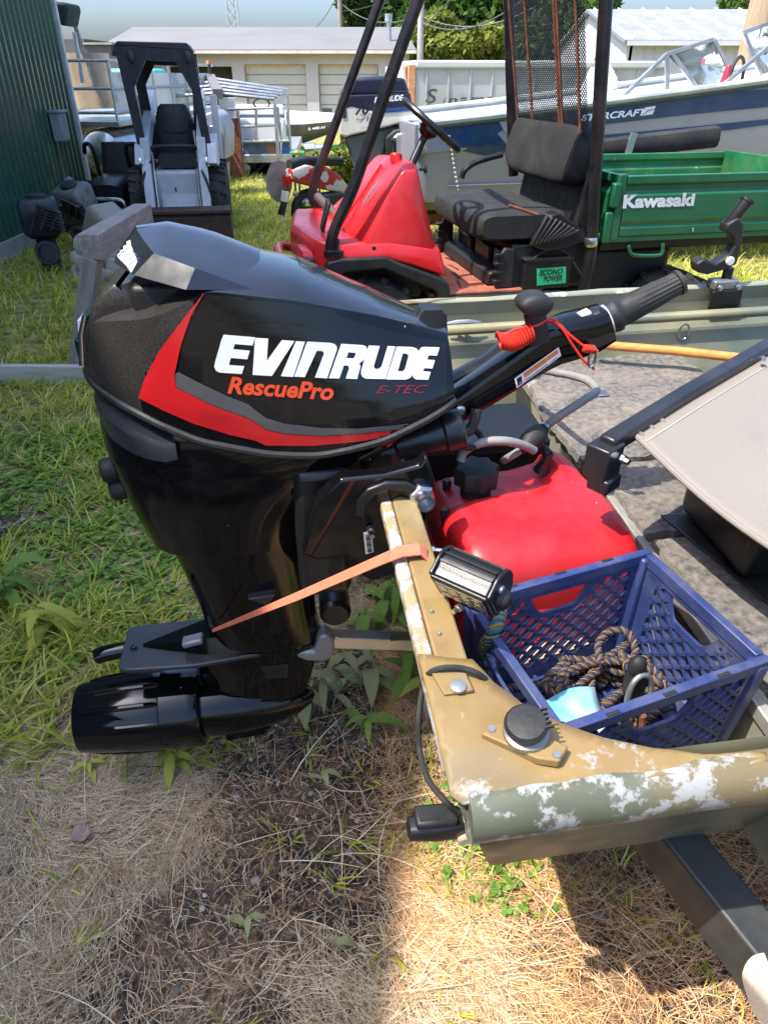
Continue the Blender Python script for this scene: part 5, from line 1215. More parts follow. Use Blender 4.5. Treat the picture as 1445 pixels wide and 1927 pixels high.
for k in range(4): obj('hull_rib', MB().tube([(x, st_ring(x)[5][1]-.02+.03*k*.0, .62+.165*k+.01*x) for x in np.linspace(.3, 3.6, 8)], .008, 6), HULLW, sb2)
for k in range(16):
    p = Sx(845+1.6*(k if k < 8 else k), 256+8.6*k, -.015); obj('rivet', MB().ball((p.x, -.012+.05*(k/15), p.z), .014, 8, 6), pm('bright rivet', (.65, .66, .68), .35, metal=.7), sb2)
# windscreen
wsn = obj('windscreen', MB().add([Sx(1085, 178, .2), Sx(1132, 82, .25), Sx(1170, 165, .35)], [[0, 1, 2]]), GLASS, sb2)
fr_ = lambda *P: obj('windscreen_frame', MB().tube(list(P), .016, sq=(.035, .03)), ALU, sb2)
w1, w2, w3, w4, w5 = Sx(1255, 101, .25), Sx(1342, 73, .25), Sx(1365, 120, .35), Sx(1312, 165, .25), Sx(1255, 180, .25)
for t_ in (Sx(1170, 182, .15), ): fr_(t_, w1); 
fr_(w1, w2); fr_(w2, Sx(1366, 122, .35)); fr_(w1+Vector((.05, 0, 0)), w4); fr_(w1, w5)
g1 = obj('windscreen_pane', MB().add([w1, w2, Sx(1366, 122, .35), Sx(1350, 164, .3), w4], [[0, 1, 2, 3, 4]]), GLASS, sb2, solid=.008)
w6, w7 = Sx(1398, 60, .3), Sx(1460, 38, .3); fr_(w6, w7); fr_(w6, Sx(1432, 140, .35)); fr_(Sx(1350, 168, .1), Sx(1460, 75, .1))
obj('windscreen_pane', MB().add([w6, w7, Sx(1460, 130, .3), Sx(1432, 140, .35)], [[0, 1, 2, 3]]), GLASS, sb2, solid=.008)
cS = Sx(1385, 145, .6); obj('helm_wheel', MB().tube([cS+Vector((.13*cos(a)*.8, .06*cos(a), .17*sin(a))) for a in np.linspace(0, 2*pi, 28)[:-1]], .016, 8, loop=True), RUBBER, sb2)
obj('red_seat', MB().box(Sx(1352, 150, .6), (.05, .3, .26)), pm('red vinyl', (.38, .02, .05), .5), sb2, bevel=.02)
for u in (1250, 1320, 1290): obj('deck_fitting', MB().lathe(Sx(u, 180-(u-1250)*.1, .3), (0, 0, 1), [(.05, -.03), (.05, .02), (.02, .035)], 12), WHITE_P, sb2)
tr2 = thing('boat_trailer', 'rusty trailer frame under the blue and grey runabout boat', 'trailer', mat=SF)
obj('rail', MB().bar((-.2, .6, .42), (5, .6, .42), .07, .1), RUST, tr2); obj('rail', MB().bar((-.2, 1.3, .42), (5, 1.3, .42), .07, .1), RUST, tr2)
obj('cross_member', MB().bar((.1, .1, .40), (.1, 1.8, .40), .08, .10), pm('tan dusty steel', (.30, .24, .14), .7), tr2)
obj('roller', MB().lathe((.05, .05, .50), (0, 1, 0), [(.02, 0), (.09, 0), (.09, .16), (.02, .16)], 20), RUBBER, tr2)
for x in (1.9,):
    for y in (.1, 1.8): wheel(tr2, (x, y, .30), .30, .2, lug=0 or 12)
# ---- white and dark blue outboard on a small grey boat
OF = Matrix.Translation((-.05, 7.75, 0)) @ Matrix.Rotation(R(6), 4, 'Z')
def Ox(u, v, y=0.0): p = onf(OF, u, v, 1, y); return Vector((p.x, y, p.z))
om = thing('white_outboard', 'white and navy outboard motor with number 70 behind the red nose', 'outboard motor', mat=OF)
NAVY = pm('navy paint', (.012, .014, .035), .3, coat=.3, var=.1); IVORY = pm('ivory paint', (.68, .64, .55), .4, var=.06, dirt=((.45, .40, .33), .3, 5))
def slab(name, P, y0, y1, mat, parent, bev=.02, tap=0):
    return obj(name, MB().prism([(Ox(u, v, y0).x, Ox(u, v, y0).z) for u, v in P], XZ, y0, y1), mat, parent, bevel=bev, seg=3)
slab('cover_top', ((641, 180), (652, 152), (668, 145), (720, 142), (762, 146), (772, 176)), 0, .38, NAVY, om, .03)
slab('cover_band', ((639, 206), (641, 182), (660, 178), (772, 174), (777, 204), (720, 210), (662, 200)), -.01, .39, NAVY, om, .012)
lowc = slab('lower_cover', ((640, 254), (639, 206), (660, 198), (720, 211), (777, 206), (779, 224), (720, 240), (660, 254), (652, 257)), -.005, .385, IVORY, om, .015)
slab('cover_stripe', ((705, 206), (777, 199), (777, 207), (705, 211)), -.014, .0, pm('mid blue film', (.02, .05, .20), .35), om, .001)
slab('vent_window', ((646, 172), (651, 153), (664, 150), (660, 170)), -.012, .05, GREY_G, om, .004)
slab('side_vent', ((645, 222), (645, 205), (652, 204), (652, 221)), -.012, .05, GREY_SATIN, om, .002)
text_quad('maker_text', 'EVINRUDE', Ox(704, 193, -.016), Ox(758, 188, -.016), Ox(705, 182, -.016), WHITE_DECAL, lowc, .035, .12, off=Vector((0, -.003, 0)))
text_quad('power_text', '70', Ox(668, 216, -.012), Ox(694, 214, -.012), Ox(669, 198, -.012), NAVY, lowc, .03, .12, off=Vector((0, -.008, 0)))
text_quad('size_text', 'Four Seventy', Ox(669, 229, -.012), Ox(720, 222, -.012), Ox(670, 222, -.012), NAVY, lowc, .0, .3, off=Vector((0, -.008, 0)))
slab('maker_mark', ((759, 185), (766, 184), (766, 188), (759, 188.5)), -.018, 0, RED_DECAL, lowc, .001); slab('maker_mark', ((759, 189), (766, 188.5), (765, 191), (759, 192)), -.018, 0, pm('mid blue film', (.02, .05, .20), .35), lowc, .001)
slab('mid_section', ((648, 258), (660, 256), (720, 243), (779, 227), (780, 250), (730, 262), (716, 300), (690, 330), (672, 330), (660, 290)), .06, .32, pm('grey lower housing', (.13, .14, .14), .45), om, .02)
slab('leg', ((700, 300), (740, 262), (770, 268), (770, 330), (740, 400), (700, 400)), .12, .26, pm('grey lower housing', (.13, .14, .14), .45), om, .02)
ms = thing('chrome_fitting', 'shiny rounded chrome fitting on the stern beside the white outboard', 'fitting', mat=OF)
slab('pane', ((738, 290), (736, 262), (748, 250), (775, 244), (782, 262), (774, 276), (768, 296)), -.10, -.05, CHROME, ms, .02)
slab('gasket', ((728, 300), (726, 258), (742, 244), (778, 236), (786, 240), (786, 300)), -.06, .1, RUBBER, ms, .02)
# ---- motor scooter
CFm = Matrix.Translation((-1.02, 9.2, 0)) @ Matrix.Rotation(R(38), 4, 'Z')
def Mx(u, v, y=0.0): p = onf(CFm, u, v, 1, y); return Vector((p.x, y, p.z))
mp = thing('motor_scooter', 'red white and black motor scooter leaning behind the red nose', 'scooter', mat=CFm)
rw = Vector((.14, 0, .25)); fwc = Vector((1.42, 0, .25))
for c in (rw, fwc):
    w = obj('wheel', MB().lathe(c-Vector((0, .055, 0)), (0, 1, 0), [(.16, .0), (.22, .0), (.245, .03), (.25, .055), (.245, .08), (.22, .11), (.16, .11)], 30), RUBBER, mp)
    obj('rim', MB().lathe(c-Vector((0, .052, 0)), (0, 1, 0), [(.13, .01), (.165, 0), (.165, .10), (.13, .09)], 24, caps=False), STEEL, w)
    for k in range(5): obj('rim_spoke', MB().bar(c, c+Vector((.15*cos(k*1.257), 0, .15*sin(k*1.257))), .05, .03, (0, 1, 0)), STEEL, w)
    obj('hub', MB().lathe(c-Vector((0, .06, 0)), (0, 1, 0), [(.05, 0), (.05, .12)], 14), GREY_SATIN, w)
body = MB().loft([[(x, y, z) for y, z in rrect(w, h_, .03, 3, 0, zc_)] for x, w, h_, zc_ in ((-.12, .14, .12, .66), (.05, .22, .22, .66), (.35, .24, .26, .60), (.55, .22, .20, .52), (.70, .2, .10, .40))])
bo = obj('tail_body', body, pm('red white scooter panels', (.40, .03, .03), .35, var=.2, grad=((.55, .52, .5), 7, .52, .56)), mp, smooth=40)
obj('seat', MB().loft([[(x, y, z) for y, z in rrect(w, .10, .03, 3, 0, zc_)] for x, w, zc_ in ((-.10, .12, .77), (.1, .2, .80), (.4, .22, .78), (.62, .16, .76))]), SEATB, mp, smooth=50)
obj('tail_lamp', MB().box((-.16, -.02, .60), (.06, .12, .13)), pm('red lens', (.55, .01, .015), .15, coat=.5), mp, bevel=.015)
obj('number_plate', MB().box((-.20, -.02, .44), (.01, .16, .12), (0, 12, 0)), pm('pale plate', (.70, .68, .58), .5), mp, bevel=.003)
obj('mudguard', MB().loft([[(-.13-.11*t-.02, y, .50-.26*t) for y in (-.07, 0, .07)] for t in (0, .5, 1)], closed=False, caps=False), GREY_SATIN, mp, solid=.008)
obj('indicator', MB().ball((-.12, -.13, .47), .035, 10, 8), pm('amber lens', (.6, .22, .04), .2), mp)
obj('side_disc', MB().lathe((-.16, .16, .58), (0.3, -1, 0), [(.01, 0), (.22, 0), (.225, .01), (.01, .02)], 32), pm('smoked plastic', (.33, .30, .28), .3, coat=.4), mp)
obj('exhaust', MB().lathe((.02, -.15, .36), (1, -.12, -.22), [(.05, 0), (.055, .02), (.055, .16), (.05, .18), (.035, .30), (.02, .34)], 16), pm('iridescent muffler', (.10, .30, .12), .18, metal=.8, grad=((.25, .2, .5), 9, .45, .6)), mp)
obj('exhaust_tip', MB().lathe((.025, -.15, .36), (-1, .12, .22), [(.052, 0), (.050, .05), (.040, .05), (.038, .01), (.002, .01)], 16), STEEL, mp)
obj('foot_board', MB().box((.85, 0, .33), (.45, .30, .06)), BLACK_PLASTIC, mp, bevel=.02)
obj('leg_shield', MB().loft([[(x, y, z) for y in (-w, 0, w)] for x, z, w in ((1.05, .32, .15), (1.15, .55, .19), (1.22, .85, .17))], closed=False, caps=False), pm('red panel', (.42, .02, .02), .35), mp, solid=.03)
obj('fork', MB().cyl((1.18, 0, .98), (1.40, 0, .25), .03), BLACK_SATIN, mp)
obj('handlebar', MB().tube(smooth_path([(1.05, -.34, .98), (1.15, -.15, 1.0), (1.18, 0, .97), (1.15, .15, 1.0), (1.05, .34, .98)], 4), .015, 8), RUBBER, mp)
obj('handlebar_cover', MB().loft([[(x, y, z) for x, z in superell(.07, .06, 2.5, 14, 1.15, .98)] for y in (-.16, 0, .16)]), GREY_SATIN, mp, smooth=60)
obj('brake_lever', MB().tube([(1.12, -.18, .97), (1.16, -.36, .96)], .008, 6), STEEL, mp)
obj('engine', MB().box((.42, -.05, .34), (.30, .2, .2)), GREY_SATIN, mp, bevel=.03)
# ---- skid steer loader
KF = Matrix.Translation((-2.30, 8.38, -.313)) @ Matrix.Rotation(R(10), 4, 'Z') @ Matrix.Diagonal((.75, 1, 1.126, 1))
def Kx(u, v, y=0.0): p = onf(KF, u, v, 1, y); return Vector((p.x, y, p.z))
WORN = pm('chipped white loader paint', (.56, .57, .58), .5, var=.1, scale=3, dirt=((.3, .28, .25), .4, 4), chips=((.09, .05, .03), .68, 5))
CABP = pm('black cab paint', (.018, .019, .024), .45, var=.2, dirt=((.08, .08, .09), .4, 4))
BUCK = pm('dark rusty bucket steel', (.050, .030, .026), .65, var=.35, scale=4, dirt=((.12, .06, .04), .4, 6))
sk_ = thing('skid_steer_loader', 'white skid steer loader with black open cab and dark bucket', 'loader', mat=KF)
obj('bucket', MB().loft([[(x, 0, .29), (x, -.02, .55), (x, .02, .60), (x, .30, .62), (x, .36, .50), (x, .34, .31), (x, .25, .29)] for x in (-.93, .80)]), BUCK, sk_, smooth=20, bevel=.008)
obj('bucket_lip', MB().box((-.065, -.0, .607), (1.75, .10, .03)), BUCK, sk_, bevel=.004)
y1 = .95
obj('front_plate', MB().loft([[(x, .55, .50), (x, .72, .56), (x, .80, .90), (x, .86, .90), (x, .9, .5)] for x in (-.27, .31)]), WORN, sk_, bevel=.008)
for k in range(3): obj('red_mark', MB().box((-.02-.004*k, .785-.02*k, .85-.06*k), (.045-.01*k, .006, .045), (14, 0, 0)), pm('faded red paint', (.28, .03, .03), .6), sk_)
for s, x in ((-1, -.40), (1, .44)):
    ar_ = obj('lift_arm', MB().loft([[(x-.065, y, z), (x+.065, y, z), (x+.065, y+dy, z+dz), (x-.065, y+dy, z+dz)] for y, z, dy, dz in ((.36, .45, .16, .02), (.42, .58, .18, .0), (.58, .96, .16, .08), (.75, 1.02, .02, .18), (2.3, 1.45, .02, .16))]), WORN, sk_, smooth=20, bevel=.008)
    obj('arm_gusset', MB().prism([(.60, .98), (.95, .92), (1.6, .90), (1.6, 1.2), (.8, 1.15)], lambda p, q, d: (x+s*.12+d, p, q), -.04, .10), WORN, sk_, bevel=.01)
    obj('hydraulic_ram', MB().cyl((x-s*.10, .52, .42), (x-s*.10, .66, .92), .022), STEEL, sk_)
    for y in (.92, 1.85): wheel(sk_, (x+s*.18, y, .60), .32, .30, lug=16, ax=(1, 0, 0))
    obj('tail_arm', MB().bar((x+s*.20, 2.2, .60), (x+s*.20, 2.3, 1.55), .12, .2), WORN, sk_, bevel=.01)
obj('chassis', MB().box((.02, 1.5, .62), (.74, 1.5, .55)), WORN, sk_, bevel=.02)
obj('engine_cover', MB().box((.02, 2.15, 1.05), (.8, .5, .6)), WORN, sk_, bevel=.03)
# cab: front hoop with octagonal opening, sides with bars, roof
hoop = MB(); outer = [(-.50, .98), (-.62, 1.98), (-.58, 2.02), (.40, 2.01), (.47, 1.95), (.60, .98)]
inner = [(.48, .98), (.385, 1.62), (.20, 1.86), (-.22, 1.87), (-.44, 1.64), (-.38, .98)]
def CX_(p): return Vector((p[0]+.01, .86+.0, p[1]))
vo_, fo_ = poly2d(outer+inner)
hoop.add([(x+.01, .84, z) for x, z in vo_], fo_); obj('cab_front', hoop, CABP, sk_, solid=.07, smooth=0)
rear_in = [(-.36, 1.30), (-.40, 1.66), (-.22, 1.84), (.14, 1.83), (.32, 1.62), (.28, 1.30)]
rear_out = [(-.52, .95), (-.56, 1.96), (.44, 1.94), (.46, .95)]
mb = MB(); v1 = rear_out; 
for P in ([(-.56, 1.96), (-.22, 1.84), (.14, 1.83), (.44, 1.94)], [(-.56, 1.96), (-.52, .95), (-.36, 1.30), (-.40, 1.66), (-.22, 1.84)], [(.44, 1.94), (.14, 1.83), (.32, 1.62), (.28, 1.30), (.46, .95)], [(-.52, .95), (.46, .95), (.28, 1.30), (-.36, 1.30)]):
    mb.prism(P, lambda p, q, d: (p+.03, 1.62+d, q), 0, .03)
obj('cab_rear', mb, CABP, sk_, smooth=0)
obj('cab_roof', MB().loft([[(-.60, y, 1.99), (-.56, y, 2.025), (.40, y, 2.015), (.46, y, 1.95)] for y in (.80, 1.70)]), CABP, sk_, bevel=.01)
for s, xa, xb in ((-1, -.585, -.50), (1, .455, .545)):
    for k in range(9):
        z = 1.05+.095*k; t = (z-.98)/1.0; x = xb+(xa-xb)*t if s < 0 else xb+(xa-xb)*t
        obj('side_grille_bar', MB().bar((x, .88, z), (x+.01, 1.62, z), .014, .014), CABP, sk_)
obj('seat_back', MB().loft([[(x+.02, y, z) for x, y in rrect(w, .12, .04, 3, 0, 1.42)] for z, w in ((.98, .54), (1.15, .58), (1.38, .56), (1.46, .46), (1.49, .36))]), pm('black vinyl', (.02, .021, .025), .38, var=.2), sk_, smooth=40)
obj('seat_crease', MB().tube(smooth_path([(-.24, 1.352, 1.36), (-.16, 1.352, 1.24), (.18, 1.352, 1.23), (.28, 1.352, 1.35)], 4), .008, 6), RUBBER, sk_)
obj('seat_cushion', MB().loft([[(x+.02, y, z) for x, z in rrect(.56, .14, .05, 3, 0, .98)] for y in (1.0, 1.03, 1.34)]), pm('black vinyl', (.02, .021, .025), .38, var=.2), sk_, smooth=50)
for x in (-.33, .36): obj('control_lever', MB().tube([(x-.02, .80, .66), (x, .90, 1.0), (x-.02, .94, 1.26)], .018, 8), pm('pale grey lever', (.45, .46, .46), .5), sk_)
for x in (-.42, .28): obj('roof_lamp', MB().ball((x, .84, 2.012), (.07, .03, .012), 12, 8), WHITE_DECAL, sk_)
for s in (-1, 1):
    obj('hose', MB().tube(smooth_path([(s*.33, .70, 1.0), (s*.46, .52, .86), (s*.50, .50, .70), (s*.36, .62, .62)], 6), .018, 8), RUBBER, sk_)
    obj('pivot_pin', MB().lathe((s*.47+.02, .60, 1.0), (s, 0, 0), [(.05, 0), (.05, .03), (.03, .04)], 14), STEEL, sk_)
    obj('work_lamp', MB().lathe((s*.40, .80, 1.90), (0, -1, 0), [(.05, 0), (.05, .05), (.04, .055)], 14), GREY_SATIN, sk_)
obj('lap_bar', MB().tube(smooth_path([(-.30, .95, 1.05), (-.28, .88, 1.12), (.30, .88, 1.12), (.33, .95, 1.05)], 4), .02, 8), CABP, sk_)
for x in (-.24, .28): obj('plate_bolt', MB().lathe((x, .77, .84), (0, -1, .2), [(.02, 0), (.02, .012)], 6), RUST, sk_)
# ---- pontoon boat at the left
def pontoon(name, label, fr_m, Lp, Wp, z0, rails=True):
    t = thing(name, label, 'boat', mat=fr_m)
    for x in (-Wp/2+.32, Wp/2-.32):
        obj('pontoon_tube', MB().lathe((x, 0, z0), (0, 1, 0), [(.05, -.05), (.28, .0), (.31, .06), (.31, Lp-.6), (.22, Lp-.2), (.04, Lp)], 28), pm('polished pontoon aluminium', (.55, .56, .57), .25, metal=.9, var=.15, dirt=((.3, .28, .22), .4, 2)), t, smooth=60)
    obj('deck', MB().box((0, Lp/2, z0+.37), (Wp, Lp, .07)), ALU, t, bevel=.01)
    for s in (-1, 1):
        for z in (.12, .45, .82): obj('rail', MB().tube([(s*Wp/2*.97, .05, z0+.40+z*.85), (s*Wp/2*.97, Lp*.9, z0+.40+z*.85)], .02, 8), ALU, t)
        for k in range(7):
            y = .05+k*Lp*.85/6; obj('stanchion', MB().tube([(s*Wp/2*.97, y, z0+.40), (s*Wp/2*.97, y, z0+.40+.70)], .018, 8), ALU, t)
            if k < 6: obj('fence_panel', MB().box((s*Wp/2*.96, y+Lp*.85/12, z0+.72), (.012, Lp*.85/6-.04, .5)), WHITE_P if k % 3 else pm('mural panel', (.35, .42, .50), .4, var=.4, grad=((.6, .6, .58), 3, .45, .55)), t)
    for z in (.12, .45, .82): obj('rail', MB().tube([(-Wp/2*.97, .05, z0+.40+z*.85), (Wp/2*.97, .05, z0+.40+z*.85)], .02, 8), ALU, t)
    return t
PF = Matrix.Translation((-4.78, 11.0, 0)) @ Matrix.Rotation(R(-3), 4, 'Z')
pb = pontoon('pontoon_boat', 'silver pontoon boat with railings beside the green metal building', PF, 6.0, 2.4, .72)
obj('seat', MB().loft([[(.55+x, .9+y, z) for x, y in rrect(.55, .5, .15, 4)] for z in (1.25, 1.6, 1.85, 1.92)]), pm('tan vinyl', (.50, .38, .26), .6), pb, smooth=50)
pst = thing('boat_stand', 'low dark steel stand under the left pontoon boat', 'stand', mat=PF)
for y in (.6, 2.6, 4.6): obj('cross_beam', MB().bar((-1.1, y, .36), (1.1, y, .36), .12, .10), RUST, pst)
for x in (-.88, .88): obj('skid', MB().bar((x, .3, .15), (x, 4.9, .15), .14, .32), RUST, pst)
obj('bench', MB().box((.3, 3.0, 1.5), (1.2, .6, .5)), pm('turquoise vinyl', (.06, .45, .42), .5), pb, bevel=.05)
a = aty(152, 150, 11.5); obj('canopy_mast', MB().tube([PF.inverted() @ aty(176, 160, 11.6), PF.inverted() @ aty(130, 10, 11.6)], .03, 8), WOOD_GREY, pb)
obj('canopy_mast', MB().tube([PF.inverted() @ aty(156, 155, 11.4), PF.inverted() @ aty(140, 60, 11.4)], .03, 8), ALU, pb)
fo = [PF.inverted() @ aty(u, v, 11.3) for u, v in ((92, 0), (132, 5), (134, 18), (128, 50), (118, 46), (108, 40), (98, 42), (90, 20))]
mb = MB(); mb.prism([(p.x, p.z) for p in fo], XZ, fo[0].y-.1, fo[0].y+.35); obj('folded_canopy', mb, pm('dark green canvas', (.02, .035, .032), .8, var=.3), pb, bevel=.04)
# ---- second pontoon boat, on a scissor trailer, seen end on
QF = Matrix.Translation((-3.28, 15.0, 0)) @ Matrix.Rotation(R(4), 4, 'Z')
def Qx(u, v, y=0.0): p = onf(QF, u, v, 1, y); return Vector((p.x, y, p.z))
q2 = thing('pontoon_boat', 'white pontoon boat stern with square railings on a scissor trailer', 'boat', mat=QF)
TB = lambda *P, r=.028, m=ALU, n='rail': obj(n, MB().tube(list(P), r, 10), m, q2)
TB(Qx(425, 285), Qx(425, 212), Qx(428, 205), Qx(520, 202), Qx(522, 285)); TB(Qx(448, 287), Qx(448, 208)); TB(Qx(482, 265), Qx(482, 205)); TB(Qx(450, 238), Qx(524, 234)); TB(Qx(456, 266), Qx(545, 264)); TB(Qx(540, 210), Qx(545, 264)); TB(Qx(522, 200, .0), Qx(530, 268))
obj('transom_panel', MB().prism([(Qx(u, v).x, Qx(u, v).z) for u, v in ((457, 292), (457, 268), (528, 266), (528, 291))], XZ, .02, .05), pm('scuffed blue grey panel', (.10, .13, .17), .5, var=.4, grad=((.28, .13, .08), 3, .5, .6)), q2)
obj('transom_panel', MB().prism([(Qx(u, v).x, Qx(u, v).z) for u, v in ((530, 290), (530, 266), (544, 265), (545, 289))], XZ, .02, .05), pm('blue panel', (.05, .12, .30), .5, var=.3), q2)
obj('deck', MB().box((Qx(488, 298).x, 2.4, Qx(488, 298).z), (1.35, 4.8, .14)), ALU, q2, bevel=.01)
for u in (445, 530): obj('pontoon_tube', MB().lathe((Qx(u, 318).x, .25, Qx(u, 318).z+.02), (0, 1, 0), [(.05, -.05), (.24, 0), (.25, 4.2), (.04, 4.6)], 24), ALU, q2)
obj('sofa', MB().box((Qx(490, 238, .5).x, .7, Qx(490, 250, .6).z), (.95, .5, .5)), WHITE_P, q2, bevel=.06)
obj('sofa_back', MB().box((Qx(490, 222, .9).x, 1.0, Qx(490, 220, 1.).z), (.95, .14, .45)), WHITE_P, q2, bevel=.05)
obj('sofa_stripe', MB().box((Qx(490, 222, .9).x, .915, Qx(490, 222, .9).z), (.93, .02, .13)), pm('slate stripe', (.05, .075, .13), .5), q2)
obj('helm_wheel', MB().tube([Qx(492, 194, .5)+Vector((.15*cos(a), 0, .08*sin(a))) for a in np.linspace(0, 2*pi, 24)[:-1]], .016, 8, loop=True), RUBBER, q2)
obj('pillow', MB().loft([[(Qx(430, 250).x+x, .3+y, z) for x, y in rrect(.3, .3, .1, 4)] for z in (.98, 1.2, 1.3)]), WHITE_P, q2, smooth=50)
obj('red_board', MB().box(Qx(434, 290, -.05), (.20, .05, .12)), pm('orange board', (.65, .22, .12), .6), q2)
t2 = thing('scissor_trailer', 'black scissor frame trailer under the white pontoon boat', 'trailer', mat=QF)
for a, b in (((410, 318), (440, 358)), ((440, 316), (408, 356)), ((455, 312), (420, 362)), ((425, 330), (465, 365)), ((465, 305), (465, 378)), ((500, 305), (465, 340))): obj('scissor_arm', MB().bar(Qx(*a, .3), Qx(*b, .3), .06, .06), RUBBER, t2)
obj('frame_beam', MB().bar(Qx(405, 306, .5), Qx(545, 304, .5), .10, .10), RUBBER, t2)
wheel(t2, (Qx(478, 360, .4).x, .5, .30), .30, .2, lug=12, ax=(1, 0, 0)); wheel(t2, (Qx(410, 360, .4).x, .5, .30), .30, .2, lug=12, ax=(1, 0, 0))
# ---- canopy frame of aluminium tubes
cf = thing('canopy_frame', 'gabled frame of bare aluminium canopy tubes in front of the garage', 'frame')
def yy(u, v, y): return aty(u, v, y)
obj('ridge_beam', MB().bar(yy(396, 146, 16), yy(410, 176, 13.6), .16, .14), pm('grey ridge beam', (.16, .15, .14), .6), cf)
for k in range(5):
    y = 16-.55*k; t = k/4; c_ = yy(396+14*t, 146+28*t, y)
    obj('canopy_tube', MB().tube([c_, yy(540-24*t, 168+18*t, y), yy(541-24*t, 178+18*t, y)], .028, 8), ALU, cf); obj('canopy_tube', MB().tube([c_, yy(300-4*t, 160+22*t, y), yy(286+2*t, 182+14*t, y)], .028, 8), ALU, cf)
for u, v, y in ((540, 178, 16), (517, 196, 13.8), (300, 175, 16), (296, 190, 13.8)): p = yy(u, v, y); obj('post', MB().cyl((p.x, p.y, 0), p, .03), ALU, cf)
obj('lamp_mast', MB().tube([yy(395, 146, 16), yy(393, 118, 16)], .03, 8), GREY_SATIN, cf); obj('mast_lamp', MB().cyl(yy(393, 120, 16), yy(393, 113, 16), .05), pm('amber lamp', (.5, .22, .08), .3), cf)
# ---- white speed boat far right of it
VF = Matrix.Translation((0, 0, 0))
spb = thing('speed_boat', 'white speed boat with dark grey hull in front of the garage', 'boat')
def sring(t):
    u = 415+255*t; y = 20; vt = 213+2*t+4*t*t*2; vb = float(np.interp(t, [0, .6, 1], [282, 272, 236])); w = 1.0*(1-t**3*.9)
    a, b = aty(u, vt, y), aty(u, vb, y); m_ = a*.55+b*.45; c_ = a*.70+b*.30
    return [(a.x, y+1-w*.3, a.z+.05), (a.x, y+1-w*.9, a.z-.03), (c_.x, y+1-w, c_.z), (m_.x, y+1-w*.97, m_.z), (b.x, y+1-w*.55, b.z), (b.x, y+1+w*.55, b.z), (m_.x, y+1+w, m_.z), (a.x, y+1+w*.9, a.z-.03), (a.x, y+1+w*.3, a.z+.05)]
ho = obj('hull', MB().loft([sring(t) for t in np.linspace(0, 1, 16)]), [WHITE_P, GREY_G], spb, smooth=35)
for pg in ho.data.polygons:
    if pg.normal.z < .15 and pg.center.y < 20.6 and pg.center.z < float(np.interp(pg.center.x, [-5, -1], [1.08, 1.02])): pg.material_index = 1
    if pg.normal.z < -.3: pg.material_index = 1
a = aty(452, 200, 19.8); obj('windscreen', MB().add([aty(415, 212, 19.6), aty(450, 196, 19.6), aty(475, 204, 19.6), aty(480, 213, 19.6)], [[0, 1, 2, 3]]), GLASS, spb, solid=.02)
obj('windscreen_frame', MB().tube([aty(413, 214, 19.55), aty(450, 195, 19.55), aty(475, 203, 19.55), aty(482, 214, 19.55)], .02, 6), GREY_SATIN, spb)
text_quad('registration', 'IL 4488 AV', aty(581, 244, 19.85), aty(613, 240.5, 19.85), aty(581, 239, 19.85), WHITE_DECAL, spb, .02, 0, off=Vector((0, -.08, 0)))
tb3 = thing('boat_trailer', 'low green steel trailer under the white speed boat', 'trailer')
obj('rail', MB().bar(aty(420, 292, 20.5), aty(650, 275, 20.5), .1, .12), pm('green steel', (.03, .16, .05), .5), tb3); 
for u in (450, 560): p = aty(u, 280, 20.6); obj('stand', MB().bar((p.x, p.y, 0), p, .1, .1), RUBBER, tb3)
# ---- green engine cart beside the scooter
gc = thing('engine_cart', 'small green cart carrying a chrome engine behind the scooter', 'cart')
p = aty(578, 285, 12.0); obj('cart_frame', MB().bar(aty(548, 287, 12), aty(600, 286, 12), .3, .03), pm('bright green steel', (.05, .32, .07), .5), gc)
obj('engine_cylinder', MB().lathe(aty(572, 280, 11.9), (1, 0, .05), [(.07, 0), (.085, .02), (.085, .16), (.06, .18), (.06, .30), (.02, .31)], 16), CHROME, gc)
for u in (552, 560, 590, 598): q = aty(u, 288, 12); obj('cart_leg', MB().bar((q.x, q.y, 0), q, .03, .03), RUBBER, gc)
obj('fuel_bottle', MB().lathe(aty(560, 300, 11.9), (0, 0, 1), [(.05, 0), (.05, .10), (.03, .13)], 12), pm('orange bottle', (.6, .3, .1), .5), gc)
# ---- stern drive boat beside the loader
sd = thing('stern_drive_boat', 'white boat stern with outdrive and bronze propeller beside the loader', 'boat')
def ys(name, P, y0, y1, mat, bev=.02):
    P3 = [aty(u, v, y0) for u, v in P]; return obj(name, MB().prism([(p.x, p.z) for p in P3], XZ, y0, y1), mat, sd, bevel=bev)
ys('hull', ((378, 215), (400, 208), (412, 216), (424, 240), (424, 300), (400, 302), (392, 240), (378, 236)), 12.2, 13.0, HULLW, .03)
ys('outdrive', ((393, 236), (402, 234), (406, 270), (404, 282), (396, 282)), 11.95, 12.2, CHROME, .02)
ys('drive_leg', ((394, 278), (408, 270), (414, 280), (410, 300), (404, 345), (396, 340)), 11.95, 12.15, GREY_SATIN, .02)
pc = aty(402, 318, 11.85)
for k in range(3):
    a = k*2.094+.4; obj('propeller_blade', MB().ball(pc+Vector((.09*cos(a), 0, .11*sin(a))), (.085, .02, .085), 12, 8), pm('bronze ivory blade', (.62, .50, .38), .35, metal=.4), sd)
obj('propeller_hub', MB().lathe(pc+Vector((0, .08, 0)), (0, -1, 0), [(.05, 0), (.05, .12), (.02, .15)], 14), BRASS, sd)
ys('crate_block', ((404, 345), (404, 310), (424, 308), (424, 350)), 12.3, 12.7, pm('tan timber crate', (.38, .27, .17), .7), .01)
q = aty(405, 345, 12.5); obj('stand', MB().bar((q.x, 12.8, 0), (q.x, 12.8, 1.0), .2, .2), RUST, sd); obj('stand', MB().bar((q.x, 14.6, 0), (q.x, 14.6, 1.0), .2, .2), RUST, sd)
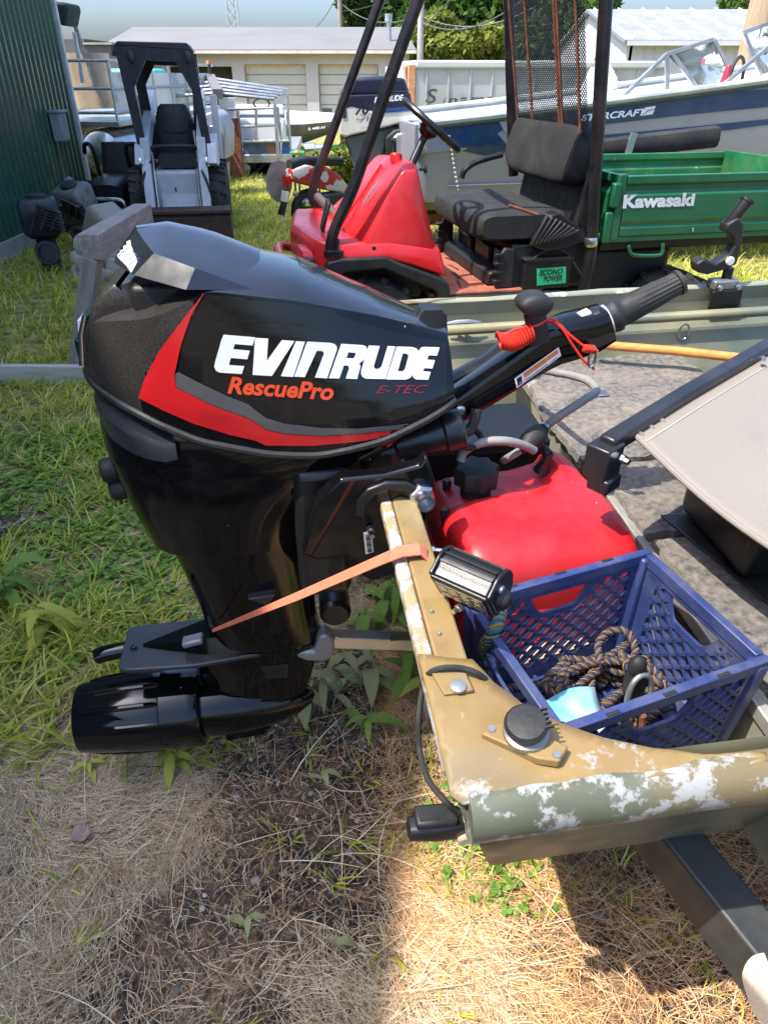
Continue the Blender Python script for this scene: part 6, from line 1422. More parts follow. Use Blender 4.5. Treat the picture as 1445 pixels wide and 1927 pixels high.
# ================================================================ buildings, poles, box trailer
# ---- green metal building at the left
GREEN_METAL = pm('dark green ribbed metal', (.018, .080, .050), .30, var=.12, scale=1.5, coat=.25, dirt=((.05, .08, .06), .35, 1.2))
CONC = pm('grey concrete', (.30, .29, .27), .85, var=.2, scale=4, dirt=((.12, .11, .08), .6, 3), bump=.4, bscale=40)
gb = thing('green_metal_building', 'tall dark green ribbed metal building at the left edge', 'building', loc=(-3.93, 10.3, 0))
def gtop(yw): return 4.6+.335*min(10.3-yw, yw+8.3)
pw = .91; yb = 10.3; k = 0
while yb-pw*(k+1) > -8.3:
    y1_ = yb-pw*k; prof_ = []
    for r_ in range(7):
        o = y1_-.13*r_
        prof_ += [(o, 0), (o-.055, 0), (o-.070, .022), (o-.100, .022), (o-.115, 0)]
    prof_.append((y1_-.91, 0))
    obj('wall_panel', MB().loft([[(d, y-10.3, .20) for y, d in prof_], [(d, y-10.3, gtop(y)) for y, d in prof_]], closed=False, caps=False), GREEN_METAL, gb, smooth=0, solid=.002)
    k += 1
obj('foundation', MB().box((-.04, -9.3, .10), (.16, 18.6, .20)), CONC, gb, bevel=.01)
obj('base_trim', MB().box((.012, -9.3, .215), (.03, 18.6, .03)), GREEN_METAL, gb)
obj('corner_trim', MB().box((.01, .02, 2.5), (.07, .06, 4.6)), pm('white trim metal', (.55, .58, .56), .4), gb, bevel=.005)
obj('core_wall', MB().loft([[(x, -18.6, .0), (x, -18.6, 4.5), (x, -9.3, 7.65), (x, 0, 4.5), (x, 0, 0)] for x in (-.03, -9.0)]), GREEN_METAL, gb, smooth=0)
obj('roof', MB().loft([[(x, -18.9, 4.58), (x, -9.3, 7.80), (x, .3, 4.58), (x, .3, 4.64), (x, -9.3, 7.88), (x, -18.9, 4.64)] for x in (.25, -9.2)]), GREEN_METAL, gb, smooth=0)
q = onf(Matrix.Identity(4), 108, 238, 0, -3.86)
mb_ = obj('meter_box', MB().box((.10, q.y-10.3, q.z), (.12, .22, .30)), pm('grey painted box', (.22, .25, .25), .5), gb, bevel=.012)
obj('box_cap', MB().box((.105, q.y-10.3, q.z+.16), (.15, .25, .03)), pm('grey painted box', (.22, .25, .25), .5), mb_, bevel=.008)
obj('conduit', MB().tube([(.055, q.y-10.28, q.z-.12), (.055, q.y-10.28, .55)], .022, 8), GREEN_METAL, gb)
obj('conduit_elbow', MB().lathe((.06, q.y-10.28, .60), (0, 0, -1), [(.02, 0), (.06, .03), (.055, .12), (.025, .16), (.02, .42)], 12), pm('grey painted box', (.22, .25, .25), .5), gb)
# ---- timber motor rack and board
rk = thing('timber_rack', 'weathered grey timber rack with a thick beam on posts', 'rack')
WB = pm('weathered grey beam', (.30, .265, .235), .85, var=.35, scale=3.0, wood=(10, 1, 10), bump=.6)
WP = pm('weathered grey post', (.29, .25, .22), .85, var=.35, scale=3.0, wood=(10, 10, 1), bump=.6)
n0, n1 = Vector((-1.715, 4.33, .796)), Vector((-1.735, 5.50, .796))
be_ = obj('beam', MB().box((0, 0, 0), (.125, (n1-n0).length, .145)), WB, rk, bevel=.006); be_.location = (n0+n1)/2; be_.rotation_euler = (0, 0, math.atan2(-(n1-n0).x, (n1-n0).y))
for p_, w_ in ((n0+(n1-n0)*.05, .09), (n0+(n1-n0)*.96, .09)):
    o = obj('post', MB().box((0, 0, .385), (w_, w_+.05, .78)), WP, rk, bevel=.004); o.location = (p_.x-.265, p_.y, 0); o.rotation_euler = (0, R(19), 0)
bd = obj('ground_board', MB().box((0, 0, .06), (1.75, .05, .12)), pm('pale weathered board', (.46, .43, .38), .85, var=.25, scale=3, wood=(1, 9, 9), bump=.5), bevel=.004); bd.location = (-1.75, 4.22, 0); bd.rotation_euler = (0, 0, R(-1))
tag(bd, 'pale weathered board standing on edge in the grass by the rack', 'board')
# ---- old outboards along the wall
def old_outboard(label, loc, rz, tilt, ca, cb_, open_head=True):
    t = thing('old_outboard', label, 'outboard motor', loc=loc, group='old outboards by the green building'); t.rotation_euler = (R(tilt), 0, rz)
    obj('power_head', MB().loft([[(x, y, z) for x, y in rrect(w, d, .028, 3)] for z, w, d in ((.22, .24, .20), (.27, .33, .28), (.52, .34, .30), (.56, .31, .27), (.575, .27, .23))]), ca, t, smooth=40)
    if open_head:
        for k in range(6): obj('engine_fin', MB().box((.10, -.16, .34+.03*k), (.22, .08, .012), (0, 24, 0)), BLACK_PLASTIC, t)
        for k in range(3): obj('engine_rod', MB().tube([(-.10+.09*k, -.18, .31), (-.02+.1*k, -.20, .47)], .014, 6), GREY_SATIN, t)
        obj('flywheel', MB().lathe((0, .0, .575), (0, 0, 1), [(.09, 0), (.09, .02), (.07, .03), (.03, .032)], 18), RUBBER, t)
    obj('leg', MB().loft([[(x, y, z) for x, y in superell(.09, .05, 2.5, 16)] for z in (.30, -.0, -.12)]), cb_, t, smooth=50)
    obj('exhaust_ring', MB().lathe((0, -.10, .10), (0, -1, .1), [(.10, 0), (.115, .03), (.105, .08), (.08, .08), (.075, .01), (.01, .01)], 22), ca, t)
    obj('gearcase', MB().lathe((.16, 0, -.16), (-1, 0, 0), [(.005, -.02), (.045, .04), (.05, .15), (.035, .26), (.01, .28)], 16), cb_, t, smooth=60)
    return t
TANG = pm('tan grey cast metal', (.30, .27, .22), .55, var=.25, scale=6, dirt=((.12, .10, .08), .5, 6))
DARKB = pm('dark navy motor paint', (.010, .014, .026), .4, var=.25, dirt=((.06, .06, .06), .4, 6))
old_outboard('black stripped outboard powerhead standing against the green wall', (-3.28, 7.25, .10), R(20), 0, DARKB, DARKB)
old_outboard('tan outboard lower unit lying behind the timber rack end', (-2.95, 7.6, .05), R(60), 35, TANG, TANG, False)
old_outboard('grey outboard powerhead between the wall and the rack beam', (-3.25, 8.35, .12), R(-20), 20, pm('grime grey engine', (.14, .13, .12), .6, var=.4, scale=12), TANG)
for i, (u, v, y, s_) in enumerate(((168, 480, 6.3, 1.0), (178, 497, 6.2, .9), (195, 485, 5.9, 1.1), (205, 517, 5.8, .8), (152, 500, 6.9, .8))):
    c = aty(u, v, y); c.z = max(c.z, .05)
    fn_ = obj('propeller', MB().lathe(c, (.4, -1, .1), [(.03, -.08), (.05, -.04), (.05, .06), (.02, .08)], 14), TANG)
    tag(fn_, ('pale propeller leaning on the left post of the timber rack', 'pale propeller lying in grass left of the rack post', 'pale upright propeller right of the rack post', 'pale propeller lying in grass right of the rack post', 'pale propeller farthest left behind the rack')[i], 'propeller', 'loose propellers by the rack')
    for k in range(3):
        a = k*2.094+i; d = Vector((.9*cos(a), .35*cos(a), sin(a)))
        obj('blade', MB().ball(c+d*.09*s_, Vector((.072, .016, .092))*s_, 10, 8), pm('pale ivory cast metal', (.48, .46, .40), .5, var=.15, dirt=((.2, .18, .14), .4, 8)), fn_)
# ---- black ride on mower behind the rack
mw = thing('ride_on_mower', 'black ride on mower with chrome bar by the building corner', 'mower', loc=(-3.3, 9.45, 0))
obj('hood', MB().loft([[(x, y, z) for x, z in superell(w, h_, 3, 20, 0, .42)] for y, w, h_ in ((-.35, .22, .14), (-.2, .27, .2), (.3, .27, .22))]), BLACK_SATIN, mw, smooth=40)
obj('front_bar', MB().tube(smooth_path([(-.28, -.5, .12), (-.28, -.52, .36), (-.2, -.52, .42), (.2, -.52, .42), (.28, -.52, .36), (.28, -.5, .12)], 4), .022, 8), STEEL, mw)
obj('deck', MB().box((0, .1, .22), (.9, .9, .14)), pm('dull dark red steel', (.12, .02, .02), .5), mw, bevel=.04)
obj('seat', MB().loft([[(x+.05, .45+y, z) for x, y in rrect(.5, w, .08, 4)] for z, w in ((.55, .4), (.66, .42), (.95, .12))]), BLACK_PLASTIC, mw, smooth=40)
for s in (-1, 1):
    wheel(mw, (s*.42, -.35, .19), .19, .16, ax=(1, 0, 0), lug=0 or 10); wheel(mw, (s*.44, .6, .25), .25, .22, ax=(1, 0, 0), lug=12)
    obj('handle_loop', MB().tube(smooth_path([(s*.20, .2, .5), (s*.2, .1, .9), (s*.28, .1, .95), (s*.34, .2, .85)], 4), .025, 8), BLACK_SATIN, mw)
# ---- dark block building
db = thing('dark_block_building', 'dark grey windowless block building with stepped parapet', 'building')
P = [(-12.5, 0), (-12.5, 2.72), (-9.75, 2.72), (-9.75, 2.62), (-8.95, 2.62), (-8.95, 0)]
a, b = aty(60, 75, 28), aty(222, 110, 28)
DG = pm('dark grey block wall', (.085, .085, .09), .8, var=.15, scale=1.2, bump=.4, bscale=5)
obj('wall', MB().prism([(a.x, 0), (a.x, a.z), (aty(158, 72, 28).x, aty(158, 72, 28).z), (aty(158, 82, 28).x, aty(158, 82, 28).z), (aty(208, 82, 28).x, aty(208, 82, 28).z), (aty(210, 104, 28).x, aty(210, 104, 28).z), (b.x, aty(222, 106, 28).z), (b.x, 0)], XZ, 28, 36), DG, db)
obj('coping', MB().box(((aty(158, 80, 28).x+aty(209, 80, 28).x)/2, 28.5, aty(180, 81, 28).z), (1.0, 1.2, .06)), CONC, db)
obj('side_window', MB().box((aty(224, 130, 27.9).x, 28.3, aty(222, 130, 28).z), (.12, .5, 1.2)), GREY_G, db)
# ---- white garage
GW = pm('off white painted block', (.46, .425, .41), .75, var=.05, scale=1.0, dirt=((.35, .32, .28), .4, .8), bump=.2, bscale=6)
ga = thing('garage', 'long off white garage with grey roof and roller doors', 'building')
gy = 32.0
def G(u, v, y=gy): return aty(u, v, y)
x0, x1, ze = G(205, 100).x, G(765, 100).x, G(500, 95).z
doors = [(323, 440, 124, True), (463, 577, 120, False), (600, 712, 120, False)]
edges = [x0]+[G(u, 170).x for d in doors for u in d[:2]]+[x1]
for i in range(0, len(edges)-1, 2): obj('wall', MB().box(((edges[i]+edges[i+1])/2, gy+.15, ze/2), (edges[i+1]-edges[i], .3, ze)), GW, ga)
for (u0, u1, vt, dark) in doors:
    xa, xb, zt = G(u0, 170).x, G(u1, 170).x, G((u0+u1)/2, vt).z
    obj('lintel', MB().box(((xa+xb)/2, gy+.15, (zt+ze)/2), (xb-xa, .296, ze-zt)), GW, ga)
    if dark: obj('doorway_dark_panel', MB().box(((xa+xb)/2, gy+.7, zt/2), (xb-xa, .05, zt)), pm('dark interior', (.05, .048, .045), .8), ga)  # dark panel stands in for the shade inside the open doorway
    else:
        n_ = 6
        dr = obj('roller_door', MB().box(((xa+xb)/2, gy+.26, zt/2), (xb-xa, .03, zt)), GW, ga)
        for k in range(n_): obj('door_panel', MB().box(((xa+xb)/2, gy+.225, zt/n_*(k+.5)), (xb-xa-.04, .04, zt/n_-.035)), pm('cream door panel', (.50, .47, .42), .6, var=.04), dr, bevel=.012)
        obj('door_window', MB().box((xa+.28, gy+.20, G(500, 211).z), (.38, .02, .28)), GREY_G, dr)
        obj('door_header', MB().box(((xa+xb)/2, gy+.2, zt-.05), (xb-xa, .06, .09)), pm('tan header', (.55, .42, .30), .7), dr)
rr = [G(225, 53, 37).z, G(225, 53, 37).x, G(748, 53, 37).x]
ROOF = pm('weathered grey roofing', (.17, .165, .158), .8, var=.14, scale=.7, dirt=((.11, .105, .095), .5, .35), bump=.3, bscale=9)
obj('roof', MB().add([(x0-.4, gy-.35, ze-.02), (x1+.35, gy-.35, ze-.02), (G(744, 53, 37).x+.3, 37, rr[0]), (x0-.4, 37, rr[0]), (x0-.4, 42.5, ze), (x1+.35, 42.5, ze)], [[0, 1, 2, 3], [3, 2, 5, 4]]), ROOF, ga, solid=.12, smooth=0)
obj('gable', MB().add([(x1, gy+.1, 0), (x1, gy+.1, ze), (x1, 37, rr[0]-.1), (x1, 42, ze), (x1, 42, 0)], [[0, 1, 2, 3, 4]]), GW, ga, solid=.2, smooth=0)
obj('gutter', MB().box(((x0+x1)/2, gy-.38, ze-.04), (x1-x0+.7, .1, .10)), pm('pale pink fascia', (.60, .52, .48), .6), ga)
a, b = G(735, 92, 33.5), G(731, 38, 33.5); obj('vent_pipe', MB().cyl(a-Vector((0, 0, .3)), b, .09), ALU, ga); obj('pipe_cap', MB().cyl(b-Vector((0, 0, .03)), b+Vector((0, 0, .22)), .15), ALU, ga)
# ---- white shed at the right
WS = pm('white ribbed metal', (.50, .51, .515), .5, var=.06, scale=.8, dirt=((.5, .5, .5), .3, 1))
wsd = thing('white_shed', 'long white metal shed with pale ribbed roof at the right', 'building')
ya = 30.0; e0 = aty(1187, 77, ya); r0 = aty(1130, 19, 36); e1 = aty(1620, 77, ya)
obj('front_wall', MB().box(((e0.x+e1.x)/2, ya+.1, e0.z/2), (e1.x-e0.x, .2, e0.z)), WS, wsd)
for k in range(26): obj('wall_rib', MB().box((e0.x+.2+k*.36, ya-.02, e0.z/2-.05), (.05, .04, e0.z-.1)), WS, wsd)
obj('roof', MB().add([(e0.x-.3, ya-.3, e0.z-.02), (e1.x, ya-.3, e0.z-.02), (e1.x, 36, r0.z), (e0.x-.3, 36, r0.z), (e0.x-.3, 42.3, e0.z), (e1.x, 42.3, e0.z)], [[0, 1, 2, 3], [3, 2, 5, 4]]), pm('pale silver roofing', (.26, .265, .29), .55, metal=.2, var=.14, scale=1.5, dirt=((.40, .40, .41), .5, 2)), wsd, solid=.1, smooth=0)
for k in range(10):
    x = e0.x+k*1.0; obj('roof_seam', MB().bar((x, ya-.3, e0.z+.06), (x, 36, r0.z+.08), .05, .05), WS, wsd)
obj('gable_wall', MB().add([(e0.x, ya, 0), (e0.x, ya, e0.z), (e0.x, 36, r0.z-.1), (e0.x, 42, e0.z), (e0.x, 42, 0)], [[0, 1, 2, 3, 4]]), WS, wsd, solid=.2, smooth=0)
obj('fascia', MB().box(((e0.x+e1.x)/2, ya-.33, e0.z-.06), (e1.x-e0.x+.4, .06, .14)), WS, wsd)
# ---- faded box trailer
FADE = pm('faded white trailer paint', (.42, .425, .425), .6, var=.08, scale=.9, dirt=((.25, .245, .235), .55, .7), chips=((.12, .10, .09), .71, 1.6))
bx = thing('box_trailer', 'long faded white box trailer with worn lettering behind the boats', 'trailer')
yb_ = 19.0; T0, T1 = aty(782, 122, yb_), aty(1262, 105, yb_+1.2); dd = Vector((T1.x-T0.x, T1.y-T0.y, 0)); nn = Vector((-dd.y, dd.x, 0)).normalized()*2.3; zt = aty(782, 118, yb_).z
def quadbox(name, a, b, z0, z1, n_, mat, parent, bev=.02):
    return obj(name, MB().add([(a.x, a.y, z0), (b.x, b.y, z0), (b.x+n_.x, b.y+n_.y, z0), (a.x+n_.x, a.y+n_.y, z0), (a.x, a.y, z1), (b.x, b.y, z1), (b.x+n_.x, b.y+n_.y, z1), (a.x+n_.x, a.y+n_.y, z1)], [[0, 3, 2, 1], [4, 5, 6, 7], [0, 1, 5, 4], [1, 2, 6, 5], [2, 3, 7, 6], [3, 0, 4, 7]]), mat, parent, bevel=bev)
sdw = quadbox('box_body', T0, T1, .25, zt, nn, FADE, bx)
e_ = nn.normalized()*.06
quadbox('roof_rail', T0-e_, T1-e_, zt-.10, zt+.06, nn*1.03, WS, bx, .04)
quadbox('corner_post', T0-e_*.6-dd.normalized()*.18, T0-e_*.6, .25, zt-.02, nn, pm('rusty orange corner', (.55, .26, .13), .7, var=.3, chips=((.6, .58, .55), .56, 3)), bx)
quadbox('end_wall', T0-dd.normalized()*.25, T0-dd.normalized()*.185, .3, zt-.05, nn, pm('red streaked end wall', (.45, .18, .14), .7, var=.3, grad=((.6, .56, .5), 1.5, .45, .6)), bx)
for k in range(12): p = T0+dd*((k+.5)/12); obj('side_seam', MB().box((p.x-e_.x*.2, p.y-e_.y*.2, (zt+.2)/2), (.03, .03, zt-.35)), FADE, sdw)
GREYL = pm('worn grey letters', (.07, .07, .07), .7, var=.3, chips=((.40, .40, .40), .58, 6))
def TP(u, v): 
    t_ = 0
    p = aty(u, v, yb_); 
    for _ in range(4): s_ = (p.x-T0.x)/dd.x; p = aty(u, v, T0.y+dd.y*s_-.09)
    return p
text_quad('worn_lettering', 'S', TP(800, 194), TP(822, 194), TP(802, 166), GREYL, sdw, .015, .15)
for t_, a, b, h_ in (('i', 833, 838, 183), ('n', 842, 860, 184), ('a', 864, 880, 182), ('m', 884, 910, 182), ('o', 914, 928, 181), ('n', 932, 945, 181)):
    text_quad('worn_lettering', t_, TP(a, 196), TP(b, 195.5), TP(a+1, h_), GREYL, sdw, .02, .2)
for k in range(2): p = T0+dd*(.3+.5*k); quadbox('support_leg', p, p+dd.normalized()*.3, 0, .26, nn, RUST, bx)
# ---- lattice tower, poles, cables
lt = thing('lattice_tower', 'tall thin steel lattice radio tower behind the garage', 'tower')
yt = 130; b0, b1 = aty(430, 60, yt), aty(453, 60, yt); w0 = (b1.x-b0.x); cxx = (b0.x+b1.x)/2
legs = [(-.5, 0), (.5, 0), (0, .86)]
def LT(i, z): k_ = 1-.45*(z/30); return Vector((cxx+legs[i][0]*w0*k_, yt+legs[i][1]*w0*k_, z))
TS = pm('galvanised tower steel', (.30, .32, .36), .6)
for i in range(3): obj('leg', MB().tube([LT(i, 0), LT(i, 30)], .10, 6), TS, lt)
for k in range(20):
    for i in range(3): obj('brace', MB().tube([LT(i, k*1.5), LT((i+1) % 3, k*1.5+1.5)], .05, 5), TS, lt)
def pole(label, u, y, r, zt_, mat, arms=True):
    p = aty(u, 30, y); t = thing('utility_pole', label, 'pole', loc=(p.x, p.y, 0), group=None)
    obj('shaft', MB().lathe((0, 0, 0), (0, 0, 1), [(r*1.15, 0), (r, zt_*.5), (r*.85, zt_)], 14), mat, t)
    if arms: obj('cross_arm', MB().box((0, 0, zt_-.5), (1.8, .12, .12)), mat, t); [obj('insulator', MB().cyl((x, 0, zt_-.44), (x, 0, zt_-.28), .05, n=8), GREY_SATIN, t) for x in (-.8, .8)]
    return t
POLE = pm('weathered pole timber', (.26, .22, .18), .85, var=.25, scale=2, wood=(8, 8, 1), bump=.4)
pole('thin brown utility pole rising behind the garage roof', 640, 46, .13, 8.5, POLE)
pole('pale grey utility pole standing right of the garage', 792, 36, .13, 7.5, pm('pale grey pole', (.40, .38, .35), .8, var=.15))
pole('thick brown wooden pole at the right edge behind the boat windscreen', 1432, 12.5, .19, 7, pm('tan pole timber', (.42, .30, .19), .85, var=.25, scale=2, wood=(8, 8, 1), bump=.4), False)
CAB = pm('grey cable', (.10, .10, .11), .6)
for i, (a, b, s_) in enumerate((((645, 8, 46), (792, 26, 36), .5), ((640, 20, 46), (770, -30, 52), .3), ((792, 40, 36), (1000, -15, 30), .6), ((792, 30, 36), (1010, 10, 34), .5), ((700, 90, 40), (850, -5, 34), .4), ((592, 52, 60), (640, -20, 46), .2))):
    p, q = aty(*a), aty(*b); o = obj('power_cable', MB().tube([p.lerp(q, t)-Vector((0, 0, s_*4*t*(1-t))) for t in np.linspace(0, 1, 14)], .022, 5), CAB)
    tag(o, ('grey cable from the thin brown pole to the grey pole', 'grey cable running up from the brown pole to the right', 'upper grey cable leaving the grey pole over the trees', 'lower grey cable leaving the grey pole across the trees', 'grey cable rising over the garage roof end', 'grey cable rising behind the garage ridge to the brown pole')[i], 'cable', 'overhead cables')
# ================================================================ ground and plants
def vnoise(x, y, seed=0):
    """smooth value noise on arrays"""
    r = np.random.default_rng(seed); T_ = r.random((64, 64))
    xi, yi = np.floor(x).astype(int), np.floor(y).astype(int); fx, fy = x-xi, y-yi; fx = fx*fx*(3-2*fx); fy = fy*fy*(3-2*fy)
    g_ = lambda i, j: T_[i % 64, j % 64]
    return (g_(xi, yi)*(1-fx)+g_(xi+1, yi)*fx)*(1-fy)+(g_(xi, yi+1)*(1-fx)+g_(xi+1, yi+1)*fx)*fy
def fbm(x, y, seed=0, o=3): return sum(vnoise(x*2**k, y*2**k, seed+k)*.5**k for k in range(o))/sum(.5**k for k in range(o))
def sstep(a, b, x): t = np.clip((x-a)/(b-a), 0, 1); return t*t*(3-2*t)
def height(x, y):
    near = np.exp(-((x)**2+(y-2)**2)/60)
    return (fbm(x*1.3, y*1.3, 5)*.05+fbm(x*7, y*7, 9)*.016-.035)*near
def greenness(x, y):
    """how much of the ground is covered by green growth: lush left and behind, dry in front and under the boat"""
    left = sstep(-.25, -.65, x+.25*(fbm(x*2, y*2, 21)-.5))
    back = sstep(1.45, 1.95, y+.5*(fbm(x*1.7, y*1.7, 23)-.5))
    far = sstep(2.6, 4.2, y)
    g_ = np.maximum(left*back, far)
    bare = sstep(.60, .72, fbm(x*1.1+3, y*1.1, 31))*.8
    pt = np.exp(-(((x+1.75)/.45)**2+((y-2.55)/.32)**2))      # worn grey patch at the left
    return np.clip(g_-bare*.75-pt*.9, 0, 1)
def axis(lo, hi, fine0, fine1, st, grow=1.22):
    a = list(np.arange(fine0, fine1+1e-6, st)); s_ = st
    while a[-1] < hi: s_ *= grow; a.append(a[-1]+s_)
    s_ = st
    while a[0] > lo: s_ *= grow; a.insert(0, a[0]-s_)
    return np.array(a)
gx, gy_ = axis(-700, 700, -2.8, 1.6, .035), axis(-60, 900, .3, 5.0, .035)
X, Y = np.meshgrid(gx, gy_, indexing='ij'); Z = height(X, Y)
co = np.stack([X, Y, Z], -1).reshape(-1, 3); nx, ny = X.shape
idx = np.arange(nx*ny).reshape(nx, ny); F = np.stack([idx[:-1, :-1], idx[1:, :-1], idx[1:, 1:], idx[:-1, 1:]], -1).reshape(-1, 4)
def np_mesh(name, co, F, mat, kind, attr=None, smooth=True):
    me = bpy.data.meshes.new(name); k_ = F.shape[1]
    me.vertices.add(len(co)); me.vertices.foreach_set('co', co.astype(np.float32).ravel())
    me.loops.add(F.size); me.loops.foreach_set('vertex_index', F.ravel().astype(np.int32))
    me.polygons.add(len(F)); me.polygons.foreach_set('loop_start', np.arange(0, F.size, k_, dtype=np.int32))
    if smooth: me.polygons.foreach_set('use_smooth', np.ones(len(F), dtype=bool))
    if attr is not None:
        for an, av in attr.items(): a_ = me.attributes.new(an, 'FLOAT', 'POINT'); a_.data.foreach_set('value', av.astype(np.float32).ravel())
    me.update(calc_edges=True); me.materials.append(mat)
    o = bpy.data.objects.new(name, me); COL.objects.link(o); o['kind'] = kind; return o
gm = bpy.data.materials.new('soil, thatch and turf'); gm.use_nodes = True; N = gm.node_tree.nodes; L = gm.node_tree.links; B_ = N['Principled BSDF']; B_.inputs['Roughness'].default_value = .95; B_.inputs['Specular IOR Level'].default_value = .2
tcn = N.new('ShaderNodeTexCoord')
def gn(sc, det=6, rg=.6):
    n = N.new('ShaderNodeTexNoise'); n.inputs['Scale'].default_value = sc; n.inputs['Detail'].default_value = det; n.inputs['Roughness'].default_value = rg; L.new(tcn.outputs['Object'], n.inputs['Vector']); return n.outputs['Fac']
def gr(fac, stops):
    r = N.new('ShaderNodeValToRGB'); e = r.color_ramp.elements
    while len(e) < len(stops): e.new(.5)
    for el, (p, c) in zip(e, stops): el.position = p; el.color = (*c, 1)
    L.new(fac, r.inputs[0]); return r.outputs[0]
def gmix(f, a, b):
    x = N.new('ShaderNodeMix'); x.data_type = 'RGBA'; L.new(f, x.inputs[0]); L.new(a, x.inputs[6]); L.new(b, x.inputs[7]); return x.outputs[2]
soil = gr(gn(26), [(.3, (.016, .015, .015)), (.48, (.045, .04, .038)), (.6, (.11, .085, .065)), (.75, (.30, .23, .17))])
thatch = gr(gn(75), [(.3, (.07, .048, .03)), (.52, (.26, .18, .11)), (.72, (.56, .43, .28))])
turf = gr(gn(11), [(.25, (.075, .07, .035)), (.42, (.17, .165, .05)), (.56, (.36, .32, .10)), (.72, (.56, .45, .24))])
at = N.new('ShaderNodeAttribute'); at.attribute_name = 'green'
base = gmix(gr(gn(3.2, 5), [(.46, (0, 0, 0)), (.6, (1, 1, 1))]), soil, thatch)
L.new(gmix(at.outputs['Fac'], base, turf), B_.inputs['Base Color'])
bp = N.new('ShaderNodeBump'); bp.inputs['Strength'].default_value = .9; bp.inputs['Distance'].default_value = .02; L.new(gn(70, 8), bp.inputs['Height']); L.new(bp.outputs[0], B_.inputs['Normal'])
def bare_soil(x, y):
    return np.clip(1.1*np.exp(-(((x+.42)/.17)**2+((y-.92)/.17)**2))+1.0*np.exp(-(((x+.28)/.24)**2+((y-1.32)/.16)**2))+1.1*np.exp(-(((x+.04)/.26)**2+((y-1.5)/.42)**2))+.9*np.exp(-(((x+.05)/.16)**2+((y-.95)/.25)**2))-.7*fbm(x*5, y*5, 95), 0, 1)
ba = N.new('ShaderNodeAttribute'); ba.attribute_name = 'bare'
L.new(gmix(at.outputs['Fac'], gmix(ba.outputs['Fac'], base, soil), turf), B_.inputs['Base Color'])
np_mesh('ground', co, F, gm, 'structure', {'green': greenness(co[:, 0], co[:, 1]), 'bare': bare_soil(co[:, 0], co[:, 1])})

def leaf_mat(name, stops, rough=.6, trans=.25):
    m = bpy.data.materials.new(name); m.use_nodes = True; N = m.node_tree.nodes; L = m.node_tree.links; B_ = N['Principled BSDF']
    B_.inputs['Roughness'].default_value = max(rough, .7); B_.inputs['Specular IOR Level'].default_value = .08
    g_ = N.new('ShaderNodeNewGeometry'); r = N.new('ShaderNodeValToRGB'); e = r.color_ramp.elements
    while len(e) < len(stops): e.new(.5)
    for el, (p, c) in zip(e, stops): el.position = p; el.color = (*c, 1)
    L.new(g_.outputs['Random Per Island'], r.inputs[0]); L.new(r.outputs[0], B_.inputs['Base Color'])
    if trans:
        t = N.new('ShaderNodeBsdfTranslucent'); L.new(r.outputs[0], t.inputs[0]); mx = N.new('ShaderNodeMixShader'); mx.inputs[0].default_value = trans
        L.new(B_.outputs[0], mx.inputs[1]); L.new(t.outputs[0], mx.inputs[2]); L.new(mx.outputs[0], N['Material Output'].inputs[0])
    return m
STRAW = leaf_mat('dry straw', [(0, (.22, .14, .075)), (.3, (.48, .34, .20)), (.65, (.74, .59, .39)), (1, (.88, .76, .55))], .7, .15)
STRAW_B = leaf_mat('brown straw', [(0, (.36, .17, .07)), (.3, (.68, .36, .16)), (.7, (.88, .55, .28)), (1, (.92, .72, .43))], .7, .15)  # brown straw, with the sunlit strip's warm brightness put into its colour
GRASS = leaf_mat('green grass blades', [(0, (.22, .28, .02)), (.35, (.40, .47, .04)), (.7, (.58, .62, .09)), (.88, (.68, .62, .18)), (1, (.74, .64, .38))], .5, .35)
GRASS_Y = leaf_mat('yellow green grass blades', [(0, (.20, .27, .03)), (.5, (.40, .43, .06)), (1, (.62, .55, .18))], .5, .35)
CLOVER = leaf_mat('clover leaves', [(0, (.08, .17, .03)), (.6, (.16, .29, .05)), (1, (.27, .37, .09))], .5, .25)
def blades(name, x, y, ln, wd, az, lift, curl, mat, seg=3, droop=.6):
    """curved tapering blades rooted at (x,y); lift: start angle above ground; curl: sideways bend"""
    n = len(x); t = np.linspace(0, 1, seg+1); r = RNG
    px = np.empty((n, seg+1)); py = px.copy(); pz = px.copy()
    z0 = height(x, y)+.002
    cx, cy_, cz = x.copy(), y.copy(), z0.copy(); a = az.copy(); e = lift.copy()
    for k in range(seg+1):
        px[:, k], py[:, k], pz[:, k] = cx, cy_, cz
        st = ln/seg; cx = cx+np.cos(a)*np.cos(e)*st; cy_ = cy_+np.sin(a)*np.cos(e)*st; cz = np.maximum(cz+np.sin(e)*st, z0+.001)
        a = a+curl/seg; e = e-droop*lift*2/seg
    sx, sy = -np.sin(az), np.cos(az); V_ = np.empty((n, (seg+1)*2, 3))
    for k in range(seg+1):
        w = wd*(1-.85*t[k]**2)*.5*(1 if k else .7)
        V_[:, 2*k, 0] = px[:, k]-sx*w; V_[:, 2*k, 1] = py[:, k]-sy*w; V_[:, 2*k, 2] = pz[:, k]
        V_[:, 2*k+1, 0] = px[:, k]+sx*w; V_[:, 2*k+1, 1] = py[:, k]+sy*w; V_[:, 2*k+1, 2] = pz[:, k]+w*.5
    base = (np.arange(n)*(seg+1)*2)[:, None]
    f_ = np.concatenate([base+np.array([[2*k, 2*k+1, 2*k+3, 2*k+2]]) for k in range(seg)], 0)
    return np_mesh(name, V_.reshape(-1, 3), f_, mat, 'stuff')
def scatter(n, x0, x1, y0, y1, dens):
    x = RNG.uniform(x0, x1, n); y = RNG.uniform(y0, y1, n); k = RNG.random(n) < dens(x, y); return x[k], y[k]
U_ = RNG.uniform
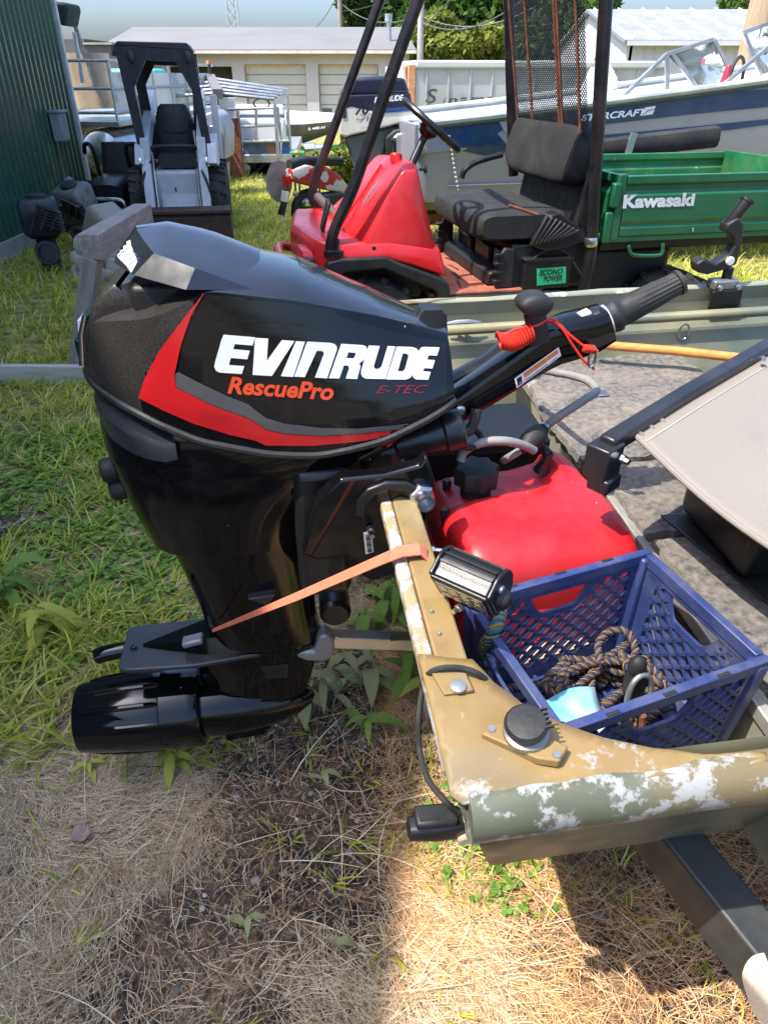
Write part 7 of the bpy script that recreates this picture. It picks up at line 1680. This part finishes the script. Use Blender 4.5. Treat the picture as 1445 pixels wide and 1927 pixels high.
# dry straw mat in front: flows in tufts, thin over the dark bare patches
def straw_d(x, y):
    m = sstep(.38, .58, fbm(x*2.6+11, y*2.6, 41)); lush = greenness(x, y)
    hole = np.exp(-(((x+.42)/.16)**2+((y-.92)/.16)**2))+.8*np.exp(-(((x+.30)/.22)**2+((y-1.30)/.14)**2))+.8*np.exp(-(((x-.02)/.22)**2+((y-1.55)/.2)**2))
    mid_ = np.exp(-(((x+.08)/.30)**2+((y-1.25)/.55)**2))*.62
    hole = hole+mid_*1.25
    pale = np.exp(-(((x+.80)/.30)**2+((y-1.0)/.38)**2))*.8
    return np.clip(.16+.75*m+pale-.6*hole-.6*bare_soil(x+.12*(fbm(x*5, y*5, 96)-.5), y+.12*(fbm(x*5, y*5, 98)-.5)), .06, 1)*(1-.85*lush)
x, y = scatter(90000, -1.35, .25, .55, 2.1, straw_d); n = len(x)
flow = fbm(x*1.5, y*1.5, 47)*9
blades('dry_straw', x, y, U_(.035, .15, n)*U_(.5, 1, n), U_(.0008, .0019, n), flow+RNG.normal(0, .75, n), np.abs(RNG.normal(.16, .16, n)), RNG.normal(0, .7, n), STRAW, 3)
x, y = scatter(62000, .0, 1.35, .5, 1.9, lambda x, y: .30+.7*sstep(.35, .6, fbm(x*3, y*3, 53))); n = len(x)
flow = fbm(x*2.2, y*2.2, 57)*8
blades('sun_strip_straw', x, y, U_(.03, .11, n), U_(.0008, .0017, n), flow+RNG.normal(0, .9, n), np.abs(RNG.normal(.22, .2, n)), RNG.normal(0, .8, n), STRAW_B, 3)
x, y = scatter(26000, -2.9, -.3, 1.5, 4.4, lambda x, y: .25+.5*sstep(.5, .65, fbm(x*2.2, y*2.2, 45))); n = len(x)
blades('dry_thatch', x, y, U_(.03, .12, n), U_(.0015, .003, n), U_(0, 6.28, n), np.abs(RNG.normal(.2, .2, n)), RNG.normal(0, .7, n), STRAW, 3)
# dead stalks
x, y = scatter(900, -1.2, 1.0, .6, 2.4, lambda x, y: x*0+.5); n = len(x)
blades('dry_stalk', x, y, U_(.12, .30, n), U_(.0016, .003, n), U_(0, 6.28, n), U_(.05, .5, n), RNG.normal(0, .6, n), STRAW, 5)
# short broken thatch pressed into the soil
x, y = scatter(60000, -1.3, 1.25, .5, 2.3, lambda x, y: np.clip(.30+.7*sstep(.35, .6, fbm(x*5, y*5, 63)), 0, 1)*(1-.8*greenness(x, y))*(1-.6*bare_soil(x, y))); n = len(x)
blades('broken_thatch', x, y, U_(.008, .035, n), U_(.0015, .004, n), U_(0, 6.28, n), np.abs(RNG.normal(.05, .1, n)), RNG.normal(0, .9, n), leaf_mat('broken thatch', [(0, (.06, .038, .022)), (.4, (.20, .13, .075)), (.8, (.40, .28, .17)), (1, (.60, .47, .31))], .8, .05), 2)
# small stones
def stones(name, x, y, r_, mat):
    n = len(x); th = np.linspace(0, 2*pi, 6, endpoint=False); z = height(x, y)
    rr_ = r_[:, None]*U_(.7, 1.25, (n, 6)); V_ = np.empty((n, 13, 3))
    V_[:, :6, 0] = x[:, None]+np.cos(th)*rr_; V_[:, :6, 1] = y[:, None]+np.sin(th)*rr_; V_[:, :6, 2] = z[:, None]-.001
    V_[:, 6:12, 0] = x[:, None]+np.cos(th)*rr_*.72; V_[:, 6:12, 1] = y[:, None]+np.sin(th)*rr_*.72; V_[:, 6:12, 2] = z[:, None]+(r_*.7)[:, None]
    V_[:, 12, 0] = x; V_[:, 12, 1] = y; V_[:, 12, 2] = z+r_*.9
    b_ = (np.arange(n)*13)[:, None]; Fs = []
    for k in range(6):
        j = (k+1) % 6; Fs += [b_+np.array([[k, j, 6+j]]), b_+np.array([[k, 6+j, 6+k]]), b_+np.array([[6+k, 6+j, 12]])]
    return np_mesh(name, V_.reshape(-1, 3), np.concatenate(Fs, 0), mat, 'stuff', smooth=False)
PEB = leaf_mat('grey gravel', [(0, (.07, .065, .06)), (.5, (.20, .19, .18)), (1, (.48, .45, .42))], .8, 0)
x, y = scatter(9000, -2.7, 1.0, .5, 4.5, lambda x, y: np.clip(.05+1.0*np.exp(-(((x+1.75)/.5)**2+((y-2.5)/.4)**2))+.18*np.exp(-(((x+.05)/.35)**2+((y-1.3)/.6)**2))+.5*sstep(.58, .68, fbm(x*1.1+3, y*1.1, 31)), 0, 1)); stones('gravel', x, y, RNG.lognormal(-5.6, .5, len(x)), PEB)
# small dry leaf litter near the motor
x, y = scatter(7000, -.75, .7, .7, 2.6, lambda x, y: .25+.6*sstep(.45, .6, fbm(x*4, y*4, 61))); n = len(x)
blades('leaf_litter', x, y, U_(.012, .035, n), U_(.004, .010, n), U_(0, 6.28, n), U_(.0, .5, n), RNG.normal(0, .6, n), leaf_mat('brown litter', [(0, (.07, .035, .018)), (.5, (.22, .12, .06)), (1, (.42, .28, .17))], .8, .1), 2)
# green grass: near, mid, far
def tufts(n, x0, x1, y0, y1, per, spread, dens):
    cx, cy_ = scatter(n, x0, x1, y0, y1, dens); x = np.repeat(cx, per)+RNG.normal(0, spread, len(cx)*per); y = np.repeat(cy_, per)+RNG.normal(0, spread, len(cx)*per)
    az = np.arctan2(y-np.repeat(cy_, per), x-np.repeat(cx, per))+RNG.normal(0, .5, len(x)); return x, y, az
x, y, az = tufts(2500, -2.9, -.3, 1.35, 4.6, 9, .020, lambda x, y: greenness(x, y)**1.2*(.25+.75*sstep(.40, .56, fbm(x*3.1, y*3.1, 91)))); n = len(x)
blades('green_grass', x, y, U_(.05, .17, n), U_(.003, .0075, n), az, U_(.35, 1.25, n), RNG.normal(0, .5, n), GRASS, 4, .55)
x, y, az = tufts(420, -1.5, -.45, 1.35, 2.0, 7, .02, lambda x, y: .8*sstep(.4, .6, fbm(x*2.4, y*2.4, 71))); n = len(x)
blades('yellow_crab_grass', x, y, U_(.06, .16, n), U_(.005, .010, n), az, U_(.4, 1.1, n), RNG.normal(0, .5, n), GRASS_Y, 4, .6)
x, y, az = tufts(7000, -4.4, 4.5, 4.2, 12.5, 8, .03, lambda x, y: np.clip(greenness(x, y)*.7+.15, 0, 1)); n = len(x)
blades('lawn_grass', x, y, U_(.06, .17, n), U_(.006, .012, n), az, U_(.5, 1.3, n), RNG.normal(0, .4, n), GRASS, 3, .4)
x, y, az = tufts(4200, -4, 4, 8.2, 20, 7, .05, lambda x, y: np.clip(.35+.6*sstep(.4, .6, fbm(x, y, 77)), 0, 1)); n = len(x)
blades('sunny_lawn_grass', x, y, U_(.05, .13, n), U_(.010, .02, n), az, U_(.5, 1.3, n), RNG.normal(0, .4, n), GRASS_Y, 2, .4)
x, y, az = tufts(260, .05, .45, .85, 1.5, 6, .02, lambda x, y: np.clip(np.exp(-(((x-.24)/.14)**2+((y-1.12)/.16)**2))*1.0, 0, 1)); n = len(x)
blades('weedy_grass', x, y, U_(.03, .10, n), U_(.002, .005, n), az, U_(.3, 1.1, n), RNG.normal(0, .5, n), GRASS_Y, 4, .5)
x, y, az = tufts(60, -.9, .9, .6, 1.5, 6, .012, lambda x, y: x*0+.7); n = len(x)
blades('sparse_green_sprig', x, y, U_(.03, .09, n), U_(.003, .007, n), az, U_(.3, 1.1, n), RNG.normal(0, .4, n), GRASS, 4, .5)
# clover: three round leaflets
def clover(name, x, y, r_, mat):
    n = len(x); z = height(x, y)+U_(.008, .035, n); vs = []; k_ = 6
    th = np.linspace(0, 2*pi, k_, endpoint=False)
    az = U_(0, 6.28, n); out = []; 
    for j in range(3):
        a = az+j*2.094; cx, cy_ = x+np.cos(a)*r_*1.0, y+np.sin(a)*r_*1.0; tl_ = U_(-.4, .4, n)
        P = np.stack([cx[:, None]+np.cos(th)[None]*r_[:, None], cy_[:, None]+np.sin(th)[None]*r_[:, None], z[:, None]+np.cos(th)[None]*(r_*tl_)[:, None]], -1); out.append(P)
    co = np.concatenate(out, 0); f_ = np.arange(co.shape[0]*k_).reshape(-1, k_)
    return np_mesh(name, co.reshape(-1, 3), f_, mat, 'stuff', smooth=False)
x, y = scatter(5200, -2.4, -.35, 1.3, 3.6, lambda x, y: (.15+.85*sstep(.48, .6, fbm(x*1.9, y*1.9, 83)))*sstep(.05, .4, greenness(x, y))); clover('clover', x, y, U_(.006, .013, len(x)), CLOVER)
x, y = scatter(700, .10, .42, .9, 1.35, lambda x, y: np.exp(-(((x-.27)/.10)**2+((y-1.08)/.14)**2))); clover('sunlit_clover', x, y, U_(.004, .008, len(x)), CLOVER)
# broad leaved weeds as single plants
def weed(label, px, py, s_, nl, mat, seed, group):
    rn = random.Random(seed); mb = MB(); t = thing('broadleaf_weed', label, 'weed', loc=(px, py, float(height(np.array([px]), np.array([py]))[0])), group=group)
    st_pts = [(0, 0, 0), (rn.uniform(-.01, .01)*s_*3, rn.uniform(-.01, .01)*s_*3, .05*s_), (rn.uniform(-.03, .03)*s_, rn.uniform(-.03, .03)*s_, .11*s_)]
    obj('stem', MB().tube(smooth_path(st_pts, 3), .0022, 5), mat, t)
    for k in range(nl):
        a = k*2.4+rn.uniform(-.4, .4); ln = s_*rn.uniform(.06, .12); w = ln*rn.uniform(.28, .42); b = Vector(st_pts[1 if k % 2 else 2])*rn.uniform(.5, 1)
        up = rn.uniform(.1, .9); dr = rn.uniform(.6, 1.6); row = []
        for j in range(6):
            u = j/5; r_ = ln*u; z = b.z+up*r_-dr*r_*r_/ln; z = max(z, .006)
            wd = w*.5*math.sin(pi*min(1, .08+u*.92))**.8 if j < 5 else .001
            c = Vector((b.x+cos(a)*r_, b.y+sin(a)*r_, z)); sd_ = Vector((-sin(a), cos(a), 0)); row.append([c-sd_*wd+Vector((0, 0, wd*.35)), c, c+sd_*wd+Vector((0, 0, wd*.35))])
        obj('leaf', MB().loft(row, closed=False, caps=False), mat, t, smooth=60)
    return t
WL = [leaf_mat('weed leaf green', [(0, (.13, .22, .04)), (1, (.24, .34, .08))], .5, .25), leaf_mat('weed leaf wilted', [(0, (.26, .29, .13)), (1, (.40, .38, .20))], .6, .2), leaf_mat('weed leaf yellow', [(0, (.36, .42, .06)), (1, (.52, .50, .10))], .5, .3)]
spots = [(740, 1150, 1.5, 9, 0, 'tall green weed behind the silver support bar'), (770, 1100, 1.3, 8, 0, 'green weed close to the transom above the support bar'), (700, 1200, 1.1, 7, 0, 'green weed just below the silver support bar'), (760, 1290, 1.6, 9, 0, 'large green weed below the cable loop at the transom'), (810, 1320, 1.1, 6, 2, 'yellow green weed right under the transom cable'), (690, 1300, 1.1, 7, 1, 'wilted weed left of the transom cable'), (625, 1330, 1.2, 7, 1, 'wilted weed clump right of the gearcase'), (560, 1330, 1.1, 6, 1, 'drooping pale weed behind the nozzle tip'), (640, 1270, 1.0, 6, 1, 'small wilted weed below the support yoke'), (690, 1390, 1.0, 5, 0, 'low green weed on dark soil between motor and boat'), (325, 1440, .85, 6, 2, 'bright leafy weed right under the black nozzle'), (600, 1470, .6, 3, 1, 'single pale leaved weed on the bare soil'), (170, 1455, .5, 6, 2, 'small yellow weed left below the nozzle'), (700, 1080, 1.2, 7, 2, 'sunlit yellow green weed beyond the orange strap'), (470, 1750, .55, 3, 1, 'pale two leaved weed on the dry straw'), (640, 1790, .45, 2, 1, 'lone pale leaf weed in the dry straw at the lower middle'), (90, 1190, 1.5, 9, 2, 'yellow green leafy weed left of the cavitation plate'), (40, 1130, 1.5, 9, 0, 'leafy green weed at the far left edge')]
for i, (u, v, s_, nl, mi, lb) in enumerate(spots):
    p = atz(u, v, 0); weed(lb, p.x, p.y, s_, nl, WL[mi], 100+i, 'broadleaf weeds around the motor')
dl = thing('dead_leaf', 'pinkish dead leaf lying flat on the dry straw', 'leaf', loc=tuple(atz(155, 1575, .02)))
obj('blade', MB().grid(lambda u, v: ((u-.5)*.05, (v-.5)*.042*(1-.6*(2*u-1)**2), .012+.006*sin(u*7)+.008*abs(v-.5)), np.linspace(0, 1, 8), np.linspace(0, 1, 6)), pm('pinkish dead leaf skin', (.36, .23, .19), .8, var=.25), dl, smooth=60)
obj('stalk', MB().tube([(.035, 0, .012), (.06, .005, .008)], .0012, 5), RUST, dl)
# ---- trees
def crown(name, c, rad, n, size, mat, parent, seed, lumps=14):
    r = np.random.default_rng(seed); c = np.array(c); rad = np.array(rad)
    lc = r.normal(0, 1, (lumps, 3)); lc = lc/np.linalg.norm(lc, axis=1)[:, None]*r.uniform(.35, .85, (lumps, 1)); lr = r.uniform(.28, .5, lumps)
    k = r.integers(0, lumps, n); d = r.normal(0, 1, (n, 3)); d /= np.linalg.norm(d, axis=1)[:, None]
    P = c+(lc[k]+d*(lr[k]*r.uniform(.55, 1.05, n)**.5)[:, None])*rad
    ax1 = r.normal(0, 1, (n, 3)); ax1 /= np.linalg.norm(ax1, axis=1)[:, None]; nr = d+r.normal(0, .5, (n, 3)); ax2 = np.cross(nr, ax1); ax2 /= np.linalg.norm(ax2, axis=1)[:, None]+1e-9
    s_ = (size*r.uniform(.5, 1.2, n))[:, None]
    V_ = np.stack([P-ax1*s_, P+ax2*s_*.45, P+ax1*s_, P-ax2*s_*.45], 1)
    o = np_mesh(name, V_.reshape(-1, 3), np.arange(n*4).reshape(-1, 4), mat, 'stuff', smooth=False); del o['kind']; o.parent = parent; return o
def tree(label, u, v, y, rx, rz, n, size, mat, seed, group='trees behind the buildings', tr=.25, ry=None):
    c = aty(u, v, y); t = thing('leafy_tree', label, 'tree', loc=(c.x, c.y, 0), group=group)
    rn = random.Random(seed)
    tk = obj('trunk', MB().tube(smooth_path([(0, 0, -.1), (.1, 0, c.z*.4), (-.1, .1, c.z*.8), (.0, 0, c.z+rz*.5)], 4), [tr*1.3]+[tr]*6+[tr*.6]*4+[tr*.3]*2, 8), POLE, t)
    for k in range(6):
        a = k*1.05; z = c.z*(.6+.08*k); obj('limb', MB().tube([(0, 0, z), (cos(a)*rx*.5, sin(a)*rx*.5, z+rz*.4)], [tr*.45, tr*.15], 6), POLE, t)
    crown('crown', (0, 0, c.z), (rx, ry or rx*.8, rz), n, size, mat, t, seed); return t
LF1 = leaf_mat('mid green foliage', [(0, (.03, .07, .014)), (.5, (.06, .12, .022)), (1, (.12, .19, .04))], .5, .3)
LF2 = leaf_mat('dark green foliage', [(0, (.015, .035, .012)), (.6, (.03, .065, .02)), (1, (.06, .10, .03))], .5, .2)
LF3 = leaf_mat('yellow green foliage', [(0, (.08, .12, .02)), (.5, (.17, .21, .035)), (1, (.30, .30, .07))], .5, .3)
tree('dark tree behind the garage roof end', 735, -10, 58, 3.2, 3.2, 9000, .30, LF2, 1)
tree('dark low tree just above the garage roof', 690, 28, 62, 2.2, 1.6, 5000, .28, LF2, 2)
tree('large green tree right of the grey utility pole', 900, 0, 48, 4.6, 5.2, 16000, .30, LF1, 3)
tree('green tree partly hidden by the vehicle screen', 1030, 20, 46, 4.0, 4.2, 13000, .30, LF1, 4)
tree('yellow green bushy tree below the large tree', 850, 78, 40, 2.0, 1.35, 7000, .22, LF3, 5)
tree('yellow green bushy tree beside the box trailer roof', 925, 92, 38, 1.8, 1.0, 5000, .22, LF3, 6)
tree('tree top peeking over the white shed roof', 1412, 10, 62, 2.2, 1.3, 4500, .28, LF1, 7)
tree('dark green tree left of the vehicle screen', 970, 60, 52, 3.2, 2.8, 8000, .28, LF2, 8)
tree('mid green tree right of the vehicle screen gap', 1100, 75, 44, 2.4, 2.2, 6000, .25, LF1, 9)
# tall weeds by the scooter
bs = thing('tall_weed_bush', 'tall feathery green weed bush behind the scooter', 'bush', loc=tuple(atz(655, 372, 0)))
crown('foliage', (0, 0, .55), (.26, .26, .55), 3200, .05, LF3, bs, 12, 18); obj('stem', MB().tube([(0, 0, -.02), (.02, 0, .6), (0, 0, .9)], [.015, .01, .004], 6), POLE, bs)
# far wood closing the horizon
r = np.random.default_rng(5); n = 42000; ang = r.uniform(-1.2, 1.2, n); dist = r.uniform(170, 215, n)
zz = r.uniform(0, 1, n)**.8*(3.2+3.0*vnoise(ang*30, ang*0+.5, 3)); P = np.stack([np.sin(ang)*dist, np.cos(ang)*dist, zz], -1)
s_ = r.uniform(.5, 1.1, n)[:, None]; a1 = r.normal(0, 1, (n, 3)); a2 = r.normal(0, 1, (n, 3))
np_mesh('far_wood', np.stack([P-a1*s_*.5, P+a2*s_*.5, P+a1*s_*.5], 1).reshape(-1, 3), np.arange(n*3).reshape(-1, 3), LF2, 'stuff', smooth=False)
